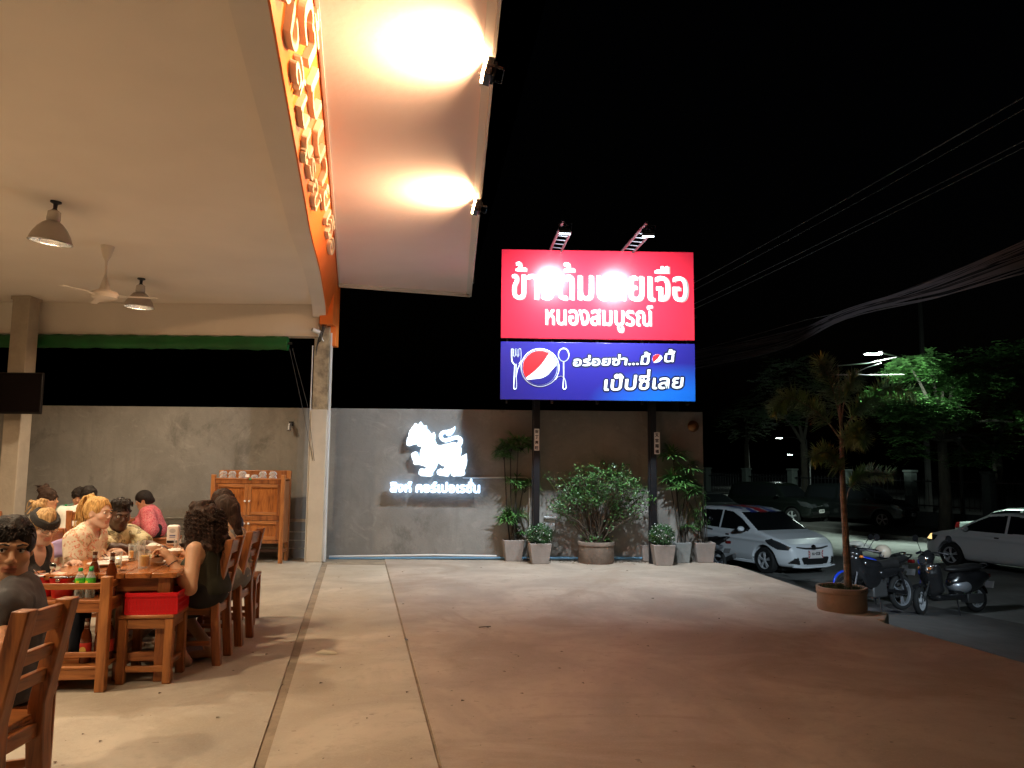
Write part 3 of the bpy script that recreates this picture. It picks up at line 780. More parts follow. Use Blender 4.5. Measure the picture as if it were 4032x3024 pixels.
for k in range(3):
    a = R(10 + 120 * k); d = V((math.cos(a), math.sin(a), 0))
    mb = MB(); mb.beam(d * .12 + V((0, 0, -.575)), d * .56 + V((0, 0, -.578)), .075, .003); mb.build('blade', mf, t)

# ---------------------------------------------------------------- floodlights at the eave
def floodlight(pos, aim, label, watts, col, group, size=.2, emit=60.0, ecol=None, spread=150):
    t = thing('floodlight', label, 'floodlight', pos, 0, group)
    d = (V(aim) - V(pos)).normalized(); q = d.to_track_quat('-Z', 'Y')
    t.rotation_mode = 'QUATERNION'; t.rotation_quaternion = q
    mb = MB(); mb.box((0, 0, .03), (size, size * .75, .05)); mb.build('housing', m_dsteel, t, bevel=.006)
    mb = MB()
    for k in range(7): mb.box((-size * .36 + k * size * .12, 0, .065), (.006, size * .6, .02))
    mb.build('cooling_fins', m_dsteel, t)
    mb = MB(); mb.box((0, 0, .002), (size * .9, size * .66, .030))
    mb.build('lens', M('led_%s' % ('warm' if col[2] < .8 else 'cool'), (1, 1, 1), .3, emit=ecol or col, estr=emit), t)
    mb = MB(); mb.beam((-size * .55, 0, .02), (-size * .55, 0, .13), .02, .004); mb.beam((size * .55, 0, .02), (size * .55, 0, .13), .02, .004); mb.box((0, 0, .13), (size * 1.1, .02, .004)); mb.build('bracket', m_dsteel, t)
    ld = bpy.data.lights.new('flood_light', 'AREA'); ld.shape = 'RECTANGLE'; ld.size = size * .86; ld.size_y = size * .6; ld.energy = watts; ld.color = col; ld.spread = R(spread)
    lo = bpy.data.objects.new('flood_light', ld); COL.objects.link(lo); lo.parent = t; lo.location = (0, 0, -.016)
    return t
def eave_pt(py): 
    p = G(1957 + (1851 - 1957) * py / 1157, py, ZS); return p
for py, lab in ((205, 'lit LED floodlight hanging from the eave, nearer the camera'), (765, 'lit LED floodlight hanging from the eave, the one further away')):
    e = eave_pt(py); pos = e + V((-.05, 0, -.13))
    floodlight(pos, pos + V((-1.0, -.12, .26)), lab, 82.0, (1, .585, .295), 'LED floodlights along the eave', .17, 60.0, None, 156)
    mb = MB(); jb = e + V((-.07, .35, -.03)); mb.box(jb, (.07, .07, .04))
    mb.tube([jb, jb + V((-.03, -.16, -.02)), pos + V((.05, .03, .03))], .008, 6)
    tag(mb.build('junction_box', M('trim_white', (.72, .70, .68), .5), bevel=.003), 'small white junction box and cable on the eave beside the %s floodlight' % ('nearer' if py < 500 else 'farther'), 'junction box')
e = eave_pt(-650); pos = e + V((-.05, 0, -.13))
floodlight(pos, pos + V((-1.0, -.12, .26)), 'LED floodlight on the eave just above the camera position', 82.0, (1, .585, .295), 'LED floodlights along the eave', .17, 60.0, None, 156)
# ================================================================== BILLBOARDS ON TWO POSTS
SGN_D = 11.38
P_l = W(1972, 1280, SGN_D - .05); P_r = W(2735, 1280, SGN_D + .02)
sux = V((P_r.x - P_l.x, P_r.y - P_l.y, 0)); SW = sux.length; sux.normalize(); suz = V((0, 0, 1)); snz = sux.cross(suz)   # snz points to camera
if snz.y > 0: snz = -snz
def sgn(px, py, off=0.0):       # point of the sign face for a sight line
    v = ray(px, py); o = V((0, 0, CAM_H)); n = snz; t = (P_l - o).dot(n) / v.dot(n); return o + v * t + n * off
def sxy(px, py):
    p = sgn(px, py) - P_l; return (p.dot(sux), p.z + P_l.z)
zt_r = sgn(2350, 987).z; zb_r = sgn(2350, 1336).z; zt_b = sgn(2350, 1349).z; zb_b = sgn(2350, 1577).z
m_red = M('sign_red', (.36, .012, .024), .18, var=.05, scale=.7, bump=.02, bscale=9)
m_blue = bpy.data.materials.new('sign_blue'); m_blue.use_nodes = True
nt = m_blue.node_tree; b = nt.nodes['Principled BSDF']; b.inputs['Roughness'].default_value = .28
tc = nt.nodes.new('ShaderNodeTexCoord'); mp = nt.nodes.new('ShaderNodeMapping'); gr = nt.nodes.new('ShaderNodeTexGradient'); gr.gradient_type = 'SPHERICAL'
mp.inputs['Location'].default_value = (-.72, 0, .1); mp.inputs['Scale'].default_value = (.55, 0.0, 1.25)
rp = nt.nodes.new('ShaderNodeValToRGB'); rp.color_ramp.elements[0].color = (.012, .009, .122, 1); rp.color_ramp.elements[1].color = (.006, .085, .37, 1)
rp.color_ramp.elements[0].position = .18; rp.color_ramp.elements[1].position = .72
nt.links.new(tc.outputs['Object'], mp.inputs[0]); nt.links.new(mp.outputs[0], gr.inputs[0]); nt.links.new(gr.outputs[0], rp.inputs[0]); nt.links.new(rp.outputs[0], b.inputs['Base Color'])
m_swht = M('sign_white', (.66, .72, .71), .35); m_sgrey = M('sign_shadow_grey', (.16, .15, .13), .4)
m_snavy = M('sign_navy', (.003, .003, .022), .4); m_sred2 = M('logo_red', (.32, .008, .012), .35); m_sblue2 = M('logo_blue', (.008, .007, .10), .35)
m_frame_r = M('sign_back_red', (.45, .05, .06), .5); m_frame_w = M('sign_back_grey', (.45, .45, .47), .5)
def panel(name, label, z0, z1, face, sidem):
    c = P_l + sux * (SW / 2); t = thing(name, label, 'billboard', (c.x, c.y, z0))
    q = Matrix((sux, -snz, suz)).transposed()          # local x along, y away from camera, z up
    t.rotation_euler = q.to_euler()
    h = z1 - z0
    mb = MB(); mb.box((0, .02, h / 2), (SW, .04, h)); mb.build('face_panel', face, t, bevel=.006)
    mb = MB(); mb.box((0, .10, h / 2), (SW - .02, .119, h - .03)); mb.build('box_frame', sidem, t)
    mb = MB()
    for k in range(5): mb.box((-SW / 2 + .1 + k * (SW - .2) / 4, .11, -.02), (.03, .12, .05))
    mb.build('frame_rib', m_dsteel, t)
    return t, (lambda x, z: (x - SW / 2, z - z0))
red, rl = panel('red_billboard', 'red billboard with big white Thai lettering, the upper of two on the posts', zb_r, zt_r, m_red, m_frame_r)
blue, bl = panel('blue_billboard', 'blue billboard with a plate logo and white Thai slogan, below the red one', zb_b, zt_b, m_blue, m_frame_w)
def place_text(parent, loc, s, x0, x1, y0, y1, mat, bold, depth, name, dz=0.0, shear=0.0, rotz=0.0, pad=None):
    pad = bold if pad is None else pad
    """x0..x1 / y0..y1: corners given as photo sight lines on the face"""
    (ax_, az), (bx_, bz) = sxy(x0, y1), sxy(x1, y0); ax_, az = loc(ax_, az); bx_, bz = loc(bx_, bz)
    mb = MB(); ux = V((math.cos(rotz), 0, math.sin(rotz))); uy = V((-math.sin(rotz), 0, math.cos(rotz)))
    text_mb(mb, s, bx_ - ax_ - (bz - az) * shear, bz - az, V((ax_ + pad, -dz, az + pad)), ux, uy, bold, depth, shear, 10, .0002, V((0, -1, 0)))
    return mb.build(name, mat, parent)
S2 = 950 / 1899.0           # crop scale used while surveying
cx_ = lambda x: 1900 + x * S2
cy_ = lambda y: 820 + y * S2
T1 = 'ข้าวต้มนายเจือ'
place_text(red, rl, T1, cx_(238), cx_(1618), cy_(450), cy_(722), m_sgrey, .004, .002, 'lettering_shadow', .001)
place_text(red, rl, T1, cx_(228), cx_(1602), cy_(446), cy_(716), m_swht, .004, .006, 'lettering')
T2 = 'หนองสมบูรณ์'
place_text(red, rl, T2, cx_(500), cx_(1340), cy_(776), cy_(976), m_sgrey, .003, .002, 'lettering_shadow', .001)
place_text(red, rl, T2, cx_(494), cx_(1332), cy_(770), cy_(970), m_swht, .003, .006, 'lettering')
# slogan on the blue board, rising slightly and leaning forward
def slog(s, x0, x1, y0, y1, rot, bo):
    place_text(blue, bl, s, cx_(x0 + 8), cx_(x1 - 8), cy_(y0 + 6), cy_(y1 - 9), m_snavy, .030, .003, 'lettering_outline', 0, .16, rot, bo)
    place_text(blue, bl, s, cx_(x0 + 8), cx_(x1 - 8), cy_(y0 + 6), cy_(y1 - 9), m_swht, bo, .008, 'lettering', -.000, .16, rot)
slog('อร่อยซ่า...มื้', 702, 1330, 1150, 1254, R(2.0), .004)
slog('นี้', 1420, 1525, 1112, 1222, R(2.0), .004)
slog('เป๊ปซี่เลย', 945, 1600, 1290, 1448, R(2.6), .006)
# globes and tableware outline
def disc(mb, c, r, y, a0=0, a1=2 * math.pi, n=40, rr=None):
    vs = [(c[0] + r * math.cos(a0 + (a1 - a0) * i / n), y, c[1] + r * math.sin(a0 + (a1 - a0) * i / n)) for i in range(n)]
    mb.add(vs, [tuple(range(n))])
def globe(cx0, cy0, rpx, ring):
    (x, z) = bl(*sxy(cx0, cy0)); (x2, _z) = bl(*sxy(cx0 + rpx, cy0)); r = x2 - x
    if ring:
        mb = MB(); mb.tube([(x + (r + .024) * math.cos(a), -.004, z + (r + .024) * math.sin(a)) for a in np.linspace(0, 2 * math.pi, 49)], .011, 6, flat=.4); mb.build('plate_outline', m_swht, blue)
    mb = MB(); disc(mb, (x, z), r, -.003); mb.build('globe_base', m_swht, blue)
    n = 28
    # red upper part and blue lower part, split by a wave from lower left to upper right
    # wave ends at angles on the rim
    def chord(a0, a1, bow): # points from rim angle a0 to a1 with an s-bow
        p0 = V((math.cos(a0), math.sin(a0))); p1 = V((math.cos(a1), math.sin(a1))); d = p1 - p0; nn = V((-d.y, d.x))
        return [p0 + d * u + nn * (bow * math.sin(math.pi * u)) for u in np.linspace(0, 1, 16)]
    def fill(arc0, arc1, ch, mat, nm):
        pts = [V((math.cos(a), math.sin(a))) for a in np.linspace(arc0, arc1, n)] + ch[1:-1]
        mb = MB(); vs = [(x + p.x * r * .985, -.006, z + p.y * r * .985) for p in pts]
        bm_c = (x + sum(p.x for p in pts) / len(pts) * r, -.006, z + sum(p.y for p in pts) / len(pts) * r)
        m_ = len(vs); mb.add(vs + [bm_c], [(i, (i + 1) % m_, m_) for i in range(m_)]); mb.build(nm, mat, blue)
    fill(R(58), R(216), list(chord(R(216), R(58), -.06)), m_sred2, 'globe_red')
    fill(R(226), R(372), list(chord(R(372), R(226), .16)), m_sblue2, 'globe_blue')
globe(cx_(452), cy_(1255), 137 * S2, True)
globe(cx_(1377), cy_(1188), 40 * S2, False)
def line(pts, name, close=False, r=.0105):
    P = [];
    for (x, y) in pts:
        a, b_ = bl(*sxy(cx_(x), cy_(y))); P.append((a, -.004, b_))
    if close: P.append(P[0])
    mb = MB(); mb.tube(P, r, 6, flat=.4); mb.build(name, m_swht, blue)
def arc(cx0, cy0, rx, ry, a0, a1, n=14): return [(cx0 + rx * math.cos(R(a)), cy0 - ry * math.sin(R(a))) for a in np.linspace(a0, a1, n)]
line([(247, 1228), (232, 1205), (229, 1170), (229, 1110), (236, 1104), (243, 1110), (243, 1160), (250, 1172), (257, 1160), (257, 1110), (264, 1104), (271, 1110), (271, 1160), (278, 1172), (285, 1160), (285, 1110), (292, 1104), (301, 1108), (304, 1170), (300, 1205), (285, 1224)], 'fork_outline')
line([(255, 1226), (250, 1300), (246, 1400)] + arc(256, 1410, 10, 14, 180, 360) + [(268, 1380), (262, 1300), (266, 1226)], 'fork_handle')
line([(262, 1330), (275, 1270), (300, 1215), (330, 1180)], 'fork_link')
line(arc(638, 1155, 42, 52, 0, 360, 30), 'spoon_bowl', False)
line([(638, 1207), (638, 1330), (634, 1400)] + arc(645, 1410, 12, 14, 180, 360) + [(654, 1370), (646, 1340), (620, 1322), (590, 1330), (575, 1350)], 'spoon_handle')
# posts
pt = thing('sign_frame', 'pair of black steel posts and rails carrying the red and blue billboards', 'sign post', (P_l.x, P_l.y, 0))
q = Matrix((sux, -snz, suz)).transposed(); pt.rotation_euler = q.to_euler()
for px in (2112, 2573):
    x = (W(px, 1900, SGN_D + .62) - P_l).dot(sux)
    for k, (dx, w) in enumerate(((0, .11),)):
        mb = MB(); mb.box((x, .62, (zt_r - .1) / 2), (.095, .06, zt_r - .1)); mb.build('post', m_dsteel, pt, bevel=.004)
    mb = MB(); mb.box((x - .062, .64, 1.25), (.022, .05, 2.5)); mb.build('side_channel', m_dsteel, pt)
for z in (zb_r + .2, zt_r - .25, zb_b + .2, zt_b - .2):
    mb = MB(); mb.box((SW / 2, .18, z), (SW - .3, .03, .05)); mb.build('rail', m_dsteel, pt)
    for px in (2112, 2573):
        x = (W(px, 1900, SGN_D + .62) - P_l).dot(sux); mb = MB(); mb.box((x, .392, z), (.05, .393, .06)); mb.build('bracket', m_dsteel, pt)
# paper charms pasted to the posts
m_paper = M('charm_paper', (.88, .84, .80), .8, var=.08, scale=9)
m_ink = M('charm_ink', (.03, .02, .02), .8)
def charm(px0, px1, py0, py1, chars, label, back=.0):
    a, b_ = W(px0, py1, SGN_D + .585), W(px1, py0, SGN_D + .60)
    ctr = (a + b_) / 2; x, z = (ctr - P_l).dot(sux), ctr.z; w = (b_ - a).dot(sux); h = b_.z - a.z
    t = thing('paper_charm', label, 'paper charm', P_l + sux * x + snz * (-.586) + V((0, 0, z - P_l.z)), 0, 'paper charms on the sign posts'); t.rotation_euler = q.to_euler()
    mb = MB(); mb.box((0, 0, 0), (w, .003, h)); mb.build('paper', m_paper, t)
    for i, ch in enumerate(chars):
        mb = MB(); s = w * .62; text_mb(mb, ch, s, s, V((-s / 2, -.0018, h / 2 - (i + .5) * h / 4 - s / 2)), V((1, 0, 0)), V((0, 0, 1)), .002, .001, 0, 6, .0001, V((0, -1, 0))); mb.build('character', m_ink, t)
charm(2103, 2123, 1689, 1774, '財丁興旺', 'white paper charm with four Chinese characters on the left sign post')
charm(2577, 2597, 1703, 1788, '天官賜福', 'white paper charm with four Chinese characters on the right sign post')
# two arm-mounted floodlights over the top edge
def arm(px0, py0, px1, py1, d1, label, tgt):
    a = sgn(px0, py0, -.08); a.z = zt_r + .01; e = W(px1, py1, d1)
    t = thing('lattice_arm', label, 'lamp arm', a, 0, 'lattice lamp arms above the billboard')
    d = e - a; m_al = M('arm_grey', (.10, .10, .11), .4, .8)
    low = V((0, 0, -.16))
    mb = MB(); mb.tube([(0, 0, 0), d], .022, 8); mb.build('upper_tube', m_al, t, smooth=True)
    side = V((.16, 0, -.03))
    mb = MB(); mb.tube([side, side + d * .72, d * .86], .018, 8); mb.build('lower_tube', m_al, t, smooth=True)
    mb = MB()
    for k in range(1, 6):
        u = k / 7.5; mb.tube([d * u, side + d * (u + .03)], .010, 6)
    mb.build('strut', m_al, t)
    mb = MB(); mb.tube([d, d + V((.05, -.04, -.08)), d * .93 + V((.03, -.03, -.14))], .012, 6); mb.build('hook', m_al, t)
    fp_ = e + V((.02, .03, -.15))
    floodlight(fp_, tgt, label.replace('thin lattice arm leaning out over', 'cool white floodlight on the arm over'), SIGN_W, (.80, .91, 1.0), 'cool white floodlights over the billboard', .16, 30.0)
SIGN_W = 175.0
arm(2167, 980, 2218, 868, 10.0, 'thin lattice arm leaning out over the left half of the red billboard', sgn(2180, 1430))
arm(2450, 985, 2546, 876, 9.9, 'thin lattice arm leaning out over the right half of the red billboard', sgn(2500, 1430))

# ================================================================== LIT LION EMBLEM ON THE WALL
LS = 450 / 1866.0
lx = lambda x, y: W(1500 + x * LS, 1600 + y * LS, WALL_Y - .10)
lion = [(415, 610), (420, 560), (428, 510), (448, 500), (450, 440), (470, 390), (500, 350), (530, 310), (560, 272), (585, 285), (608, 300), (625, 275), (650, 248), (670, 280), (690, 310), (712, 318), (742, 310), (752, 372), (780, 385), (805, 420), (830, 458), (850, 430), (868, 420), (885, 455), (888, 510), (880, 550), (900, 590), (905, 618), (940, 632), (985, 632), (1015, 625), (1045, 612), (1080, 612), (1110, 602), (1145, 592), (1190, 582), (1240, 600), (1258, 585), (1262, 560), (1240, 540), (1200, 545), (1120, 575), (1050, 590), (1000, 570), (962, 535), (945, 490), (950, 450), (975, 415), (1020, 392), (1080, 385), (1140, 370), (1180, 350), (1212, 322), (1212, 370), (1190, 420), (1160, 460), (1110, 488), (1075, 480), (1058, 462), (1062, 448), (1030, 452), (1005, 475), (1008, 505), (1040, 525), (1090, 515), (1150, 495), (1210, 480), (1270, 478), (1320, 510), (1338, 555), (1328, 610), (1300, 655), (1315, 690), (1312, 750), (1300, 800), (1296, 835), (1330, 805), (1370, 785), (1398, 765), (1402, 830), (1407, 880), (1400, 950), (1380, 1010), (1362, 1050), (1375, 1090), (1362, 1125), (1310, 1140), (1220, 1140), (1190, 1150), (1155, 1130), (1135, 1085), (1115, 1080), (1118, 1110), (1095, 1148), (1030, 1138), (960, 1130), (918, 1110), (908, 1070), (925, 1035), (970, 1015), (1010, 1025), (1055, 985), (1000, 970), (955, 940), (940, 920), (920, 950), (900, 1010), (845, 1085), (845, 1120), (810, 1150), (740, 1142), (660, 1138), (615, 1110), (615, 1070), (630, 1030), (660, 1010), (715, 1025), (745, 990), (680, 970), (610, 950), (560, 955), (528, 935), (530, 900), (510, 860), (490, 790), (510, 760), (560, 735), (600, 755), (612, 800), (640, 830), (632, 780), (640, 730), (668, 650), (630, 655), (595, 645), (590, 615), (555, 620), (520, 630), (460, 648), (425, 640)]
m_lion = M('lit_acrylic', (.9, .95, 1), .4, emit=(.78, .90, 1.0), estr=1.5)
m_lion_side = M('lit_acrylic_side', (.6, .8, 1), .4, emit=(.30, .62, 1.0), estr=.9)
from mathutils.geometry import tessellate_polygon
def lit_shape(name, parts, label, cat):
    t = thing(name, label, cat, (0, 0, 0))
    for nm, P in parts:
        tri = tessellate_polygon([[V((p.x, p.z, 0)) for p in P]]); n = len(P)
        mbf = MB(); mbf.add([V((p.x, p.y - .0, p.z)) for p in P], [tuple(x) for x in tri]); mbf.build(nm + '_face', m_lion, t)
        mbs = MB(); mbs.add([V((p.x, p.y + .002, p.z)) for p in P] + [V((p.x, p.y + .07, p.z)) for p in P], [(i, (i + 1) % n, n + (i + 1) % n, n + i) for i in range(n)]); mbs.build(nm + '_side', m_lion_side, t)
    return t
def cr(P, sub=2):
    out = []; n = len(P)
    for i in range(n):
        p0, p1, p2, p3 = [V(P[(i + k) % n]) for k in (-1, 0, 1, 2)]
        for j in range(sub):
            u = j / sub; out.append(.5 * ((2 * p1) + (p2 - p0) * u + (2 * p0 - 5 * p1 + 4 * p2 - p3) * u * u + (3 * p1 - p0 - 3 * p2 + p3) * u ** 3))
    return out
lit_shape('lion_emblem', [('lion', [lx(p[0], p[1]) for p in lion])], 'glowing white lion emblem in profile mounted on the grey wall', 'emblem')
t = thing('lit_lettering', 'glowing white Thai lettering on the wall below the lion', 'lettering', (0, 0, 0))
a = lx(160, 1395); b_ = lx(1612, 1190)
mb = MB(); text_mb(mb, 'สิงห์ คอร์เปอเรชั่น', b_.x - a.x, b_.z - a.z, V((a.x, a.y, a.z)), V((1, 0, 0)), V((0, 0, 1)), .007, .05, 0, 8, .0004, V((0, -1, 0))); o = mb.build('letters', m_lion, t)
mb = MB(); text_mb(mb, 'สิงห์ คอร์เปอเรชั่น', b_.x - a.x, b_.z - a.z, V((a.x, a.y, a.z)), V((1, 0, 0)), V((0, 0, 1)), .011, .045, 0, 8, .0004, V((0, -1, 0))); mb.build('letter_returns', m_lion_side, t)
# ================================================================== PLANTS
m_leafA = M('palm_leaf', (.038, .12, .028), .40, var=.45, scale=3.0, col2=(.07, .17, .04))
m_leafB = M('shrub_leaf', (.026, .085, .024), .38, var=.5, scale=6.0, col2=(.06, .15, .035))
m_leafC = M('bush_leaf', (.020, .075, .022), .5, var=.4, scale=9, col2=(.04, .11, .03))
m_leafD = M('foxtail_leaf', (.09, .165, .05), .5, var=.4, scale=5, col2=(.14, .23, .075))
m_leafT = M('tree_leaf', (.040, .105, .028), .42, var=.55, scale=2.0, col2=(.065, .15, .04))
m_fern = M('fern_leaf', (.055, .070, .018), .6, var=.4, scale=7)
m_flower = M('small_flower', (.75, .75, .72), .6)
m_cane = M('cane', (.030, .024, .017), .7, var=.4, scale=14, stretch=(1, 1, .4))
m_twig = M('twig', (.075, .055, .038), .8, var=.35, scale=16)
m_barkp = M('palm_trunk', (.20, .13, .085), .8, var=.35, scale=9, stretch=(1, 1, 3.0), bump=.3, bscale=30)
m_bark = M('tree_bark', (.05, .042, .032), .9, var=.4, scale=7, stretch=(1, 1, .35), bump=.5, bscale=25)
m_pot = M('cement_pot', (.30, .255, .225), .8, var=.14, scale=5, bump=.15, bscale=40)
m_pot2 = M('grey_pot', (.25, .26, .25), .8, var=.15, scale=5, bump=.15, bscale=40)
m_pot3 = M('brown_ring_pot', (.17, .125, .095), .85, var=.3, scale=4, bump=.25, bscale=30)
m_pot4 = M('clay_ring_pot', (.30, .20, .135), .8, var=.2, scale=3.5, bump=.2, bscale=26)
m_soil = M('soil', (.035, .026, .018), .95, var=.4, scale=20)
def leaf_strip(mb, p, d, up, l, w, droop=.25, segs=3, fold=.25):
    d = V(d).normalized(); s = d.cross(V(up))
    if s.length < 1e-3: s = d.orthogonal()
    s.normalize(); u = s.cross(d).normalized()
    vs = []; fs = []
    for i in range(segs + 1):
        t = i / segs; c = p + d * (l * t * (1 - .15 * droop * t)) - V((0, 0, 1)) * (l * droop * t * t)
        ww = w * (.45 + 1.3 * t - 1.65 * t * t) if t < 1 else w * .10
        vs += [c - s * ww * .5 + u * ww * fold * .3, c - u * ww * fold * .3, c + s * ww * .5 + u * ww * fold * .3]
    for i in range(segs):
        a = i * 3; fs += [(a, a + 1, a + 4, a + 3), (a + 1, a + 2, a + 5, a + 4)]
    mb.add(vs, fs)
def rleaf(mb, p, l, w, rng):
    a = rng.uniform(0, 6.283); e = rng.uniform(-.6, 1.0)
    d = V((math.cos(a) * math.cos(e), math.sin(a) * math.cos(e), math.sin(e)))
    s = d.cross(V((rng.uniform(-1, 1), rng.uniform(-1, 1), rng.uniform(.2, 1)))).normalized()
    k = d.cross(s) * (l * .10)
    mb.add([p, p + d * l * .5 + s * w * .5 + k, p + d * l, p + d * l * .5 - s * w * .5 + k], [(0, 1, 2, 3)])
def square_pot(t, w, h, mat, taper=.78, lip=.02):
    mb = MB(); b = w * taper / 2; a = w / 2; i = a - lip; zi = h - .05
    vs = [(-b, -b, 0), (b, -b, 0), (b, b, 0), (-b, b, 0), (-a, -a, h), (a, -a, h), (a, a, h), (-a, a, h), (-i, -i, h), (i, -i, h), (i, i, h), (-i, i, h), (-i * .97, -i * .97, zi), (i * .97, -i * .97, zi), (i * .97, i * .97, zi), (-i * .97, i * .97, zi)]
    fs = [(3, 2, 1, 0)]
    for k in range(3):
        for j in range(4): fs.append((k * 4 + j, k * 4 + (j + 1) % 4, k * 4 + 4 + (j + 1) % 4, k * 4 + 4 + j))
    mb.add(vs, fs); mb.build('pot', mat, t, bevel=.008)
    mb = MB(); mb.box((0, 0, h - .06), (2 * i * .96, 2 * i * .96, .02)); mb.build('soil', m_soil, t)
def round_pot(t, r, h, mat):
    mb = MB(); mb.lathe([(r * .97, 0), (r, .02), (r, h - .06), (r * 1.035, h - .055), (r * 1.035, h - .005), (r * 1.02, h), (r * .93, h), (r * .92, h - .07)], n=44); o = mb.build('pot', mat, t, smooth=True, angle=50)
    mb = MB(); mb.lathe([(r * .93, h - .075), (.001, h - .05)], n=30); mb.build('soil', m_soil, t)
def ground_pot(pxl, pxr, pyt, pyb):
    g = G((pxl + pxr) / 2, pyb); d = g.y; w = W(pxr, pyb, d).x - W(pxl, pyb, d).x; h = W(pxl, pyt, d).z
    return g, w, h
# ---- lady palms
def lady_palm(name, label, pl, pr, yt, yb, mat, clusters, stems, seed, dim=1.0, ang=8):
    rng = random.Random(seed); g, w, h = ground_pot(pl, pr, yt, yb)
    base = V((g.x, g.y + w * .45, 0)); t = thing(name, label, 'potted palm', base, R(ang), 'potted lady palms by the wall')
    square_pot(t, w, h, mat)
    mc = MB(); ml = MB(); rot = Matrix.Rotation(R(-ang), 3, 'Z')
    for (px, py) in stems:
        tip = rot @ (W(px, py, base.y) - base); st = V((rng.uniform(-.3, .3) * w, rng.uniform(-.25, .25) * w, h - .06))
        mid = along(st, tip, .5) + V((rng.uniform(-.03, .03), rng.uniform(-.03, .03), 0))
        mc.tube([st, mid, tip], [.012, .010, .007], 6)
    for (px, py, n, sz) in clusters:
        n = n + 4; sz = sz * 1.28
        c = rot @ (W(px, py, base.y) - base)
        for i in range(n):
            a = rng.uniform(0, 6.283); el = rng.uniform(.05, .95); pet = sz * rng.uniform(.35, .75)
            d = V((math.cos(a) * math.cos(el), math.sin(a) * math.cos(el), math.sin(el)))
            p = c + d * pet; mc.tube([c - V((0, 0, sz * .3)), c + d * pet * .5, p], .004, 4)
            k = rng.randint(7, 10); axis_up = d.cross(V((-d.y, d.x, 0))).normalized(); sd = V((-d.y, d.x, 0)).normalized()
            for j in range(k):
                b = (j / (k - 1) - .5) * R(200); dd = d * math.cos(b) + sd * math.sin(b) + V((0, 0, rng.uniform(-.1, .1)))
                leaf_strip(ml, p, dd, V((0, 0, 1)), sz * rng.uniform(.9, 1.25), sz * .19, rng.uniform(.15, .5))
    # keep leaves out of the wall behind
    ml.v = [(x, min(y, WALL_Y - .03 - base.y), z) for (x, y, z) in ml.v]
    mc.build('stems', m_cane, t, smooth=True); ml.build('foliage', m_leafA, t)
    return t
lady_palm('potted_palm', 'tall lady palm in a narrow square pot just left of the left sign post', 1978, 2060, 2127, 2211, m_pot,
          [(2010, 1775, 6, .17), (2050, 1760, 6, .19), (1985, 1800, 4, .15), (2025, 1905, 4, .15), (2065, 1925, 5, .16), (2030, 2035, 6, .17), (2005, 2050, 4, .15), (2060, 2100, 3, .11)],
          [(1985, 1800), (2010, 1780), (2040, 1765), (2026, 1900), (2060, 1920), (2025, 2030), (2062, 2095)], 3)
lady_palm('potted_palm', 'lady palm in a grey square pot right of the right sign post', 2655, 2722, 2137, 2218, m_pot2,
          [(2655, 1800, 5, .19), (2705, 1850, 4, .15), (2640, 1900, 5, .16), (2690, 1905, 5, .16), (2670, 1925, 4, .16), (2712, 1945, 4, .15), (2708, 2080, 3, .11)],
          [(2650, 1800), (2665, 1860), (2700, 1850), (2640, 1910), (2705, 1930), (2682, 2030), (2708, 2090)], 5)
# dim drooping plant at the wall's end
g, w, h = ground_pot(2738, 2818, 2137, 2217)
base = V((g.x, g.y + w * .45, 0)); t = thing('potted_bamboo', 'thin sparse leafy plant in the last square pot at the end of the wall', 'potted plant', base, R(4))
square_pot(t, w, h, m_pot); rng = random.Random(11); mc = MB(); ml = MB()
for k in range(9):
    tip = V((rng.uniform(-.34, .04), rng.uniform(-.2, .15), rng.uniform(.75, 1.25))); st = V((rng.uniform(-.08, .08), rng.uniform(-.08, .08), h - .06))
    pts = [along(st, tip, u) + V((0, 0, .12 * math.sin(u * 3.1))) for u in np.linspace(0, 1, 7)]
    mc.tube(pts, [.006, .006, .005, .005, .004, .003, .002], 5)
    for i in range(2, 7):
        for _ in range(6): leaf_strip(ml, pts[i] + V((rng.uniform(-.04, .04),) * 3), V((rng.uniform(-1, 1), rng.uniform(-1, 1), rng.uniform(-.8, .4))), V((0, 0, 1)), rng.uniform(.06, .11), .014, .5, 2)
mc.build('stems', m_cane, t); ml.build('foliage', m_leafB, t)
# ---- round clipped bushes with little white flowers
def round_bush(label, pl, pr, yt, yb, btop, bw, seed, ang):
    g, w, h = ground_pot(pl, pr, yt, yb); base = V((g.x, g.y + w * .45, 0)); rng = random.Random(seed)
    t = thing('potted_bush', label, 'potted bush', base, R(ang), 'round flowering bushes in square pots')
    square_pot(t, w, h, m_pot); bh = W(pl, btop, base.y).z; cz = (bh + h) / 2 - .01; r = bw / 2; rz = (bh - h) / 2 + .03
    ml = MB(); mf = MB(); mt = MB()
    for k in range(2600):
        a = rng.uniform(0, 6.283); cz_ = rng.uniform(-1, 1); s = math.sqrt(1 - cz_ * cz_); q = rng.uniform(.55, 1.0) ** .5 * (1 + .10 * math.sin(5 * a + 7 * cz_) + .07 * math.sin(11 * a - 9 * cz_) + (rng.uniform(0, .16) if k % 9 == 0 else 0))
        p = V((r * s * math.cos(a) * q, r * s * math.sin(a) * q, cz + rz * cz_ * q))
        if p.z < h - .03: continue
        rleaf(ml, p, rng.uniform(.020, .034), .013, rng)
        if q > .92 and k % 16 == 0:
            mf.sphere(p * 1.0 + V((0, 0, .004)), .0075, 6, 4)
    for k in range(14):
        a = rng.uniform(0, 6.283); mt.tube([V((0, 0, h - .06)), V((r * .6 * math.cos(a), r * .6 * math.sin(a), cz + rng.uniform(-.05, .08)))], .004, 4)
    ml.build('foliage', m_leafC, t); mf.build('flowers', m_flower, t); mt.build('twigs', m_twig, t)
round_bush('round white flowered bush in a square pot in front of the left sign post', 2082, 2168, 2140, 2222, 2067, .385, 21, 6)
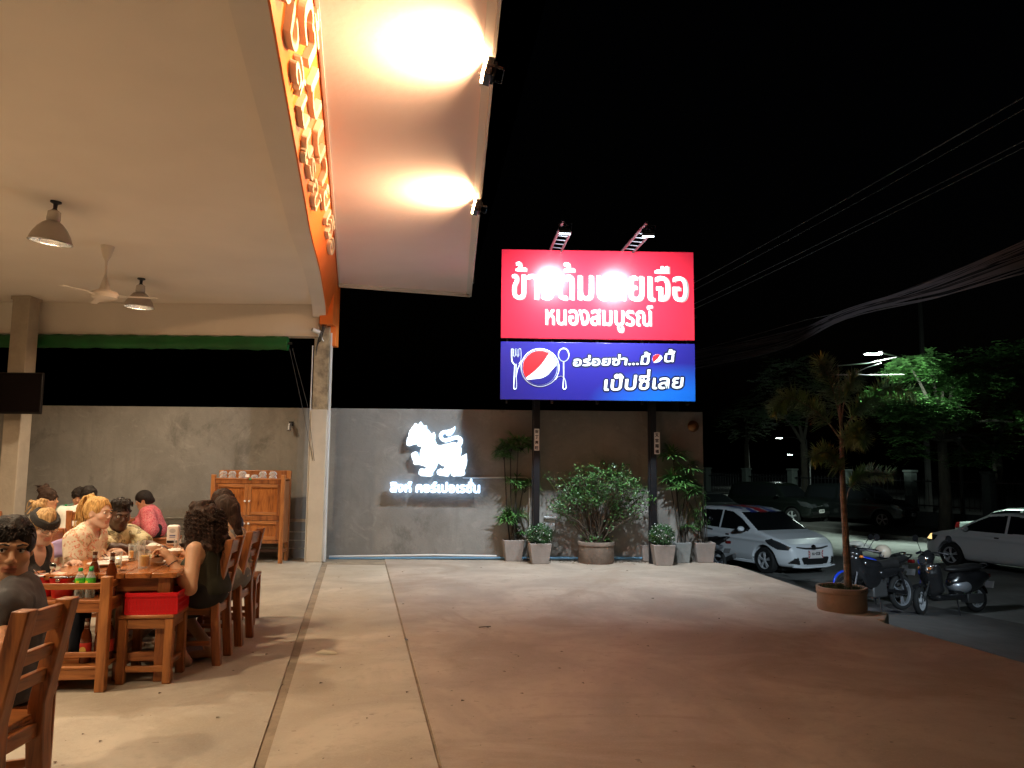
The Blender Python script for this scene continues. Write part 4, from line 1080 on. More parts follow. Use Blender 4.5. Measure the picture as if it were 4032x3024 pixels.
round_bush('round white flowered bush in a square pot in front of the right sign post', 2572, 2660, 2146, 2228, 2071, .385, 22, 3)
g, w, h = ground_pot(2536, 2566, 2148, 2213)
t = thing('square_planter', 'small empty square planter between the big shrub and the right round bush', 'planter', (g.x, g.y + .12, 0), R(10)); square_pot(t, .2, h, m_pot, .9)
# ---- big shrub in a ring pot
g, w, h = ground_pot(2283, 2427, 2137, 2224)
base = V((g.x, g.y + w * .5, 0)); t = thing('potted_shrub', 'wide open-branched green shrub in a round cement ring pot between the sign posts', 'potted shrub', base)
round_pot(t, w / 2, h, m_pot3); rng = random.Random(31); mc = MB(); ml = MB()
wx = lambda px, py: W(px, py, base.y) - base
tips = []
for k in range(46):
    a = rng.uniform(math.pi * .02, math.pi * .98); rr = rng.uniform(.72, 1.0)
    px = 2352 - math.cos(a) * 205 * rr; py = 2030 - math.sin(a) * 195 * rr
    if k > 36: px = 2352 + rng.uniform(-150, 170); py = rng.uniform(1880, 2010)
    p = wx(px, py); p.y = rng.uniform(-.42, .28) * (1 - abs(px - 2352) / 420); tips.append(p)
def branch(p0, p1, r0, depth):
    d = p1 - p0; m1 = along(p0, p1, .5) + V((rng.uniform(-.05, .05), rng.uniform(-.05, .05), d.length * .08))
    mc.tube([p0, m1, p1], [r0, r0 * .75, r0 * .45], 5)
    if depth == 0:
        return
    for _ in range(3 if depth > 1 else 4):
        u = rng.uniform(.45, .98); s = along(m1, p1, max(0, (u - .5) * 2)) if u > .5 else along(p0, m1, u * 2)
        e = s + V((rng.uniform(-.16, .16), rng.uniform(-.14, .14), rng.uniform(-.02, .17)))
        branch(s, e, r0 * .5, depth - 1)
        if depth == 1:
            for _ in range(7):
                rleaf(ml, e + V((rng.gauss(0, .035), rng.gauss(0, .035), rng.gauss(0, .035))), rng.uniform(.035, .06), .022, rng)
for p in tips:
    st = V((rng.uniform(-.10, .10), rng.uniform(-.10, .10), h - .06))
    branch(st, p, rng.uniform(.007, .012), 2)
    for _ in range(10): rleaf(ml, p + V((rng.gauss(0, .05), rng.gauss(0, .05), rng.gauss(0, .05))), rng.uniform(.035, .06), .022, rng)
for _ in range(120):
    rleaf(ml, V((rng.gauss(0, .12), rng.gauss(0, .1), h + abs(rng.gauss(0, .06)))), .05, .022, rng)
ml.v = [(x, min(y, WALL_Y - .03 - base.y), z) for (x, y, z) in ml.v]
mc.build('branches', m_twig, t, smooth=True); ml.build('foliage', m_leafB, t)
# dead leaves and wet dirt at the foot of the wall
mb = MB(); rng = random.Random(5)
for k in range(420):
    x = rng.uniform(.1, 2.6); y = 12.27 - abs(rng.gauss(0, .16)); p = V((x, y, .004)); a = rng.uniform(0, 6.28); l = rng.uniform(.02, .05)
    d = V((math.cos(a), math.sin(a), .15)); s = V((-d.y, d.x, .1)); mb.add([p, p + d * l * .5 + s * l * .3, p + d * l, p + d * l * .5 - s * l * .3], [(0, 1, 2, 3)])
tag(mb.build('leaf_litter', M('dead_leaf', (.10, .06, .035), .8, var=.4, scale=8)), 'dead leaves scattered along the foot of the wall among the pots', 'leaf litter', None, 'stuff')
# ---- foxtail palm in the big clay ring pot at the kerb
pw = W(3454, 2350, pot_c.y).x - W(3258, 2350, pot_c.y).x; ph = W(3358, 2312, pot_c.y + .2).z
base = V((pot_c.x, pot_c.y + pw / 2, 0)); t = thing('potted_palm', 'young palm with bushy feathery fronds in a big brown ring pot at the kerb', 'potted palm', base)
round_pot(t, pw / 2 / 1.035, ph, m_pot4); rng = random.Random(41); mc = MB(); ml = MB(); mr = MB()
P8 = lambda x, y, dy=0.0: W(2700 + x * .7234, 1300 + y * .7234, base.y + dy) - base
tr = [P8(885, 1378), P8(872, 1150), P8(857, 900), P8(850, 650), P8(846, 520)]
tr[0].z = ph - .07
mc.tube(tr, [.040, .036, .030, .024, .016], 12); mc.build('trunk', m_barkp, t, smooth=True)
def spline(pts, n=16):
    pts = [V(p) for p in pts]; pp = [2 * pts[0] - pts[1]] + pts + [2 * pts[-1] - pts[-2]]; out = []
    for i in range(1, len(pp) - 2):
        for j in range(n):
            u = j / n; p0, p1, p2, p3 = pp[i - 1:i + 3]
            out.append(.5 * ((2 * p1) + (p2 - p0) * u + (2 * p0 - 5 * p1 + 4 * p2 - p3) * u * u + (3 * p1 - p0 - 3 * p2 + p3) * u ** 3))
    return out + [pts[-1]]
def foxtail(pts, l=.17, start=.25, dens=15):
    sp_ = spline(pts, 14); n = len(sp_); mr.tube(sp_, [.009 * (1 - .8 * i / n) + .0012 for i in range(n)], 5)
    for i in range(int(n * start), n):
        u = i / n; d = (sp_[min(i + 1, n - 1)] - sp_[i - 1]).normalized(); o = d.orthogonal().normalized(); q = d.cross(o)
        for k in range(dens):
            a = rng.uniform(0, 6.283); s = (o * math.cos(a) + q * math.sin(a)) * 1.0 + d * rng.uniform(.4, .9)
            leaf_strip(ml, sp_[i], s, V((0, 0, 1)), l * rng.uniform(.85, 1.35) * (1 - .35 * max(0, u - .7) / .3), .018, rng.uniform(-.05, .22), 2)
foxtail([P8(846, 560), P8(825, 420, -.1), P8(780, 260, -.2), P8(735, 165, -.3)], .17, .35)
foxtail([P8(846, 600), P8(780, 510, -.1), P8(680, 420, -.15), P8(560, 370, -.2), P8(480, 430, -.2)], .16)
foxtail([P8(850, 580), P8(900, 480, .1), P8(1000, 375, .25), P8(1120, 310, .4), P8(1240, 345, .5)], .16)
foxtail([P8(852, 640), P8(890, 590, -.3), P8(935, 550, -.6), P8(960, 600, -.8)], .15, .2)
foxtail([P8(850, 800), P8(825, 740, -.15), P8(760, 665, -.3), P8(690, 690, -.4)], .14)
foxtail([P8(870, 950), P8(895, 860, .1), P8(980, 780, .2), P8(1120, 785, .3)], .13, .35)
foxtail([P8(846, 560), P8(860, 400, .3), P8(905, 280, .5), P8(930, 260, .7)], .15, .35)
mr.tube([P8(846, 540), P8(838, 400), P8(828, 185)], [.016, .011, .003], 6)
mr.build('frond_stalks', m_barkp, t, smooth=True); ml.build('fronds', m_leafD, t)
mf = MB()
for k in range(900):
    a = rng.uniform(0, 6.28); r_ = pw * .46 * math.sqrt(rng.random()); p = V((r_ * math.cos(a), r_ * math.sin(a), ph - .06))
    leaf_strip(mf, p, V((rng.uniform(-.7, .7), rng.uniform(-.7, .7), 1)), V((0, 1, 0)), rng.uniform(.06, .15) * (1.2 - r_ / pw), .011, .35, 2)
mf.build('fern', m_fern, t)
# ---- street trees beyond the road
def street_tree(name, label, px, d, crown, seed, n_leaf, leaf, trunk_r, fork_py, lean=(0, 0), group='street trees across the road'):
    rng = random.Random(seed); b = G(px, 1900, -9) ; x = W(px, 1827, d).x; base = V((x, d, ROAD_Z + .14))
    t = thing(name, label, 'tree', base, 0, group); mt = MB(); ml = MB()
    f = W(px, fork_py, d) - base + V((lean[0], lean[1], 0))
    mt.tube([V((0, 0, -.1)), f * .4 + V((.06, 0, 0)), f], [trunk_r * 1.25, trunk_r, trunk_r * .8], 10)
    for (cpx, cpy, rpx, wgt, dd) in crown:
        c = W(cpx, cpy, d + dd) - base; r = rpx / FOC * d
        pts = [f, along(f, c, .55) + V((0, 0, .3)), c]; mt.tube(spline(pts, 5), [trunk_r * .5 * (1 - .07 * i) for i in range(11)], 6)
        for _ in range(int(n_leaf * wgt)):
            # sprays of small leaflets along a twig
            a = rng.uniform(0, 6.283); e = rng.uniform(-1, 1); q = rng.uniform(.25, 1) ** .6
            s = math.sqrt(1 - e * e); p = c + V((r * s * math.cos(a) * q, r * s * math.sin(a) * q, r * .62 * e * q))
            dr = V((math.cos(a) + rng.uniform(-.6, .6), math.sin(a) + rng.uniform(-.6, .6), rng.uniform(-.5, .25))).normalized(); sd = V((-dr.y, dr.x, 0)).normalized()
            L_ = leaf * rng.uniform(2.2, 4)
            for j in range(5):
                for sg in (-1, 1):
                    o = p + dr * (L_ * (j + .5) / 5); dv = (dr * .4 + sd * sg + V((0, 0, rng.uniform(-.3, .2)))).normalized(); w_ = V((dr.x, dr.y, .15)) * leaf * .30
                    ml.add([o, o + dv * leaf * .5 + w_, o + dv * leaf, o + dv * leaf * .5 - w_], [(0, 1, 2, 3)])
    mt.build('trunk', m_bark, t, smooth=True); ml.build('crown', m_leafT, t)
c8 = lambda x, y: (2700 + x * .7234, 1300 + y * .7234)
def CR(lst): return [(*c8(x, y), r, w, dd) for (x, y, r, w, dd) in lst]
street_tree('street_tree', 'green tree lit from above by the street lamp, beside the pale sedan', c8(1395, 0)[0], 28.0,
            CR([(1230, 210, 85, .9, -1), (1330, 180, 75, .7, 0), (1160, 420, 100, 1.1, -1.5), (1290, 450, 105, 1.1, -1), (1420, 470, 85, .9, -.5), (1480, 250, 80, .7, .5), (1600, 300, 95, .8, .5), (1100, 370, 60, .6, -2), (1200, 560, 60, .5, -1), (1640, 620, 85, .5, 0), (1550, 690, 60, .4, -1), (1230, 660, 55, .3, 0), (1780, 500, 90, .4, .5), (1400, 330, 95, .9, 0)]), 51, 330, .135, .20, c8(0, 600)[1])
for k, (x, d, cr, sd) in enumerate(((1690, 33, [(1700, 200, 150, 1, 0), (1830, 350, 150, 1, 0), (1850, 150, 140, 1, 0)], 52), (640, 46, [(560, 250, 130, 1, 0), (690, 380, 120, 1, 0), (500, 450, 90, .8, 0)], 53), (330, 60, [(330, 500, 110, 1, 0), (420, 420, 100, 1, 0)], 54))):
    street_tree('street_tree', ['dark tree standing unlit at the far right edge behind the lit one', 'dark unlit tree behind the potted palm across the road', 'distant dark tree beyond the end of the wall'][k], c8(x, 0)[0], d, CR(cr), sd, 170, .22, .22, c8(0, 620)[1])
# ================================================================== STREET: LAMPS, WIRES, FENCE
def street_lamp(p, label, watts, arm_dx, emit=90.0, arm_dy=0.0, aim=None, cone=None):
    t = thing('street_lamp', label, 'street lamp', (p.x + arm_dx, p.y + arm_dy, ROAD_Z + .1), 0, 'street lamps along the road')
    h = p.z - ROAD_Z - .1
    mb = MB(); mb.tube([(0, 0, 0), (0, 0, h * .7), (0, 0, h - .1)], [.09, .07, .05], 10); mb.build('pole', M('galvanised', (.035, .035, .035), .6, .3), t, smooth=True)
    mb = MB(); mb.tube([(0, 0, h - .3), (-arm_dx * .5, -arm_dy * .5, h + .08), (-arm_dx + .2 * (1 if arm_dx > 0 else -1), -arm_dy, h + .04)], .03, 8); mb.build('arm', M('galvanised', (.1, .1, .1)), t, smooth=True)
    mb = MB(); mb.box((-arm_dx, -arm_dy, h + .02), (.62, .26, .10), taper=(.8, .7)); mb.build('head', M('galvanised', (.1, .1, .1)), t, bevel=.02)
    mb = MB(); mb.box((-arm_dx, -arm_dy, h - .035), (.48, .2, .012)); mb.build('lens', M('street_led', (1, 1, 1), .4, emit=(.80, 1.0, .90), estr=emit), t)
    if watts:
        if cone:
            ld = bpy.data.lights.new('street_light', 'SPOT'); ld.spot_size = R(cone); ld.spot_blend = 1.0; ld.shadow_soft_size = .15
        else:
            ld = bpy.data.lights.new('street_light', 'AREA'); ld.shape = 'RECTANGLE'; ld.size = .48; ld.size_y = .2; ld.spread = R(150)
        ld.energy = watts; ld.color = (.78, 1.0, .88) if not cone else (.72, .88, 1.0)
        lo = bpy.data.objects.new('street_light', ld); COL.objects.link(lo); lo.parent = t; lo.location = (-arm_dx, -arm_dy, h - .045)
        if aim is not None: lo.rotation_euler = (V(aim)).to_track_quat('-Z', 'Y').to_euler()
    return t
street_lamp(W(3437, 1390, 25.0), 'lit street lamp on an arm above the green tree', 1500.0, 5.6, 90, 5.0, (.62, .42, -.75))
street_lamp(W(3068, 1724, 62.0), 'distant lit street lamp, the higher of two beyond the palm', 500.0, 2.2, 220)
street_lamp(W(3111, 1789, 85.0), 'most distant lit street lamp, lower of two beyond the palm', 500.0, 2.2, 220)
street_lamp(V((6.4, .6, 5.6)), 'unseen street lamp added on the kerb to light the parked hatchback, nearest the camera', 11500.0, .9, 60, 0, V((5.7, 16.4, -.5)) - V((6.4, .6, 5.6)), 25)  # lamp added out of view; its narrow beam lights the hatchback's side
# overhead wires along the road
m_wire = M('wire_grey', (.32, .30, .29), .5, .3); m_wireb = M('cable_sheath', (.34, .29, .31), .6)
def catenary(a, b, sag, n=22):
    return [along(a, b, i / n) - V((0, 0, sag * 4 * (i / n) * (1 - i / n))) for i in range(n + 1)]
def extend(a, b, k): return a + (b - a) * k
for k, (y0, y1) in enumerate(((1108, 357), (1134, 406), (1184, 530), (1204, 556))):
    a = W(2640, y0 + 55, 25.5); b = W(4032, y1, 12.5); e = extend(a, b, 1.5)
    mb = MB(); mb.tube(catenary(a, e, .12), .011 if k == 0 else .008, 5)
    tag(mb.build('power_line', m_wire, smooth=True), ['topmost of the four power lines crossing the night sky', 'second power line from the top in the night sky', 'third power line from the top in the night sky', 'lowest of the four separate power lines in the sky'][k], 'power line', 'power lines over the road')
m_wired = M('cable_black_old', (.05, .042, .045), .7)
ct = thing('cable_bundle', 'thick sagging bundle of black telephone cables running from behind the billboard', 'cable bundle', (0, 0, 0))
rng = random.Random(61)
for k in range(30):
    u = k / 29
    y0 = 1385 + 60 * u + rng.uniform(-14, 14); y1 = 950 + 125 * u ** 1.2 + rng.uniform(-14, 14)
    ym = 1232 + 16 * rng.uniform(-1, 1) + 14 * u
    a = W(2640, y0 + 22, 24.5 + rng.uniform(-.2, .2)); m1 = W(3050, 1322 + 66 * u + rng.uniform(-12, 12), 20.3); mm = W(3330, ym, 17.6); m2 = W(3700, 1088 + 76 * u + rng.uniform(-12, 12), 14.9); b = W(4032, y1, 13.0); e = b + (b - m2) * 2.2
    mb = MB(); mb.tube(spline([a, m1, mm, m2, b, e], 6), rng.choice((.009, .012, .015)), 4); mb.build('cable', rng.choice((m_wireb, m_wireb, m_wired)), ct, smooth=True)
mb = MB(); mb.tube([W(2640, 1408, 24.6), W(3000, 1310, 20.8), W(3180, 1258, 19.0), W(3400, 1212, 17.1)], .008, 5)
tag(mb.build('drop_wire', m_wire, smooth=True), 'single thin wire running just above the thick cable bundle', 'wire')
mb = MB()
mb.tube([W(3270, 1475, 24.6), W(3420, 1477, 24.7), W(3560, 1476, 24.8)], .022, 6); mb.tube([W(3300, 1440, 24.7), W(3420, 1430, 24.8), W(3530, 1407, 25)], .018, 6); mb.tube([W(3360, 1470, 24.5), W(3420, 1445, 24.6), W(3470, 1430, 24.8)], .014, 6)
tag(mb.build('lamp_wires', m_wire, smooth=True), 'short bright wires crossing just below the near street lamp', 'wire')
m_pole = M('concrete_pole', (.035, .032, .03), .85, var=.15, scale=3)
for px, d, lab in ((2660, 26.0, 'concrete utility pole standing behind the billboards'), (3652, 42.0, 'dim concrete utility pole behind the cables at the right')):
    p = W(px, 1827, d); t = thing('utility_pole', lab, 'utility pole', (p.x, d, ROAD_Z)); 
    zt2 = (9.6 if d < 30 else W(px, 1165, d).z - ROAD_Z)
    mb = MB(); mb.box((0, 0, zt2 / 2), (.26, .26, zt2), taper=(.62, .62)); mb.build('shaft', m_pole, t, bevel=.02)
    if d < 30:
        for z in (8.9, 7.6): mb = MB(); mb.box((0, -.12, z), (1.5, .09, .1)); mb.build('crossarm', m_dsteel, t)
# far side: low wall with iron fence and rendered posts
m_fpost = M('fence_post', (.055, .065, .06), .85, var=.15, scale=3)
ft = thing('iron_fence', 'dark iron fence with square posts on a low wall across the road', 'fence', (0, 0, 0))
mb = MB(); a = at_sn(28.5, -6, ROAD_Z + .14); b = at_sn(28.5, 60, ROAD_Z + .14); mb.beam(a + V((0, 0, .3)), b + V((0, 0, .3)), .2, .6); mb.build('low_wall', m_fpost, ft)
for k in range(17):
    p = at_sn(28.5, -4 + k * 3.4, ROAD_Z + .14); mb = MB(); mb.box((0, 0, 1.1), (.36, .36, 2.2), Matrix.Rotation(R(23), 3, 'Z')); mb.box((0, 0, 2.25), (.44, .44, .1), Matrix.Rotation(R(23), 3, 'Z')); o = mb.build('post', m_fpost, ft, bevel=.02); o.location = p
mb = MB()
for z in (.85, 1.85): mb.beam(a + V((0, 0, z)), b + V((0, 0, z)), .03, .05)
n = 300
for i in range(n): p = along(a, b, i / n); mb.box((p.x, p.y, p.z + 1.35), (.018, .018, 1.25))
mb.build('railings', m_dsteel, ft)

# ================================================================== CARS
def poly_sdf(poly, X, Z):
    d = np.full(np.broadcast(X, Z).shape, 1e9); s = np.ones_like(d); n = len(poly); j = n - 1
    for i in range(n):
        (xi, zi), (xj, zj) = poly[i], poly[j]; ex, ez = xj - xi, zj - zi; wx, wz = X - xi, Z - zi
        t = np.clip((wx * ex + wz * ez) / max(ex * ex + ez * ez, 1e-12), 0, 1); bx, bz = wx - ex * t, wz - ez * t; d = np.minimum(d, bx * bx + bz * bz)
        c1 = Z >= zi; c2 = Z < zj; c3 = ex * wz > ez * wx
        s = np.where((c1 & c2 & c3) | (~c1 & ~c2 & ~c3), -s, s); j = i
    return s * np.sqrt(d)
def inpoly(poly, x, z): return poly_sdf(poly, x, z) < 0
def smax(a, b, k):
    h = np.clip(.5 - .5 * (b - a) / k, 0, 1); return b * (1 - h) + a * h + k * h * (1 - h)
m_tyre = M('tyre', (.014, .014, .014), .8); m_alloy = M('alloy', (.60, .61, .63), .38, .35); m_glass = M('car_glass', (.006, .007, .008), .05, spec=.6)
m_blk = M('black_trim', (.012, .012, .012), .45); m_lampc = M('lamp_clear', (.06, .065, .07), .06, .5, coat=.8); m_plate = M('plate_white', (.62, .60, .58), .5); m_chrome = M('chrome', (.75, .75, .76), .12, 1.0)
m_tail = M('tail_red', (.10, .006, .006), .2)
m_tailon = M('tail_red_lit', (.6, .02, .02), .3, emit=(1, .03, .03), estr=5)
def wheel(parent, x, y, r, w, spokes=5, side=1):
    t = bpy.data.objects.new('wheel', None); COL.objects.link(t); t.parent = parent; t.location = (x, y, r)
    q = Euler((R(90), 0, 0)).to_matrix()
    mb = MB(); ri = r * .66; mb.lathe([(ri, -w / 2), (r * .93, -w / 2), (r, -w * .36), (r, w * .36), (r * .93, w / 2), (ri, w / 2), (ri, -w / 2)], (0, 0, 0), 36, q); mb.build('tyre', m_tyre, t, smooth=True, angle=30)
    mb = MB(); mb.lathe([(ri, -w * .45), (ri * .93, -w * .40), (ri * .93, w * .40), (ri, w * .45), (ri, -w * .45)], (0, 0, 0), 30, q)
    yo = -side * -1
    for k in range(spokes):
        a = 2 * math.pi * k / spokes + .3
        for da in (-.13, .13):
            d0 = V((math.cos(a), 0, math.sin(a))) * ri * .16; d1 = V((math.cos(a + da), 0, math.sin(a + da))) * ri * .95
            mb.beam(d0 + V((0, side * w * .36, 0)), d1 + V((0, side * w * .40, 0)), r * .085, .03, (0, 1, 0))
    mb.lathe([(ri * .22, -.02), (ri * .2, .02), (0.001, .03)], (0, side * w * .37, 0), 16, Euler((R(-90 * side), 0, 0)).to_matrix()); mb.build('rim', m_alloy, t)
    mb = MB(); mb.lathe([(ri * .92, 0), (0.001, 0)], (0, side * w * .12, 0), 24, q); mb.build('brake_disc', m_dsteel, t)
    return t
def car(name, label, origin, heading, prof, wid, paint, h=.02, wheels=(1.25, -1.27), wr=.30, belt=.92, tum=.36, glass_poly=(), wind=None, rear=None, front_feats=True, plate=None, group=None, roof=None, handles=(), mirror=(.78, .98), tail=False, head_poly=None, tail_on=False, intake=None, lamps=None, rear_light=None):
    t = thing(name, label, 'car', origin, math.atan2(heading[1], heading[0]), group)
    xs = [p[0] for p in prof]; zs = [p[1] for p in prof]; x0, x1, z0, z1 = min(xs), max(xs), min(zs), max(zs)
    S = SDF((x0 - .12, -wid / 2 - .12, z0 - .1), (x1 + .12, wid / 2 + .12, z1 + .1), h); X, Y, Z = S._grid((slice(None),) * 3)
    P2 = poly_sdf(prof, X, Z)
    u = np.clip((X - (x1 - .75)) / .75, 0, 1); v = np.clip(((x0 + .6) - X) / .6, 0, 1)
    half = wid / 2 - .26 * u ** 2.2 - .13 * v ** 2 - tum * np.maximum(0, Z - belt) - .10 * np.clip((.42 - Z) / .25, 0, 1) ** 1.5
    half = half + .018 * np.exp(-((Z - belt + .14) / .035) ** 2)       # shoulder crease
    D = smax(P2, np.abs(Y) - half, .10)
    for wx_ in wheels:                                                  # wheel arches with a soft lip
        cyl = np.sqrt((X - wx_) ** 2 + (Z - wr) ** 2) - (wr + .055)
        D = np.minimum(D, np.where(True, smax(np.maximum(np.abs(Y) - half - .022, -1), np.abs(cyl - .03) - .03, .05) + 0 * D, D)) if False else D
        cut = np.maximum(cyl, (wid / 2 - .30) - np.abs(Y)); D = smax(D, -cut, .025)
    S.D = np.broadcast_to(D, tuple(S.n)).astype(np.float32).copy()
    v, f = S.mesh(); body = mesh_obj('body', v, f, paint, t); body.data.set_sharp_from_angle(angle=R(55))
    C = v[f].mean(1); N_ = np.cross(v[f[:, 1]] - v[f[:, 0]], v[f[:, 2]] - v[f[:, 0]]); N_ /= np.linalg.norm(N_, axis=1)[:, None] + 1e-9
    vn = np.zeros_like(v); 
    for i in range(4): np.add.at(vn, f[:, i], N_)
    vn /= np.linalg.norm(vn, axis=1)[:, None] + 1e-9
    def patch(nm, mask, mat, off=.004, parent=None):
        if mask.sum() == 0: return
        ff = f[mask]; ids, inv = np.unique(ff, return_inverse=True); return mesh_obj(nm, v[ids] + vn[ids] * off, inv.reshape(ff.shape), mat, parent or t)
    side = np.abs(N_[:, 1]) > .5
    for gp in glass_poly:
        m_ = inpoly(gp, C[:, 0], C[:, 2]) & side
        for sg in (-1, 1): patch('window', m_ & (C[:, 1] * sg > 0), m_glass)
    if wind is not None:
        zlo, zhi, xlo, xhi, inset = wind
        hw = wid / 2 - tum * np.maximum(0, C[:, 2] - belt) - inset
        patch('windscreen', (C[:, 2] > zlo) & (C[:, 2] < zhi) & (C[:, 0] > xlo) & (C[:, 0] < xhi) & (np.abs(C[:, 1]) < hw) & (N_[:, 2] > .2) & (N_[:, 0] > .25), m_glass)
    if rear is not None:
        zlo, zhi, xhi, inset = rear
        hw = wid / 2 - tum * np.maximum(0, C[:, 2] - belt) - inset
        patch('rear_window', (C[:, 2] > zlo) & (C[:, 2] < zhi) & (C[:, 0] < xhi) & (np.abs(C[:, 1]) < hw) & (N_[:, 0] < -.2), m_glass)
    if roof: roof(patch, C, N_)
    if head_poly:
        for sg in (-1, 1):
            hl = patch('headlight', inpoly(head_poly, C[:, 0], C[:, 2]) & (C[:, 1] * sg > .28) & (N_[:, 0] > -.05) & (N_[:, 2] < .8), m_lampc, .006)
    if lamps: lamps(patch, C, N_, t)
    if intake:
        for nm, yz in intake:
            patch(nm, inpoly(yz, np.abs(C[:, 1]), C[:, 2]) & (N_[:, 0] > .25) & (C[:, 0] > x1 - .6), m_blk, .004)
    if rear_light:
        for sg in (-1, 1): patch('tail_light', inpoly(rear_light, C[:, 0], C[:, 2]) & (C[:, 1] * sg > .3), m_tailon if tail_on else m_tail, .006)
    for wx_ in wheels:
        for sg in (-1, 1): wheel(t, wx_, sg * (wid / 2 - .115), wr, .19, 5, sg)
        mb = MB(); mb.box((wx_, 0, wr + .02), (wr * 2.15, wid - .56, wr * 1.5)); mb.build('wheel_well', m_blk, t)
    mb = MB(); mb.box(((x0 + x1) / 2, 0, z0 + .03), (x1 - x0 - .5, wid - .5, .06)); mb.build('underbody', m_blk, t)
    for sg in (-1, 1):
        yb = wid / 2 - tum * max(0, mirror[1] - belt)
        s2 = SDF((mirror[0] - .15, -.16, -.13), (mirror[0] + .15, .16, .13), .012); s2.ell((mirror[0], 0, 0), (.075, .10, .065), 0); s2.plane((mirror[0] - .045, 0, 0), (-1, 0, 0), .01)
        mo = s2.build('wing_mirror', paint, t); mo.location = (0, sg * (yb + .12), mirror[1] + .02)
        mb = MB(); mb.box((mirror[0] + .01, sg * (yb + .03), mirror[1] - .04), (.07, .16, .03)); mb.build('mirror_stalk', m_blk, t)
    for hx, hz in handles:
        for sg in (-1, 1): mb = MB(); mb.box((hx, sg * (wid / 2 - .008), hz), (.13, .035, .05)); mb.build('door_handle', m_blk, t, bevel=.012)
    if plate:
        px_, pz, txt, fancy = plate; sgx = 1 if px_ > 0 else -1
        mb = MB(); mb.box((px_, 0, pz), (.015, .36, .15)); pl = mb.build('number_plate', m_plate, t, bevel=.004)
        mb = MB(); text_mb(mb, txt, .26, .07, V((px_ + sgx * .009, -.13 * sgx, pz - .02)), V((0, sgx, 0)), V((0, 0, 1)), .003, .001, 0, 6, .0001, V((sgx, 0, 0))); mb.build('plate_lettering', m_blk, pl)
        if fancy:
            mb = MB(); mb.box((px_ - .004, 0, pz), (.015, .46, .19)); fr = mb.build('plate_frame', M('plate_frame_white', (.6, .56, .55), .4), t)
            mb = MB()
            for sy in (-1, 1):
                for sz in (-1, 1): mb.beam((px_ + .005, sy * .185, pz + sz * .02), (px_ + .005, sy * .225, pz + sz * .085), .004, .022, (0, 1, 0))
            mb.box((px_ + .005, -.205, pz), (.004, .04, .02)); mb.box((px_ + .005, .205, pz), (.004, .04, .02)); mb.build('frame_cross', M('flag_red', (.45, .02, .03), .4), t)
    return t
def Gt(px, py):                    # sight line to the sloping ground beyond the kerb
    z = -.6
    for _ in range(40):
        g = G(px, py, z); z = .5 * z + .5 * ground_z(g.dot(NN))
    return G(px, py, z)
m_carw = M('car_white', (.70, .73, .75), .22, coat=.5, spec=.5)
hatch = [(-1.93, .24), (-2.0, .42), (-2.0, .62), (-1.97, .80), (-1.93, .98), (-1.80, 1.12), (-1.62, 1.36), (-1.50, 1.425), (-1.0, 1.48), (-.45, 1.495), (.05, 1.465), (.36, 1.395), (.72, 1.19), (1.08, .985), (1.35, .925), (1.68, .83), (1.90, .72), (1.99, .60), (2.02, .46), (2.03, .30), (1.98, .20), (1.5, .19), (-1.6, .20)]
def jack(patch, C, N_):
    top = (N_[:, 2] > .62) & (C[:, 2] > 1.36) & (C[:, 0] > -1.45); ay = np.abs(C[:, 1]); u = (C[:, 0] + .55)
    patch('roof_flag_red', top & (ay < .13), M('flag_red', (.45, .02, .03), .3), .004)
    dg = np.abs(ay - .16 - np.abs(u) * .36)
    patch('roof_flag_blue', top & (ay > .21) & (ay < .50) & (dg > .07) & (np.abs(u) > .14), M('flag_blue', (.02, .04, .25), .3), .004)
    patch('roof_flag_red', top & (np.abs(u) < .09) & (ay < .55), M('flag_red', (.45, .02, .03)), .005)
def hl(patch, C, N_, t):
    for sg in (-1, 1):
        for (x, y, z, r_) in ((1.70, .66, .70, .045), (1.80, .56, .68, .04)):
            mb = MB(); mb.sphere((x, sg * y, z), r_, 12, 8); mb.build('headlight_bulb', m_chrome, t, smooth=True)
    mb = MB(); mb.lathe([(.075, -.01), (.075, .012), (.055, .02), (.001, .022)], (1.985, 0, .64), 8, Euler((0, R(90), 0)).to_matrix()); mb.build('badge', m_chrome, t)
    mb = MB(); mb.tube([(1.93, .50, .655), (1.985, .25, .63), (2.0, 0, .625), (1.985, -.25, .63), (1.93, -.50, .655)], .022, 6); mb.build('grille', m_blk, t)
    mb = MB(); mb.tube([(1.98, .66, .225), (2.035, .35, .20), (2.04, 0, .20), (2.035, -.35, .20), (1.98, -.66, .225)], .018, 6); mb.build('bumper_lip', m_carw, t, smooth=True)
    for sg in (-1, 1):
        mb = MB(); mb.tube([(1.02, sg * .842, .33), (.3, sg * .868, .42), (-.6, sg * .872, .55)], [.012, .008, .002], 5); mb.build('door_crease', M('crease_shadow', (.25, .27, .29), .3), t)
        mb = MB(); mb.beam((-1.0, sg * .80, .23), (1.0, sg * .80, .23), .06, .07); mb.build('side_skirt', m_carw, t, bevel=.015)
h1 = V((.43, -.903, 0)).normalized(); r1 = V((h1.y, -h1.x, 0))
fw = G(3021, 2257, ROAD_Z); o1 = fw - h1 * 1.26 - r1 * .755
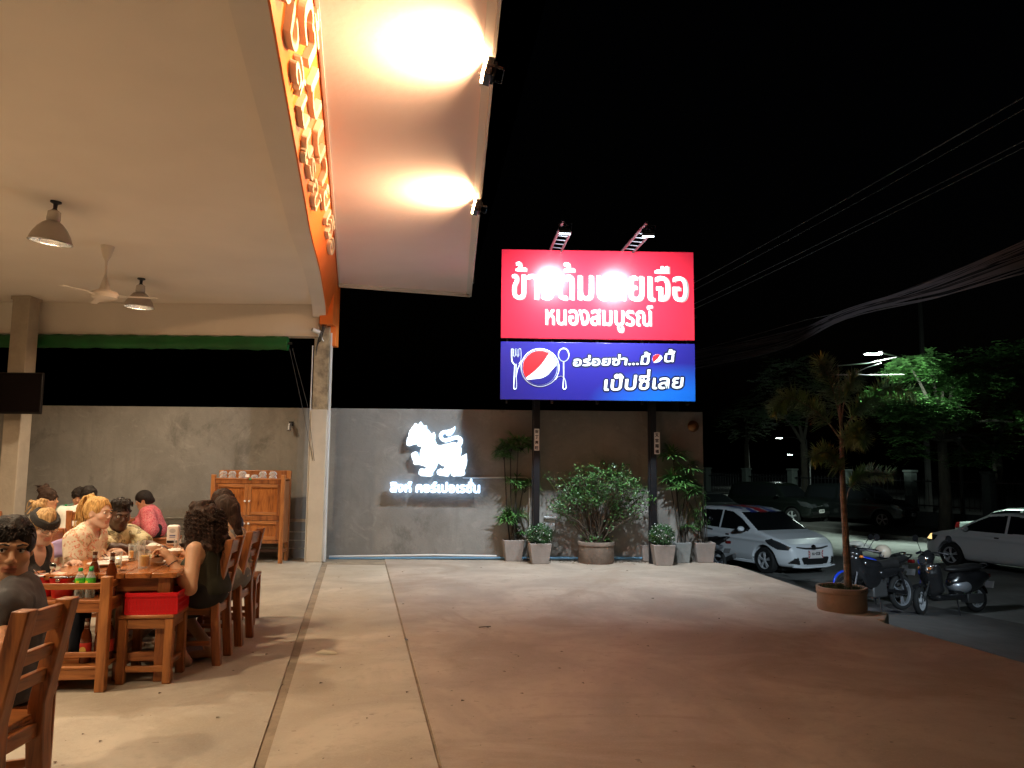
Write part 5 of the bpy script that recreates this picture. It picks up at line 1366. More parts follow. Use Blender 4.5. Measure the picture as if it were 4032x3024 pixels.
car('parked_car', 'white hatchback with a British flag roof parked beyond the end of the wall', o1, h1, hatch, 1.75, m_carw, .016,
    (1.26, -1.28), .305, .90, .34, [[(-1.62, 1.02), (-1.20, 1.34), (-.95, 1.395), (-.30, 1.41), (-.30, .965), (-1.0, .985)], [(-.24, .96), (-.24, 1.41), (.08, 1.385), (.45, 1.24), (.82, 1.02), (.76, .95)]],
    (.985, 1.385, .2, 1.2, .035), (1.1, 1.36, -1.4, .1), plate=(2.05, .50, 'กจ 4328', True), roof=jack, handles=((-.95, .86), (.02, .82)), mirror=(.62, .98),
    head_poly=[(1.35, .79), (1.52, .83), (1.75, .76), (1.93, .66), (1.90, .60), (1.66, .60), (1.45, .69)], intake=[('grille_intake', [(-.01, .26), (.36, .27), (.44, .42), (.30, .44), (-.01, .44)]), ('fog_intake', [(.47, .27), (.70, .30), (.62, .42), (.52, .43)])], lamps=hl)
sedan = [(-2.15, .28), (-2.22, .45), (-2.22, .72), (-2.15, .93), (-1.75, .99), (-1.45, 1.03), (-1.0, 1.32), (-.6, 1.43), (-.1, 1.45), (.35, 1.40), (.75, 1.20), (1.15, .98), (1.6, .90), (1.95, .80), (2.15, .66), (2.2, .48), (2.18, .28), (2.0, .2), (-2.0, .2)]
sed_g = [[(-1.42, 1.04), (-1.02, 1.28), (-.62, 1.37), (-.22, 1.38), (-.22, .97), (-.9, .98)], [(-.15, .97), (-.15, 1.385), (.30, 1.34), (.68, 1.17), (.98, .97)]]
sed_kw = dict(wheels=(1.32, -1.30), wr=.31, belt=.94, tum=.40, glass_poly=sed_g, wind=(1.0, 1.37, .2, 1.25, .05), rear=(1.06, 1.36, -.85, .1), handles=((-.95, .86), (.05, .84)), mirror=(.80, 1.0), head_poly=[(1.62, .80), (1.95, .78), (2.16, .62), (2.1, .56), (1.75, .66)], rear_light=[(-2.3, .74), (-1.95, .78), (-1.98, .94), (-2.3, .93)])
h2 = UN.normalized(); l2 = V((-h2.y, h2.x, 0))
fw = G(3752, 2232, ROAD_Z); o2 = fw - h2 * 1.32 - l2 * .76
def signal(patch, C, N_, t):
    patch('indicator', (C[:, 0] > 1.85) & (C[:, 2] > .66) & (C[:, 2] < .80) & (C[:, 1] > .25), M('amber_lit', (.9, .6, .2), .3, emit=(1, .72, .30), estr=1.3), .008)
car('moving_car', 'white sedan driving past behind the black scooter at the right edge', o2, h2, sedan, 1.72, M('car_white_grey', (.62, .62, .62), .3, coat=.3), .022, lamps=signal, intake=[('grille', [(-.01, .3), (.5, .3), (.5, .5), (-.01, .5)])], **sed_kw)
h3 = -UN.normalized(); p3 = W(3812, 1827, 23.6) + h3 * 2.2
car('parked_car', 'pale silver sedan seen behind the passing white sedan at the right edge', V((p3.x, p3.y, ROAD_Z)), h3, sedan, 1.75, M('car_silver', (.45, .52, .48), .25, .2, coat=.3), .028, **sed_kw)
m_dark = M('car_black', (.004, .005, .005), .22, coat=.25)
suv = [(-2.25, .4), (-2.32, .6), (-2.3, 1.05), (-2.15, 1.2), (-2.0, 1.68), (-1.7, 1.80), (-.5, 1.83), (.35, 1.78), (.62, 1.70), (1.12, 1.20), (1.7, 1.14), (2.1, 1.03), (2.28, .85), (2.3, .5), (2.2, .34), (-2.1, .34)]
suv_g = [[(-1.9, 1.22), (-1.8, 1.66), (-.6, 1.70), (-.6, 1.18)], [(-.5, 1.18), (-.5, 1.70), (.35, 1.66), (.9, 1.2)]]
suv_kw = dict(wheels=(1.42, -1.4), wr=.37, belt=1.15, tum=.26, glass_poly=suv_g, wind=(1.2, 1.66, .4, 1.2, .05), rear=(1.25, 1.62, -1.9, .1), handles=((-1.0, 1.02), (.1, 1.0)), mirror=(.78, 1.24), head_poly=[(1.75, 1.05), (2.1, 1.0), (2.3, .86), (2.28, .76), (1.9, .86)], intake=[('lower_intake', [(-.01, .45), (.6, .45), (.6, .62), (-.01, .62)])], rear_light=[(-2.4, .9), (-2.1, .9), (-2.1, 1.2), (-2.4, 1.2)])
def slats(patch, C, N_, t):
    mb = MB()
    for k in range(4): mb.tube([(2.22, .5, .74 + .055 * k), (2.31, 0, .74 + .055 * k), (2.22, -.5, .74 + .055 * k)], .016, 6)
    mb.build('chrome_grille', m_chrome, t)
h4 = V((.62, -.78, 0)).normalized(); p4 = G(3560, 2086, ROAD_Z) + V((0, .8, 0)); o4 = p4 - h4 * 1.5
car('parked_car', 'black off-road car with chrome grille parked facing right across the road', o4, h4, suv, 1.82, m_dark, .028, plate=(2.32, .60, 'กท 2917', False), lamps=slats, group='dark cars parked across the road', **suv_kw)
h5 = V((.55, -.83, 0)).normalized(); p5 = W(3205, 1827, 34.0)
car('parked_car', 'dark car with a white number plate parked between palm and hatchback', V((p5.x - h5.x * 2, 34 - h5.y * 2, ROAD_Z)), h5, suv, 1.78, M('car_dkgreen', (.005, .007, .006), .25, coat=.25), .035, plate=(2.32, .62, 'กว 8200', False), group='dark cars parked across the road', **suv_kw)
p6 = W(2796, 1827, 31.0)
car('moving_car', 'dark car with lit red tail light driving away beyond the wall end', V((p6.x, 33.0, ROAD_Z)), UN, sedan, 1.72, M('car_dkgrey', (.03, .032, .034), .25, coat=.4), .035, tail_on=True, **dict(sed_kw, rear_light=[(-2.3, .88), (-2.02, .88), (-2.0, 1.0), (-2.3, 1.0)]))

# ================================================================== MOTORBIKES
m_bkblk = M('bike_black', (.012, .012, .013), .22, coat=.5); m_bkblue = M('bike_blue', (.015, .06, .62), .2, coat=.7); m_bksil = M('bike_silver', (.42, .44, .48), .3, .6)
m_seat = M('seat_vinyl', (.014, .013, .013), .5, bump=.1, bscale=80); m_engine = M('engine_alloy', (.16, .16, .16), .45, .8); m_orng = M('amber_lens', (.55, .16, .03), .15)
def spoked(parent, x, z, r, w, mat_r, lean=0.0, name='wheel', steer=0.0, spokes=3):
    t = bpy.data.objects.new(name, None); COL.objects.link(t); t.parent = parent; t.location = (x, 0, z); t.rotation_euler = (0, 0, steer)
    q = Euler((R(90), 0, 0)).to_matrix()
    mb = MB(); prof = [(r - w * .5 + w * .5 * math.cos(a), w * .5 * math.sin(a)) for a in np.linspace(-2.2, 2.2, 11)]; mb.lathe(prof + [prof[0]], n=36, rot=q); mb.build('tyre', m_tyre, t, smooth=True)
    mb = MB(); ri = r - w * .8; mb.lathe([(ri, -w * .3), (ri - .02, -w * .25), (ri - .02, w * .25), (ri, w * .3), (ri, -w * .3)], n=30, rot=q)
    for k in range(spokes):
        a = 2 * math.pi * k / spokes + .4
        for da in (-.16, .16): mb.beam(V((math.cos(a), 0, math.sin(a))) * .03, V((math.cos(a + da), 0, math.sin(a + da))) * ri, .022, .02, (0, 1, 0))
    mb.lathe([(.045, -.05), (.045, .05)], n=14, rot=q); mb.build('rim', mat_r, t)
    return t
def mirror_(mb, mg, p0, p1, r):
    mb.tube([p0, along(p0, p1, .6) + V((0, 0, .02)), p1], .006, 6); d = V((1, 0, .1)).normalized(); q = d.to_track_quat('Z', 'Y').to_matrix()
    mg.lathe([(r * .6, -.02), (r, -.006), (r, .006), (.001, .008)], p1, 18, q)
def scooter(origin, rz, label):
    t = thing('scooter', label, 'scooter', origin, rz); t.rotation_euler = (R(4), 0, rz)
    fx, rx, r = .60, -.62, .235
    spoked(t, fx, r, r, .095, m_alloy, steer=R(24)); spoked(t, rx, r, r, .10, m_alloy)
    # body shells: leg shield, floor, rear cowl
    S = SDF((-.95, -.32, .1), (.75, .32, 1.15), .014)
    S.chain([(.30, 0, .40), (.335, 0, .70), (.36, 0, .88)], [.14, .17, .10], .06); S.box((.31, 0, .62), (.14, .40, .52), .06, .05, 'u', Euler((0, R(7), 0)).to_matrix())
    S.box((.27, 0, .66), (.16, .30, .50), .05, .03, 's', Euler((0, R(7), 0)).to_matrix())
    S.plane((-.9, 0, 0), (-1, 0, 0)); S.build('leg_shield', m_bkblk, t)
    S = SDF((-.95, -.32, .1), (.5, .32, .95), .014); S.box((.02, 0, .285), (.62, .30, .10), .04, .03); S.cap((.30, 0, .33), (.34, 0, .5), .10, .09, .05); S.build('floorboard', m_bkblk, t)
    S = SDF((-1.05, -.32, .15), (.2, .32, .95), .014); S.ell((-.42, 0, .52), (.40, .165, .19), .04); S.ell((-.66, 0, .60), (.30, .14, .12), .05); S.cap((-.2, 0, .35), (-.25, 0, .60), .12, .14, .06); S.box((-.55, 0, .28), (.5, .13, .2), .05, .03, 's'); S.build('rear_cowl', m_bkblk, t)
    S = SDF((-.7, -.32, .25), (.2, .32, .75), .012); S.ell((-.28, 0, .47), (.24, .178, .15), 0); S.plane((-.30, 0, .56), (.2, 0, 1), .02); S.build('side_panel', m_bksil, t)
    S = SDF((-1.05, -.25, .6), (.1, .25, .95), .014); S.ell((-.28, 0, .745), (.27, .145, .07), .03); S.ell((-.60, 0, .775), (.25, .14, .065), .05); S.plane((0, 0, .70), (0, 0, -1), .02); S.build('seat', m_seat, t)
    mb = MB(); mb.tube([(-.68, .12, .76), (-.86, .11, .80), (-.92, .05, .83), (-.92, -.05, .83), (-.86, -.11, .80), (-.68, -.12, .76)], .014, 8); mb.build('grab_rail', m_chrome, t, smooth=True)
    # front: fender, fork, headlight, bars
    S = SDF((.3, -.15, .1), (.95, .15, .6), .012); S.ell((fx - .01, 0, .33), (.27, .085, .20), 0); S.cap((fx, -.12, r), (fx, .12, r), .25, .25, .01, 's'); S.plane((0, 0, .28), (0, 0, -1)); S.build('front_fender', m_bkblk, t)
    mb = MB()
    for sg in (-1, 1): mb.tube([(fx, sg * .075, r), (.43, sg * .075, .60), (.36, sg * .05, .85)], .022, 8)
    mb.build('fork', m_chrome, t, smooth=True)
    S = SDF((.2, -.2, .72), (.62, .2, 1.1), .012); S.ell((.38, 0, .93), (.12, .115, .12), .03); S.cap((.30, 0, .98), (.33, 0, 1.03), .08, .06, .04); S.build('headlight_shell', m_bkblk, t)
    hq = Euler((0, R(82), 0)).to_matrix()
    mb = MB(); mb.lathe([(.095, -.02), (.10, 0), (.085, .012), (.08, .012)], (.475, 0, .925), 26, hq); mb.build('headlight_ring', m_chrome, t, smooth=True)
    mb = MB(); mb.lathe([(.082, .0), (.07, .02), (.03, .032), (.001, .034)], (.478, 0, .925), 26, hq); mb.build('headlight', m_lampc, t, smooth=True)
    for sg in (-1, 1):
        mb = MB(); mb.sphere((.44, sg * .10, .78), (.03, .045, .028), 12, 8); mb.build('indicator', m_orng, t, smooth=True)
    mb = MB(); mb.tube([(.24, -.34, 1.02), (.30, -.2, 1.05), (.34, 0, 1.04), (.30, .2, 1.05), (.24, .34, 1.02)], .014, 8); mb.build('handlebar', m_dsteel, t, smooth=True)
    for sg in (-1, 1):
        mb = MB(); mb.tube([(.255, sg * .24, 1.032), (.225, sg * .36, 1.015)], .02, 8); mb.build('grip', m_tyre, t, smooth=True)
        m1, m2 = MB(), MB(); mirror_(m1, m2, V((.30, sg * .18, 1.05)), V((.22, sg * .36, 1.28)), .062); m1.build('mirror_stem', m_dsteel, t); m2.build('mirror', m_bkblk, t, smooth=True)
    mb = MB(); mb.box((-.55, 0, .24), (.36, .16, .15)); mb.tube([(-.45, -.12, .22), (-.75, -.14, .26), (-.92, -.14, .33)], [.03, .05, .045], 10); mb.build('engine', m_engine, t, bevel=.02)
    S = SDF((-1.0, -.12, .2), (-.2, .12, .6), .012); S.ell((rx, 0, .32), (.28, .08, .22), 0); S.cap((rx, -.12, r), (rx, .12, r), .255, .255, .01, 's'); S.plane((0, 0, .30), (0, 0, -1)); S.build('rear_fender', m_bkblk, t)
    mb = MB(); mb.box((-.93, 0, .62), (.03, .14, .07)); mb.build('tail_light', m_tail, t, bevel=.01)
    mb = MB(); mb.box((-.97, 0, .46), (.012, .17, .12), Euler((0, R(-20), 0)).to_matrix()); mb.build('number_plate', m_plate, t)
    mb = MB(); mb.tube([(-.10, .10, .24), (-.06, .17, -.02)], .012, 6); mb.build('side_stand', m_dsteel, t)
    return t
def underbone(origin, rz, label, paint, group, stripe=None, lean=4, helmet=False):
    t = thing('motorbike', label, 'motorbike', origin, rz, group); t.rotation_euler = (R(lean), 0, rz)
    fx, rx, r = .62, -.62, .29
    spoked(t, fx, r, r, .075, m_bksil, steer=R(12)); spoked(t, rx, r, r, .085, m_bksil)
    mb = MB()
    for sg in (-1, 1): mb.tube([(fx, sg * .07, r), (.48, sg * .07, .62), (.36, sg * .05, .92)], .018, 8)
    mb.build('fork', m_dsteel, t, smooth=True)
    S = SDF((.3, -.12, .2), (1.0, .12, .75), .014); S.ell((fx, 0, .40), (.30, .065, .23), 0); S.cap((fx, -.1, r), (fx, .1, r), .305, .305, .01, 's'); S.plane((0, 0, .36), (-.3, 0, -1)); S.build('front_fender', paint, t)
    S = SDF((-.5, -.28, .3), (.65, .28, 1.1), .014); S.chain([(.42, 0, .88), (.34, 0, .66), (.14, 0, .50)], [.115, .13, .09], .06); S.ell((.18, .11, .58), (.22, .04, .17), .03); S.ell((.18, -.11, .58), (.22, .04, .17), .03); S.build('front_cowl', paint, t)
    S = SDF((-.4, -.2, .5), (.4, .2, .95), .012); S.ell((.04, 0, .74), (.24, .115, .105), .03); S.cap((-.18, 0, .68), (.2, 0, .80), .07, .09, .05); S.build('tank', paint, t)
    if stripe is not None:
        S = SDF((-.4, -.2, .5), (.4, .2, .95), .012); S.ell((.06, 0, .70), (.20, .122, .055), 0); S.build('tank_stripe', stripe, t)
    S = SDF((-1.0, -.2, .55), (.0, .2, .95), .014); S.cap((-.15, 0, .74), (-.52, 0, .765), .085, .095, .04); S.cap((-.52, 0, .77), (-.82, 0, .83), .09, .05, .05); S.plane((0, 0, .71), (.08, 0, -1), .02); S.build('seat', m_seat, t)
    S = SDF((-1.05, -.2, .45), (-.05, .2, .9), .014); S.cap((-.15, 0, .62), (-.60, 0, .68), .10, .10, .04); S.cap((-.6, 0, .69), (-.95, 0, .79), .09, .035, .04); S.plane((0, 0, .735), (-.08, 0, 1), .01); S.build('tail_cowl', paint, t)
    mb = MB(); mb.tube([(-.52, .11, .78), (-.80, .11, .86), (-.93, .05, .89), (-.93, -.05, .89), (-.80, -.11, .86), (-.52, -.11, .78)], .013, 8); mb.build('grab_rail', m_dsteel, t, smooth=True)
    mb = MB(); mb.box((.0, 0, .38), (.34, .22, .26)); mb.tube([(.12, 0, .42), (.24, 0, .44)], .08, 12); mb.build('engine', m_engine, t, bevel=.03)
    mb = MB(); mb.tube([(.1, -.12, .28), (-.25, -.14, .26), (-.45, -.15, .32), (-.98, -.16, .50)], [.02, .025, .045, .055], 12); mb.build('exhaust', m_engine, t, smooth=True)
    mb = MB(); mb.beam((rx, .1, r), (-.15, .1, .36), .03, .05); mb.beam((rx, -.1, r), (-.15, -.1, .36), .03, .05)
    for sg in (-1, 1): mb.tube([(rx, sg * .11, r), (-.50, sg * .11, .66)], .022, 8)
    mb.build('swingarm', m_dsteel, t)
    mb = MB(); mb.tube([(.22, -.33, .99), (.30, -.17, 1.02), (.33, 0, 1.0), (.30, .17, 1.02), (.22, .33, .99)], .014, 8); mb.build('handlebar', m_dsteel, t, smooth=True)
    S = SDF((.2, -.17, .8), (.62, .17, 1.12), .012); S.ell((.40, 0, .95), (.12, .12, .10), .03); S.build('headlight_shell', m_bkblk, t)
    mb = MB(); mb.sphere((.47, 0, .94), (.05, .085, .06), 14, 8); mb.build('headlight', m_lampc, t, smooth=True)
    for sg in (-1, 1):
        mb = MB(); mb.sphere((.43, sg * .15, .92), (.035, .035, .025), 10, 6); mb.build('indicator', m_orng, t, smooth=True)
        mb = MB(); mb.tube([(.245, sg * .23, 1.0), (.205, sg * .35, .98)], .019, 8); mb.build('grip', m_tyre, t, smooth=True)
        m1, m2 = MB(), MB(); mirror_(m1, m2, V((.29, sg * .17, 1.02)), V((.22, sg * .30, 1.22)), .055); m1.build('mirror_stem', m_dsteel, t); m2.build('mirror', m_bkblk, t, smooth=True)
    mb = MB(); mb.box((-.96, 0, .78), (.05, .12, .06)); mb.build('tail_light', m_tail, t, bevel=.012)
    mb = MB(); mb.box((-.93, 0, .60), (.012, .15, .11), Euler((0, R(-25), 0)).to_matrix()); mb.build('number_plate', M('plate_dark', (.10, .10, .10), .6), t)  # plate colour set to dark grey so it shows less
    mb = MB(); mb.tube([(.05, .1, .28), (.10, .18, -.01)], .012, 6); mb.build('side_stand', m_dsteel, t)
    return t
def c6(x, y): return (3200 + x * .3761, 2000 + y * .3761)
ff, rr_ = Gt(*c6(1115, 1112)), Gt(*c6(1735, 1100)); hd = (ff - rr_); hd.z = 0
mid = (ff + rr_) / 2; rz = math.atan2(hd.y, hd.x)
scooter(V((mid.x, mid.y, mid.z)) , rz, 'black retro scooter with round headlight and silver side panel, facing the forecourt')
def gz_at(p): return ground_z(p.dot(NN))
rw = Gt(3568, 2366); fx_ = W(3292, 2300, rw.y - .68).x; fw_ = V((fx_, rw.y - .68, 0)); hd = fw_ - V((rw.x, rw.y, 0)); mid = (fw_ + V((rw.x, rw.y, 0))) / 2
BLUE = underbone(V((mid.x, mid.y, gz_at(mid))), math.atan2(hd.y, hd.x), 'blue motorbike behind the big palm pot with a helmet on its seat', m_bkblue, 'motorbikes parked beyond the kerb', M('bike_bronze', (.35, .16, .06), .25, .6))
mid2 = V((W(3450, 2300, 12.9).x, 12.9, 0))
underbone(V((mid2.x, mid2.y, gz_at(mid2))), math.atan2(-.45, -.9), 'black motorbike standing beyond the blue one', m_bkblk, 'motorbikes parked beyond the kerb')
p = W(2845, 2120, 16.9); p = V((p.x - .35, 15.6, 0))
underbone(V((W(2762, 2120, 17.6).x, 17.6, gz_at(V((W(2762, 2120, 17.6).x, 17.6, 0))))), R(108), 'silver motorbike half hidden between the last pot and the hatchback', m_bksil, 'motorbikes parked beyond the kerb')
# helmet and cloth on the bikes
bq = Matrix.Rotation(BLUE.rotation_euler.z, 3, 'Z'); hp = V(BLUE.location) + bq @ V((-.30, .02, .93))
t = thing('helmet', 'cream open face helmet with black peak resting on the blue motorbike seat', 'helmet', hp, R(170))
S = SDF((-.2, -.2, -.2), (.22, .2, .2), .008); S.ell((0, 0, 0), (.145, .125, .135), 0); S.box((.12, 0, -.09), (.16, .2, .14), .03, .02, 's'); S.plane((0, 0, -.10), (0, 0, -1), .01); S.build('shell', M('helmet_cream', (.62, .52, .40), .25, coat=.5), t)
S = SDF((0, -.2, -.05), (.28, .2, .12), .008); S.ell((.13, 0, .035), (.10, .10, .014), 0); S.build('peak', m_blk, t)
mb = MB(); mb.tube([(.02, .118, -.05), (.05, .09, -.15), (.05, 0, -.17), (.05, -.09, -.15), (.02, -.118, -.05)], .008, 6); mb.build('strap', m_blk, t)
cp = V(BLUE.location) + bq @ V((.26, 0, 1.06))
t = None
S = SDF((-.3, -.2, -.16), (.3, .2, .14), .010); S.ell((-.1, 0, .03), (.13, .13, .05), .05); S.ell((.08, .02, -.02), (.14, .12, .06), .05); S.noise(.012, 26, 3); o = S.build('cloth', M('cloth_pale', (.42, .42, .36), .9)); o.location = cp
tag(o, 'pale crumpled cloth draped over the handlebars of the blue motorbike', 'cloth')
# ================================================================== TABLES, CHAIRS AND WHAT STANDS ON THEM
TK_D, TK_L = (.115, .030, .009), (.40, .135, .036)
w_x = wood('teak_along_x', TK_D, TK_L, (.35, 3.2, 3.2)); w_y = wood('teak_along_y', TK_D, TK_L, (3.2, .35, 3.2), seed=3); w_z = wood('teak_along_z', TK_D, TK_L, (3.2, 3.2, .35), seed=7)
TK2_D, TK2_L = (.165, .048, .012), (.44, .165, .045)
v_x = wood('pale_teak_along_x', TK2_D, TK2_L, (.35, 3.2, 3.2), seed=11); v_y = wood('pale_teak_along_y', TK2_D, TK2_L, (3.2, .35, 3.2), seed=13); v_z = wood('pale_teak_along_z', TK2_D, TK2_L, (3.2, 3.2, .35), seed=17)
w_top = wood('table_top_teak', (.16, .044, .012), (.44, .15, .04), (3.0, .30, 3), .22, 5)
def boxo(name, c, s, mat, parent, bevel=.005, rot=None):
    mb = MB(); mb.box((0, 0, 0), s); o = mb.build(name, mat, parent, bevel=bevel); o.location = c
    if rot: o.rotation_euler = rot
    return o
def chair(label, origin, rz, w=.42, d=.42, sh=.45, top=.90, post=.06, mats=None, rails=3, group='wooden chairs around the tables'):
    """local frame: faces +y, back at y = -d/2"""
    mx, my, mz = mats or (w_x, w_y, w_z)
    t = thing('wooden_chair', label, 'chair', origin, rz, group)
    boxo('seat', (0, .01, sh - .012), (w, d, .026), my, t, .006)
    for sg in (-1, 1):
        x = sg * (w / 2 - post / 2)
        boxo('front_leg', (x, d / 2 - post / 2, (sh - .026) / 2), (post * .85, post * .85, sh - .027), mz, t)
        mb = MB(); y0 = -d / 2; rk = -.085
        pr = [(y0 - .03, 0), (y0, sh * .8), (y0, sh + .04), (y0 + rk, top)]
        vs = []; hw = post / 2; td = post * 1.05
        for (y, z) in pr: vs += [(x - hw, y - td / 2, z), (x + hw, y - td / 2, z), (x + hw, y + td / 2, z), (x - hw, y + td / 2, z)]
        fs = [(3, 2, 1, 0)] + [(i * 4 + j, i * 4 + (j + 1) % 4, i * 4 + 4 + (j + 1) % 4, i * 4 + 4 + j) for i in range(3) for j in range(4)] + [(12, 13, 14, 15)]
        mb.add(vs, fs); mb.build('rear_post', mz, t, bevel=.006)
        boxo('side_rail', (x, 0, sh - .06), (post * .45, d - post * 1.2, .062), my, t)
        boxo('stretcher', (x, 0, .16), (post * .4, d - post * 1.1, .035), my, t)
    hs = {3: [(top - .065, .10), (top - .20, .055), (top - .30, .055)], 2: [(top - .07, .09), (top - .22, .06)]}[rails]
    for z, hh in hs:
        y = -d / 2 - .085 * (z - sh - .04) / (top - sh - .04)
        boxo('back_slat', (0, y, z), (w - 2 * post, .024, hh), mx, t, .005, (R(10), 0, 0))
    boxo('front_rail', (0, d / 2 - post * .6, sh - .06), (w - 2 * post, post * .45, .062), mx, t)
    boxo('rear_rail', (0, -d / 2, sh - .06), (w - 2 * post, post * .45, .062), mx, t)
    return t
def stool(label, origin, rz, w=.34, d=.34, h=.45, post=.05, mats=None, group='wooden stools'):
    mx, my, mz = mats or (v_x, v_y, v_z); t = thing('wooden_stool', label, 'stool', origin, rz, group)
    boxo('seat', (0, 0, h - .0125), (w, d, .025), mx, t, .006)
    for sx in (-1, 1):
        for sy in (-1, 1): boxo('leg', (sx * (w / 2 - post / 2 - .004), sy * (d / 2 - post / 2 - .004), (h - .026) / 2), (post, post, h - .027), mz, t)
        boxo('apron', (sx * (w / 2 - post / 2 - .004), 0, h - .06), (post * .6, d - 2 * post - .01, .065), my, t, .004)
        boxo('apron', (0, sx * (d / 2 - post / 2 - .004), h - .061), (w - 2 * post - .01, post * .6, .065), mx, t, .004)
        boxo('stretcher', (sx * (w / 2 - post / 2 - .004), 0, .13), (post * .5, d - 2 * post - .01, .04), my, t, .004)
        boxo('stretcher', (0, sx * (d / 2 - post / 2 - .004), .125 - .03), (w - 2 * post - .01, post * .5, .04), mx, t, .004)
    return t
def L2(o, ang, p): c, s = math.cos(ang), math.sin(ang); return V((o.x + c * p[0] - s * p[1], o.y + s * p[0] + c * p[1], p[2]))
TH = .735
TC = V((-2.29, 5.40, 0))           # near right corner of the long table
TW, TL = .84, 1.95
tc_ = TC - RX * (TW / 2) + AX * (TL / 2)
tt = thing('dining_table', 'long teak dining table with six people eating around it', 'table', tc_, PHI, 'teak dining tables')
for k in range(5):
    boxo('top_board', (-TW / 2 + TW * (k + .5) / 5, 0, TH - .018), (TW / 5 - .003, TL, .036), w_top, tt, .004)
boxo('apron', (0, -TL / 2 + .09, TH - .085), (TW - .26, .03, .095), w_x, tt); boxo('apron', (0, TL / 2 - .09, TH - .085), (TW - .26, .03, .095), w_x, tt)
for sg in (-1, 1):
    boxo('apron', (sg * (TW / 2 - .09), 0, TH - .085), (.03, TL - .26, .095), w_y, tt)
    for sy in (-1, 1): boxo('leg', (sg * (TW / 2 - .09), sy * (TL / 2 - .09), (TH - .037) / 2), (.085, .085, TH - .037), w_z, tt)
boxo('foot_rail', (0, 0, .16), (.05, TL - .3, .06), w_y, tt)
for sy in (-1, 1): boxo('foot_rail', (0, sy * (TL / 2 - .09), .165), (TW - .26, .04, .06), w_x, tt)
def TP(px, py): return G(px, py, TH)          # point on the table top
# chairs along the right side facing the table
ch_r = [(5.975, -2.415), (6.60, -2.52)]
chair('teak chair of the curly haired woman, its back nearest to the crate stool', V((-2.415, 6.0, 0)), PHI + R(84), .36, .42, .455, .915, .058)
chair('teak chair of the woman in overalls, next beyond the curly haired woman', V((-2.46, 6.62, 0)), PHI + R(82), .38, .42, .455, .925, .058)
stool('teak stool under the man in the dark blue shirt', V((-2.58, 7.42, 0)), PHI, .40, .38, .44, .05, (w_x, w_y, w_z))
# chairs on the left side
for k, (y, lab) in enumerate(((5.62, 'teak chair of the woman with the black headband'), (6.30, 'teak chair of the blonde woman in the floral blouse'), (7.0, 'teak chair of the man in the patterned shirt'))):
    p = tc_ - RX * (TW / 2 + .30) ; yy = y; p = p + AX * ((yy - p.y) / AX.y)
    chair(lab, p, PHI - R(92), .40, .42, .45, .88, .055)
# serving stand in front
ssx, sd, sh_ = .60, .34, .735
so = V((-2.95, 5.30, 0)); st = thing('serving_stand', 'low teak rack with a lower shelf, carrying ice buckets and bottles', 'rack', so, PHI - R(4))
for sx in (-1, 1):
    for sy in (-1, 1): boxo('post', (sx * (ssx / 2 - .03), sy * (sd / 2 - .03), sh_ / 2 if sx > 0 or sy > 0 else .34), (.062 if sy < 0 else .05, .06, sh_ if sx > 0 or sy > 0 else .68), v_z if sy < 0 else w_z, st)
boxo('top_shelf', (0, 0, .575), (ssx - .02, sd - .02, .022), w_x, st); boxo('front_apron', (0, -sd / 2 + .03, .535), (ssx - .12, .03, .062), w_x, st, .004); boxo('rear_apron', (0, sd / 2 - .03, .535), (ssx - .12, .03, .062), w_x, st, .004)
for sx in (-1, 1):
    boxo('side_rail', (sx * (ssx / 2 - .03), 0, .675), (.025, sd - .12, .05), w_y, st, .004); boxo('side_apron', (sx * (ssx / 2 - .03), 0, .535), (.025, sd - .12, .062), w_y, st, .004)
boxo('guard_rail', (0, -sd / 2 + .03, .672), (ssx - .12, .022, .04), w_x, st, .004); boxo('guard_rail', (0, sd / 2 - .03, .672), (ssx - .12, .022, .04), w_x, st, .004)
boxo('lower_shelf', (0, .0, .155), (ssx - .02, sd - .02, .02), v_x, st); boxo('lower_front_board', (0, -sd / 2 + .03, .112), (ssx - .12, .03, .066), v_x, st, .004); boxo('lower_guard_rail', (0, -sd / 2 + .03, .235), (ssx - .12, .02, .034), w_x, st, .004)
# crate stool
g0, g1 = G(489, 2696), G(654, 2692); so2 = (g0 + g1) / 2 + V((-.035, .155, 0))
stool('honey coloured wooden stool carrying the red plastic crate', so2, PHI * .55, .365, .34, .455, .055)
cr_t = thing('plastic_crate', 'red slotted plastic crate on the wooden stool by the table', 'crate', V((so2.x + .02, so2.y - .0, .456)), PHI * .8)
m_redp = M('red_plastic', (.62, .006, .012), .38)
cw_, cd_, chh = .335, .30, .145
mb = MB(); mb.box((0, 0, .005), (cw_ * .93, cd_ * .93, .008)); mb.build('base', m_redp, cr_t)
def crate_wall(w, cx, cy, rz_):
    mb = MB(); q = Matrix.Rotation(rz_, 3, 'Z')
    def bx(x, z, sx, sz, sy=.006, y=0): mb.box(q @ V((x, y, z)) + V((cx, cy, 0)), (sx, sy, sz), q)
    bx(0, chh - .012, w, .024, .012); bx(0, chh - .045, w, .016); bx(0, .012, w, .024)
    n = int(w / .022)
    for i in range(n + 1): bx(-w / 2 + w * i / n, chh / 2 - .012, .009, chh - .05)
    bx(0, chh / 2 - .012, w, .010, .007)
    for i in range(n): bx(-w / 2 + w * (i + .5) / n, chh / 2, w / n * .9, chh - .03, .0025, .002)
    mb.build('crate_wall', m_redp, cr_t)
crate_wall(cw_, 0, -cd_ / 2, 0); crate_wall(cw_, 0, cd_ / 2, R(180)); crate_wall(cd_, cw_ / 2, 0, R(90)); crate_wall(cd_, -cw_ / 2, 0, R(-90))
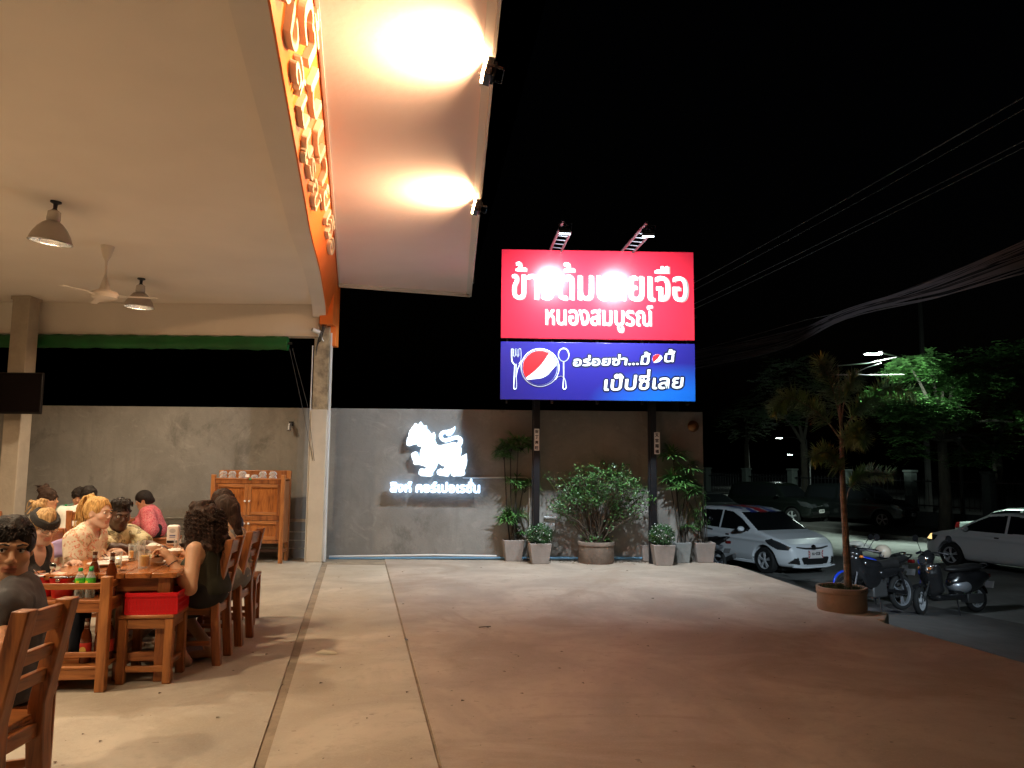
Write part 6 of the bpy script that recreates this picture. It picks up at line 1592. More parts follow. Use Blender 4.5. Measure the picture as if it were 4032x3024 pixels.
# glassware and dishes
m_clear = thin_glass('clear_glass', (.97, .98, .97), .93); m_clearp = thin_glass('clear_plastic', (.93, .96, .95), .80, .08)
m_amberb = M('brown_bottle_glass', (.10, .022, .006), .06, coat=.5); m_beer = M('beer', (.82, .42, .035), .15); m_oj = M('orange_drink', (.85, .36, .012), .3)
m_chinaw = M('white_china', (.78, .75, .70), .25, coat=.3); m_rice = M('rice', (.80, .78, .72), .8, bump=.4, bscale=200); m_label = M('bottle_label', (.70, .66, .60), .5); m_foil = M('neck_foil', (.6, .58, .55), .35, .6)
m_grnlab = M('green_label', (.03, .42, .04), .35, col2=(.10, .6, .05), var=.2, scale=30); m_grncap = M('green_cap', (.01, .28, .08), .35); m_lbred = M('label_red', (.5, .03, .02), .5); m_gold = M('label_gold', (.65, .42, .10), .4)
def lathe_o(name, prof, mat, parent, n=20, c=(0, 0, 0), smooth=True):
    mb = MB(); mb.lathe(prof, c, n); return mb.build(name, mat, parent, smooth=smooth, angle=50)
def beer_bottle(p, label, lab=True, group='brown beer bottles'):
    t = thing('beer_bottle', label, 'bottle', p, 0, group)
    lathe_o('glass', [(.034, 0), (.036, .006), (.036, .15), (.030, .185), (.016, .22), (.0145, .27), (.0155, .272), (.0155, .285), (.001, .285)], m_amberb, t)
    lathe_o('neck_label', [(.0172, .212), (.0155, .225), (.0152, .262)], m_foil, t, 16)
    if lab:
        lathe_o('label', [(.0366, .05), (.0366, .13)], m_lbred, t, 20)
        mb = MB(); mb.lathe([(.022, 0), (.001, .001)], (0, -.0372, .085), 20, Euler((R(90), 0, 0)).to_matrix()); mb.build('label_medallion', m_gold, t)
    return t
def water_bottle(p, label, rz=0):
    t = thing('water_bottle', label, 'bottle', p, rz, 'small water bottles with green labels')
    prof = [(.001, 0), (.026, 0), (.030, .006), (.030, .02), (.0285, .03), (.030, .04), (.0285, .052), (.030, .065), (.030, .13), (.026, .145), (.013, .168), (.012, .178)]
    lathe_o('bottle', prof, m_clearp, t); lathe_o('water', [(.001, .004), (.0275, .006), (.0275, .138), (.001, .138)], thin_glass('water', (.9, .94, .94), .9), t)
    lathe_o('label', [(.0306, .078), (.0306, .132)], m_grnlab, t); lathe_o('cap', [(.0145, .176), (.0145, .194), (.012, .197), (.001, .197)], m_grncap, t)
    mb = MB(); q = Matrix.Rotation(R(20), 3, 'Y'); mb.box((-.006, -.0312, .104), (.018, .0012, .022), q); mb.build('label_star', M('label_yellow', (.8, .7, .05), .4), t)
    return t
def tumbler(p, label, fill=None, h=.125, r=.034, level=.6, group='drinking glasses on the table'):
    t = thing('glass_tumbler', label, 'glass', p, 0, group)
    lathe_o('glass', [(.001, 0), (r * .86, 0), (r, h), (r * .94, h), (r * .80, .012), (.001, .012)], m_clear, t, 24)
    if fill is not None: lathe_o('drink', [(.001, .0135), (r * .785, .0135), (r * (.785 + .13 * level), h * level), (.001, h * level)], fill, t, 24)
    return t
def plate(p, label, r=.105, group='white plates on the table'):
    t = thing('plate', label, 'plate', p, 0, group); lathe_o('dish', [(.001, .004), (r * .55, .004), (r * .62, .008), (r, .022), (r, .025), (r * .6, .0125), (r * .5, .009), (.001, .009)], m_chinaw, t, 32); return t
def bowl(p, label, fill=None, r=.065, h=.055, group='white bowls on the table'):
    t = thing('bowl', label, 'bowl', p, 0, group); lathe_o('bowl', [(.001, 0), (r * .5, 0), (r * .55, .008), (r * .85, h * .5), (r, h), (r * .95, h), (r * .8, h * .5), (r * .5, .014), (.001, .012)], m_chinaw, t, 28)
    if fill is not None:
        S = SDF((-r, -r, 0), (r, r, h + .04), .005); S.ell((0, 0, h * .75), (r * .86, r * .86, h * .55), 0); S.plane((0, 0, h * .6), (0, 0, -1)); S.noise(.003, 180, 4); S.build('food', fill, t)
    return t
T = lambda px, py: TP(px, py) + V((0, 0, .0005))
c1 = lambda x, y: (x / 1.8433, 1850 + y / 1.8433)
c2 = lambda x, y: (x / 3.6867, 1850 + y / 3.6867)
c3 = lambda x, y: (500 + x / 3.6867, 1850 + y / 3.6867)
tumbler(T(*c1(1043, 712)), 'glass mug of pale beer nearest the curly haired woman', m_beer, .118, .042, .72)
tumbler(T(*c1(957, 655)), 'tall glass of orange drink between the plates', m_oj, .125, .030, .55)
tumbler(T(*c1(847, 728)), 'glass with a little beer left, just above the brown bottle', m_beer, .125, .032, .25)
tumbler(T(*c1(1020, 640)), 'empty clear glass behind the beer mug', None, .135, .032)
tumbler(T(*c1(985, 655)), 'slim clear glass with water beside the orange drink', thin_glass('water', (.9, .94, .94), .9), .11, .024, .7)
tumbler(T(*c1(1285, 590)), 'steel cup holding water beside the rice bowl', None, .10, .03)
plate(T(*c1(745, 700)), 'white plate with a fork nearest the black headband woman')
plate(T(*c1(860, 660)), 'empty white plate in front of the blonde woman')
plate(T(*c1(1160, 690)), 'small white saucer beside the curly haired woman\'s hands', .06)
plate(T(*c1(1340, 600)), 'white saucer at the far side beyond the rice bowl', .06)
bowl(T(*c1(1118, 690)), 'white bowl of soup with green herbs in the middle of the table', M('soup_greens', (.16, .14, .03), .4, var=.5, scale=60), .075, .06)
bowl(T(*c1(1265, 628)), 'white bowl heaped with rice by the curly haired woman', m_rice, .075, .05)
bowl(T(*c1(1112, 600)), 'white bowl held by the man in the patterned shirt', m_rice, .065, .06)
bowl(T(*c1(880, 690)), 'small white bowl beside the beer glass', None, .05, .035)
mb = MB(); p = T(*c1(760, 690)); mb.tube([p + V((-.06, -.02, .03)), p + V((0, 0, .028)), p + V((.07, .03, .033))], [.004, .004, .008], 6, flat=.4)
tag(mb.build('fork', m_steel, smooth=True), 'steel fork lying across the near plate', 'fork')
# napkin box standing at the far end
p = T(*c1(1255, 545)); nb = thing('napkin_box', 'white plastic napkin dispenser with a grey logo standing at the table end', 'napkin box', p, R(8))
S = SDF((-.07, -.05, -.01), (.07, .05, .19), .006); S.box((0, 0, .09), (.105, .07, .18), .02, 0); S.plane((0, 0, .003), (0, 0, -1)); S.build('casing', M('napkin_white', (.78, .76, .72), .35), nb)
mb = MB(); mb.sphere((0, -.0362, .13), (.028, .001, .020), 16, 8); mb.build('logo', M('logo_grey', (.5, .5, .5), .5), nb)
mb = MB(); mb.box((0, -.0362, .088), (.05, .001, .008)); mb.box((0, -.0362, .073), (.05, .001, .006)); mb.build('print', M('print_blue', (.05, .08, .3), .5), nb)
mb = MB(); mb.box((0, -.0364, .032), (.09, .002, .022)); mb.build('slot', m_blk, nb)
# on the serving stand
sp_ = lambda x, y, z=.5865: L2(so, PHI - R(4), (x, y, z))
def bucket(p, label, rz=0):
    t = thing('ice_bucket', label, 'bucket', p, rz, 'red ice buckets on the rack')
    lathe_o('pail', [(.060, 0), (.082, .135), (.080, .135), (.060, .006), (.001, .006)], M('bucket_red', (.55, .010, .010), .3, coat=.3), t, 28)
    lathe_o('rim', [(.0815, .130), (.086, .134), (.084, .141), (.079, .138), (.0815, .130)], m_chrome, t, 28)
    S = SDF((-.08, -.08, .08), (.08, .08, .15), .006); S.ell((0, 0, .105), (.072, .072, .03), 0); S.noise(.006, 90, 5); S.build('ice', M('ice', (.6, .64, .66), .12, coat=.5), t)
    mb = MB(); mb.sphere((.0, -.0835, .118), (.016, .004, .011), 12, 6); mb.build('handle_lug', m_chrome, t, smooth=True)
    return t
bk1 = bucket(sp_(-.20, .03), 'red ice bucket with steel rim, the one with tongs in it')
bk2 = bucket(sp_(-.055, -.02), 'red ice bucket with steel rim beside the water bottles', R(8))
mb = MB(); b0 = sp_(-.17, .0, .68); mb.tube([b0, b0 + V((.02, 0, .05)), b0 + V((.035, 0, .09))], .007, 8); mb.sphere(b0 + V((.04, 0, .105)), (.022, .008, .028), 12, 8); mb.tube([b0 + V((-.03, .01, .02)), b0 + V((-.085, 0, .085))], .004, 6)
tag(mb.build('tongs', m_chrome, smooth=True), 'steel scoop and tongs sticking out of the left ice bucket', 'tongs')
water_bottle(sp_(.075, -.075), 'nearest left water bottle with green cap and label on the rack', R(10))
water_bottle(sp_(.14, -.07), 'right hand water bottle with green cap beside the brown bottle', R(-12))
water_bottle(sp_(.115, .0), 'water bottle with green cap standing behind the other two')
beer_bottle(sp_(.245, .0), 'brown beer bottle on the rack beside the right post', False)
beer_bottle(sp_(.10, .085), 'brown beer bottle on the rack just behind the water bottles', False)
beer_bottle(sp_(.13, -.055, .166), 'brown beer bottle with round gold label on the lower shelf')
beer_bottle(sp_(.215, -.04, .166), 'brown beer bottle on the lower shelf by the right post', False)
beer_bottle(sp_(.235, .05, .166), 'brown beer bottle at the back of the lower shelf')
# foreground chair: its back is seen obliquely, the near post at the frame's left
fl, fr = G(100, 2402, .93), G(268, 2352, .93); bx_ = (fr - fl); bx_.z = 0; bwid = bx_.length; bx_.normalize(); ff_ = V((-bx_.y, bx_.x, 0))
fo = (fl + fr) / 2 + ff_ * (.42 / 2 + .085); fo.z = 0
chair('large teak chair in the left foreground, its back towards the camera', fo, math.atan2(-ff_.x, ff_.y), bwid + .066, .42, .47, .93, .066)
stool('teak stool under the man in the grey t-shirt at the left edge', V((-2.25, 3.58, 0)), R(25), .36, .36, .44, .05, (w_x, w_y, w_z))
# cabinet by the wall
cb0, cb1 = G(846, 2207), G(1117, 2219); cz_top = W(980, 1853, 11.75).z
cbx = (cb0.x + cb1.x) / 2; cbw = W(1128, 2000, 11.7).x - W(842, 2000, 11.7).x
ct_ = thing('wooden_cabinet', 'teak cupboard with four panelled doors on legs against the wall', 'cabinet', V((W(985, 2000, 11.75).x, 11.78, 0)), R(2))
cdp = .40; zb_ = W(980, 2139, 11.6).z; zm = W(980, 2040, 11.6).z
fr_d = wood('cabinet_frame', (.13, .034, .010), (.34, .12, .035), (3.2, 3.2, .35), .3, 21)
ply = wood('cabinet_panel', (.10, .022, .006), (.46, .155, .036), (2.2, 2.2, .35), .25, 23)
for sx in (-1, 1):
    for sy in (-1, 1): boxo('leg', (sx * (cbw / 2 - .03), sy * (cdp / 2 - .03), cz_top / 2 - (.0 if sy > 0 else .03)), (.06, .06, cz_top - (.0 if sy > 0 else .06)), v_z, ct_)
    boxo('side_panel', (sx * (cbw / 2 - .02), 0, (cz_top + zb_) / 2 - .08), (.02, cdp - .12, cz_top - zb_ - .14), fr_d, ct_)
boxo('back_panel', (0, cdp / 2 - .04, (cz_top + zb_) / 2), (cbw - .12, .02, cz_top - zb_), fr_d, ct_)
boxo('top_shelf', (0, 0, cz_top - .125), (cbw - .04, cdp - .02, .022), w_x, ct_); boxo('top_rail', (0, -cdp / 2 + .03, cz_top - .165), (cbw - .12, .03, .06), fr_d, ct_)
boxo('bottom_board', (0, 0, zb_ + .02), (cbw - .04, cdp - .04, .03), fr_d, ct_); boxo('middle_rail', (0, -cdp / 2 + .03, zm), (cbw - .12, .034, .07), fr_d, ct_); boxo('bottom_rail', (0, -cdp / 2 + .03, zb_ + .02), (cbw - .12, .034, .05), fr_d, ct_)
boxo('gallery_rail', (0, cdp / 2 - .03, cz_top - .03), (cbw - .06, .02, .07), w_x, ct_); boxo('foot_stretcher', (0, -.02, zb_ - .12), (cbw - .10, .03, .05), M('stretcher_dark', (.05, .018, .010), .5), ct_)
for sx in (-1, 1):
    boxo('side_stretcher', (sx * (cbw / 2 - .03), 0, zb_ - .12), (.03, cdp - .12, .05), w_y, ct_)
    for (z0, z1) in ((zm + .04, cz_top - .20), (zb_ + .05, zm - .04)):
        dw = (cbw - .125) / 2; dr = bpy.data.objects.new('door', None); COL.objects.link(dr); dr.parent = ct_; dr.location = (sx * (dw / 2 + .002), -cdp / 2 + .022, (z0 + z1) / 2); hh = z1 - z0
        boxo('panel', (0, .008, 0), (dw - .09, .012, hh - .09), ply, dr)
        for s in (-1, 1):
            boxo('stile', (s * (dw / 2 - .025), 0, 0), (.05, .026, hh), fr_d if s * sx > 0 else v_z, dr, .003); boxo('door_rail', (0, 0, s * (hh / 2 - .025)), (dw - .10, .026, .05), v_x, dr, .003)
        mb = MB(); mb.sphere((-sx * (dw / 2 - .03), -.028, -.02 if z0 > zm else .1), .017, 12, 8); mb.build('knob', m_chinaw, dr, smooth=True)
m_pane = m_clear
k = 0
for px, n, lab in ((880, 2, 'far left'), (915, 2, 'second from the left'), (955, 2, 'left of centre'), (1003, 1, 'right of centre'), (1035, 2, 'second from the right'), (1075, 2, 'far right')):
    p = W(px, 1870, 11.68)
    for j in range(n):
        t = thing('glass_bowl', 'upturned glass bowl on top of the cupboard, %s, %s' % (lab, 'lower of the pair' if (n == 2 and j == 0) else ('upper of the pair' if n == 2 else 'single')), 'bowl', V((p.x, 11.68, cz_top - .112 + j * .052)), 0, 'glass bowls on the cupboard')
        lathe_o('bowl', [(.062, 0), (.060, .01), (.045, .045), (.025, .052), (.024, .050), (.042, .043), (.056, .01), (.058, 0), (.062, 0)], m_clear, t, 20)
p = W(975, 1873, 11.57); t = boxo('paper_tag', (p.x, 11.56, p.z), (.06, .004, .045), m_paper, None, 0); tag(t, 'small white card leaning on the cupboard edge among the bowls', 'card')
p = W(985, 1886, 11.565); mb = MB(); mb.lathe([(.016, 0), (.001, .004)], (0, 0, 0), 14, Euler((R(90), 0, 0)).to_matrix()); o = mb.build('sticker', M('sticker_green', (.02, .35, .15), .4)); o.location = (p.x, p.y - .0, p.z); tag(o, 'small round green sticker on the top rail of the cupboard', 'sticker')
# tables and chairs of the people by the wall
def simple_table(label, c, rz, w, l, h=.73, group='teak dining tables'):
    t = thing('dining_table', label, 'table', c, rz, group)
    for k in range(4): boxo('top_board', (-w / 2 + w * (k + .5) / 4, 0, h - .018), (w / 4 - .003, l, .034), w_top, t, .004)
    for sx in (-1, 1):
        boxo('apron', (sx * (w / 2 - .07), 0, h - .08), (.03, l - .22, .09), w_y, t)
        for sy in (-1, 1): boxo('leg', (sx * (w / 2 - .07), sy * (l / 2 - .07), (h - .036) / 2), (.075, .075, h - .036), w_z, t)
    for sy in (-1, 1): boxo('apron', (0, sy * (l / 2 - .07), h - .08), (w - .22, .03, .09), w_x, t)
    return t
simple_table('teak table of the group sitting close to the wall at the left', V((-5.35, 9.85, 0)), PHI, .85, 1.1)
chair('teak chair back seen between the headband woman and the blonde woman', V((-4.15, 8.0, 0)), R(28), .42, .42, .45, .96, .06)
chair('teak chair behind the man in the white shirt', V((-4.92, 9.12, 0)), R(22), .42, .42, .45, .93, .06)
stool('wide teak stool under the woman in the red top by the wall', V((-4.88, 10.85, 0)), PHI, .52, .40, .45, .06, (w_x, w_y, w_z))
chair('teak chair under the woman with her hair in a bun', V((-6.02, 9.55, 0)), R(-75), .42, .42, .45, .86, .06)
chair('teak chair of the man in the teal shirt at the back', V((-5.75, 10.75, 0)), R(170), .42, .42, .45, .86, .06)
p = W(258, 2017, 9.6); water_bottle(p - V((0, 0, .10)), 'small green labelled bottle held by the man in the teal shirt')
# lilac bag hung on a chair
p = W(240, 2148, 6.05)
S = SDF((-.16, -.08, -.12), (.16, .08, .10), .01); S.box((0, 0, -.02), (.25, .05, .12), .022, 0, 'u', Euler((0, R(-14), 0)).to_matrix()); S.noise(.006, 30, 9); o = S.build('cloth_bag', M('lilac_cloth', (.36, .28, .50), .8)); o.location = p
tag(o, 'lilac cloth bag hanging between the headband woman and the blonde woman', 'bag')
# litter on the floor
p = G(1284, 2574, .004)
mb = MB(); mb.tube([p + V((-.08, .0, .004)), p + V((-.03, .015, .012)), p + V((.01, .005, .010)), p + V((.05, .012, .008)), p + V((.085, -.004, .004))], [.006, .020, .016, .017, .004], 8, flat=.5)
tag(mb.build('paper_scrap', M('tissue', (.62, .55, .42), .9), smooth=True), 'crumpled scrap of white tissue on the pale concrete strip', 'litter')
p = G(1600, 2520, .004); o = boxo('foil_wrapper', (p.x, p.y, .008), (.03, .022, .006), M('foil', (.75, .8, .9), .15, .9), None, 0, (R(12), R(20), R(30))); tag(o, 'tiny shiny foil wrapper lying in the forecourt joint', 'litter')
p = G(1915, 2470, .004); mb = MB(); mb.tube([p + V((-.07, 0, 0)), p + V((-.02, .01, .004)), p + V((.04, .03, .003))], .004, 5); mb.tube([p + V((0, .01, .003)), p + V((.02, -.02, .002))], .003, 5); tag(mb.build('twig_scrap', m_twig), 'small dry twig lying on the forecourt', 'twig')
# ================================================================== PEOPLE
def pattern(name, stops, scale=9.0, rough=.8, dist=1.2, detail=3.0, bump=.15):
    if name in MATS: return MATS[name]
    m = bpy.data.materials.new(name); m.use_nodes = True; nt = m.node_tree; b = nt.nodes['Principled BSDF']; N = nt.nodes; L = nt.links
    tc = N.new('ShaderNodeTexCoord'); n = N.new('ShaderNodeTexNoise'); n.inputs['Scale'].default_value = scale; n.inputs['Detail'].default_value = detail; n.inputs['Distortion'].default_value = dist
    L.new(tc.outputs['Object'], n.inputs['Vector']); rp = N.new('ShaderNodeValToRGB'); e = rp.color_ramp.elements; rp.color_ramp.interpolation = 'EASE'
    while len(e) < len(stops): e.new(.5)
    for k, (p, c) in enumerate(stops): e[k].position = p; e[k].color = (*c, 1)
    L.new(n.outputs[0], rp.inputs[0]); L.new(rp.outputs[0], b.inputs['Base Color']); b.inputs['Roughness'].default_value = rough
    n2 = N.new('ShaderNodeTexNoise'); n2.inputs['Scale'].default_value = 22; bp = N.new('ShaderNodeBump'); bp.inputs['Strength'].default_value = bump; bp.inputs['Distance'].default_value = .02
    L.new(tc.outputs['Object'], n2.inputs['Vector']); L.new(n2.outputs[0], bp.inputs['Height']); L.new(bp.outputs[0], b.inputs['Normal'])
    MATS[name] = m; return m
def skin(name, c):
    m = M(name, c, .48, var=.08, scale=14, bump=.04, bscale=140); b = m.node_tree.nodes['Principled BSDF']
    b.inputs['Subsurface Weight'].default_value = .12; b.inputs['Subsurface Radius'].default_value = (.02, .008, .004); b.inputs['Subsurface Scale'].default_value = .3; return m
def hairm(name, c, c2=None, rough=.62): return M(name, c, rough, spec=.25, var=.35, scale=30, stretch=(3, 3, .5), bump=.5, bscale=70, col2=c2 or c)
m_eyew = M('eye_white', (.70, .66, .62), .2); m_iris = M('iris', (.02, .013, .01), .1); m_cloth_seat = None
class Per:
    """a seated or standing figure; local frame: +y is forward, +x its right hand side"""
    def __init__(s, name, label, fwd, head_at, hz=.55, seat=.45, lean=8, bend=0, head_f=None, head_pitch=0, head_tilt=0, girth=1.0, shoulder=.19, vox=.009, head_s=1.0, skinm=None, lips=None, bust=0.0, belly=0.0, hands=None, elbow_out=(.5, .5), feet=None, stand=False, group=None, hand_curl=.6, xlean=0.0, fem=False):
        s.fem = fem
        s.t = None; f = V((fwd[0], fwd[1], 0)).normalized(); s.rz = math.atan2(-f.x, f.y); s.q = Matrix.Rotation(s.rz, 3, 'Z'); s.qi = s.q.inverted()
        s.vox = vox; s.g = girth; s.skin = skinm; s.hs = head_s; s.bust = bust; s.belly = belly; s.seat = seat; s.curl = hand_curl
        d = V((math.sin(R(xlean)), math.sin(R(lean)), math.cos(R(lean)))).normalized(); d2 = V((math.sin(R(xlean)) * .5, math.sin(R(lean + bend)), math.cos(R(lean + bend)))).normalized()
        hipz = seat + .095
        if stand: hipz = seat
        Hc = .155 * head_s
        # stretch the trunk so that the head comes to its height
        want = head_at[2] - hipz; base = (d * .30 + d2 * .23).z; k = (want - (d2 * Hc).z - .01) / base; s.k = k
        hip = V((0, 0, hipz)); s.hip = hip; s.waist = hip + d * .15 * k; s.chest = hip + d * .30 * k; s.neck = s.chest + d2 * .23 * k; s.head = s.neck + d2 * Hc + V((0, .022, 0)) ; s.d2 = d2
        off = s.q @ V((s.head.x, s.head.y, 0)); s.org = V((head_at[0] - off.x, head_at[1] - off.y, 0 if not stand else head_at[2] * 0 + s_ground(stand)))
        if stand: s.org.z = stand[0]
        s.t = thing(name, label, 'person', s.org, s.rz, group)
        sh = s.chest + d2 * .175 * k; s.sh = {sg: sh + V((sg * shoulder, .0, 0)) for sg in (-1, 1)}; s.shw = shoulder
        hf = V((head_f[0], head_f[1], 0)).normalized() if head_f else f
        yaw = math.atan2(-hf.x, hf.y) - s.rz
        s.H = (Matrix.Rotation(yaw, 3, 'Z') @ Matrix.Rotation(R(-head_pitch), 3, 'X') @ Matrix.Rotation(R(head_tilt), 3, 'Y'))
        # arms
        s.el = {}; s.wr = {}; s.hd = {}
        for i, sg in enumerate((-1, 1)):
            tgt = hands[i] if hands else None
            if tgt is None: p = V((sg * .10, .30, hipz + .10)); 
            elif isinstance(tgt, tuple) and tgt[0] == 'l': p = V(tgt[1])
            else: p = s.loc(tgt)
            S0 = s.sh[sg]; a, b = .285, .25; v = p - S0; D = min(v.length, (a + b) * .985); v.normalize(); p = S0 + v * D
            x = (a * a - b * b + D * D) / (2 * D); hh = math.sqrt(max(1e-6, a * a - x * x)); pole = V((sg * elbow_out[i], -.35, -1.0)); pole = (pole - v * pole.dot(v)).normalized()
            s.el[sg] = S0 + v * x + pole * hh; s.wr[sg] = p; s.hd[sg] = (p - s.el[sg]).normalized()
        # legs
        s.kn = {}; s.an = {}; s.hp = {}
        for sg in (-1, 1):
            s.hp[sg] = hip + V((sg * .095 * girth, .02, -.01))
            if stand: s.kn[sg] = V((sg * .10, .03, .47)); s.an[sg] = V((sg * .11, -.01, .08))
            else:
                s.kn[sg] = V((sg * .13, .44, seat + .06)); fy = .40
                if feet: s.an[sg] = V(feet[0 if sg < 0 else 1])
                else: s.an[sg] = V((sg * .13, fy, .08))
    def loc(s, p): return s.qi @ (V(p) - s.org)
    def hx(s, p): return s.head + s.H @ (V(p) * s.hs)
    def bounds(s, low=0.0):
        P = [s.hip, s.head, s.neck] + [x for dct in (s.sh, s.el, s.wr) for x in dct.values()]
        P += [x for dct in (s.kn, s.an) for x in dct.values()]
        a = [min(p[i] for p in P) - .27 for i in range(3)]; b = [max(p[i] for p in P) + .27 for i in range(3)]; a[2] = max(a[2], low - .02); b[2] = s.head.z + .22
        return a, b
    def torso(s, S, e=0.0, top=True):
        g = s.g; k = .05
        S.ell(s.hip + V((0, -.01, .01)), (.165 * g + e, .125 * g + e, .12 + e), k)
        S.ell(s.waist, (.135 * g + e, .105 * g + e, .14 + e), k)
        if s.belly: S.ell(s.waist + V((0, .05, -.03)), (.13 * g + e, .10 * g + s.belly + e, .12 + e), k)
        qd = Matrix.Rotation(-math.atan2(s.d2.y, s.d2.z), 3, 'X')
        S.ell(s.chest + V((0, .005, .02)), (.155 * g + e, .108 * g + e, .16 + e), k, 'u', qd)
        S.cap(s.sh[-1] + V((.035, 0, -.015)), s.sh[1] + V((-.035, 0, -.015)), .062 * min(g, 1.1) + e, None, k)
        if s.bust:
            for sg in (-1, 1): S.ell(s.chest + qd @ V((sg * .075, .075 * g, -.01)), (.072 + e, .06 + s.bust + e, .070 + e), .03)
        if top:
            S.chain([s.sh[-1] + V((.06, 0, .02)), s.neck + V((0, -.005, 0)), s.sh[1] + V((-.06, 0, .02))], [.045 + e, .055 + e, .045 + e], .04)
    def arm(s, S, sg, e=0.0, t0=0, t1=2.0, kk=.03):
        g = .5 + .5 * s.g; pts = [s.sh[sg], s.el[sg], s.wr[sg]]; rs = [.056 * g, .044 * g, .029]
        if t1 <= 1: S.cap(pts[0], along(pts[0], pts[1], t1), rs[0] + e, rs[0] + (rs[1] - rs[0]) * t1 + e + .008, kk)
        else:
            S.cap(pts[0], pts[1], rs[0] + e, rs[1] + e, .03); u = t1 - 1; m_ = along(pts[1], pts[2], .3); S.cap(pts[1], along(pts[1], pts[2], min(u, 1)), rs[1] + e, rs[1] + (rs[2] - rs[1]) * min(u, 1) + e, .02)
            if u > .3: S.ell(m_, (.042 * g + e,) * 3, .03)
    def hand(s, S, sg):
        w = s.wr[sg]; d = s.hd[sg]; d = (d + V((0, 0, -.05))).normalized(); up = V((0, 0, 1)); side = d.cross(up)
        if side.length < .1: side = V((1, 0, 0))
        side.normalize(); nn = side.cross(d); c = s.curl
        pc = w + d * .055; S.cap(w, pc, .024, .027, .02); q = Matrix((side, d, nn)).transposed(); S.ell(pc + d * .012, (.042, .050, .019), .02, 'u', q)
        for j, (o, l) in enumerate(((-.031, .062), (-.011, .074), (.011, .070), (.030, .055))):
            b0 = pc + d * .048 + side * o; a1 = R(25 + 55 * c * (.8 + .1 * j)); d1 = d * math.cos(a1) - nn * math.sin(a1); b1 = b0 + d1 * l * .5; a2 = a1 + R(55 * c); d2 = d * math.cos(a2) - nn * math.sin(a2)
            S.cap(b0, b1, .0095, .0088, .005); S.cap(b1, b1 + d2 * l * .45, .0088, .0075, .003)
        th = pc + side * (-sg * .034) - d * .01; S.cap(th, th + (d * .7 - side * sg * .6 - nn * .4).normalized() * .035, .013, .011, .01); t1 = th + (d * .7 - side * sg * .6 - nn * .4).normalized() * .035; S.cap(t1, t1 + (d * .9 - nn * .5).normalized() * .028, .011, .009, .004)
    def legs(s, S, e=0.0, t1=2.0):
        g = .4 + .6 * s.g
        for sg in (-1, 1):
            S.cap(s.hp[sg], s.kn[sg], .085 * g + e, .058 + e, .04)
            if t1 > 1: S.cap(s.kn[sg], along(s.kn[sg], s.an[sg], min(1, t1 - 1)), .056 + e, .056 + (.036 - .056) * min(1, t1 - 1) + e, .03)
            if t1 >= 2 and e == 0:
                m_ = along(s.kn[sg], s.an[sg], .32); S.ell(m_ + V((0, -.012, 0)), (.052, .055, .10), .03)
                a = s.an[sg]; f = V((0, 1, 0)); S.cap(a + V((0, -.03, -.035)), a + f * .13 + V((0, 0, -.055)), .036, .026, .03); S.cap(a + f * .10 + V((0, 0, -.055)), a + f * .18 + V((0, 0, -.06)), .033, .018, .02)
    def headsdf(s, S):
        H = s.H; z = s.hs; fm = .6 if s.fem else 1.0; E = lambda c, r, k=.02, op='u': S.ell(s.hx(c), tuple(x * z for x in r), k * z, op, H)
        C = lambda a, b, r0, r1=None, k=.01, op='u': S.cap(s.hx(a), s.hx(b), r0 * z, (r0 if r1 is None else r1) * z, k * z, op)
        E((0, -.012, .035), (.074, .094, .085)); E((0, .022, -.025), (.062, .070, .082), .03); E((0, .045, -.075), (.042 - .006 * s.fem, .042, .036), .03); E((0, .074, -.098), (.020, .016, .016), .02)
        C((-.052, .0, -.055), (-.018, .068, -.098), .022, .016, .025); C((.052, .0, -.055), (.018, .068, -.098), .022, .016, .025)
        for q in (-1, 1):
            E((q * .040, .060, -.020), (.026, .024, .022), .02)
            E((q * .031, .098, .0135), (.0175, .016, .0072), .007, 's')
            C((q * .010, .091 + .003 * fm - .003, .033), (q * .047, .076, .033), .009 * fm, .007 * fm, .014)
            E((q * .076, -.008, .0), (.009, .021, .032), .006); E((q * .083, -.004, .002), (.006, .012, .020), .004, 's')
            E((q * .0125, .103, -.027), (.0095, .010, .0085), .006)
        C((0, .086, .022), (0, .110 - .004 * s.fem, -.016), .008 * (.8 if s.fem else 1), .0115 * (.78 if s.fem else 1), .010); E((0, .112 - .005 * s.fem, -.020), (.0115 * (.85 if s.fem else 1), .010, .009), .006)
        E((0, .090, -.053), (.025, .010, .0065), .006); E((0, .087, -.066), (.021, .011, .0075), .006); C((-.024, .093, -.0595), (.024, .093, -.0595), .0026, None, .003, 's')
        S.cap(s.neck + V((0, -.012, -.02)), s.hx((0, -.022, -.055)), .056 * (.6 + .4 * s.g), .052, .03)
    def body(s, low=0.0, legs=True):
        a, b = s.bounds(low); S = SDF(a, b, s.vox); s.torso(S)
        for sg in (-1, 1): s.arm(S, sg)
        if legs: s.legs(S)
        s.headsdf(S)
        for sg in (-1, 1): s.hand(S, sg)
        if low > 0: S.plane((0, 0, low), (0, 0, -1))
        Hi = np.array(s.H.inverted()); hc = np.array(s.head)
        def lab(c):
            p = (c - hc) @ Hi.T / s.hs; m_ = np.zeros(len(c), int); m_[(np.abs(p[:, 0]) < .026 - .25 * np.abs(p[:, 2] + .06)) & (p[:, 1] > .074) & (p[:, 2] > -.0735) & (p[:, 2] < -.0455)] = 1; return m_
        lip = MATS.get(s.skin.name + '_lips') or skin(s.skin.name + '_lips', tuple(x * y for x, y in zip(s.skin.node_tree.nodes['Principled BSDF'].inputs['Base Color'].default_value[:3], (.85, .55, .55))))
        return S.build('body', [s.skin, lip], s.t, lab)
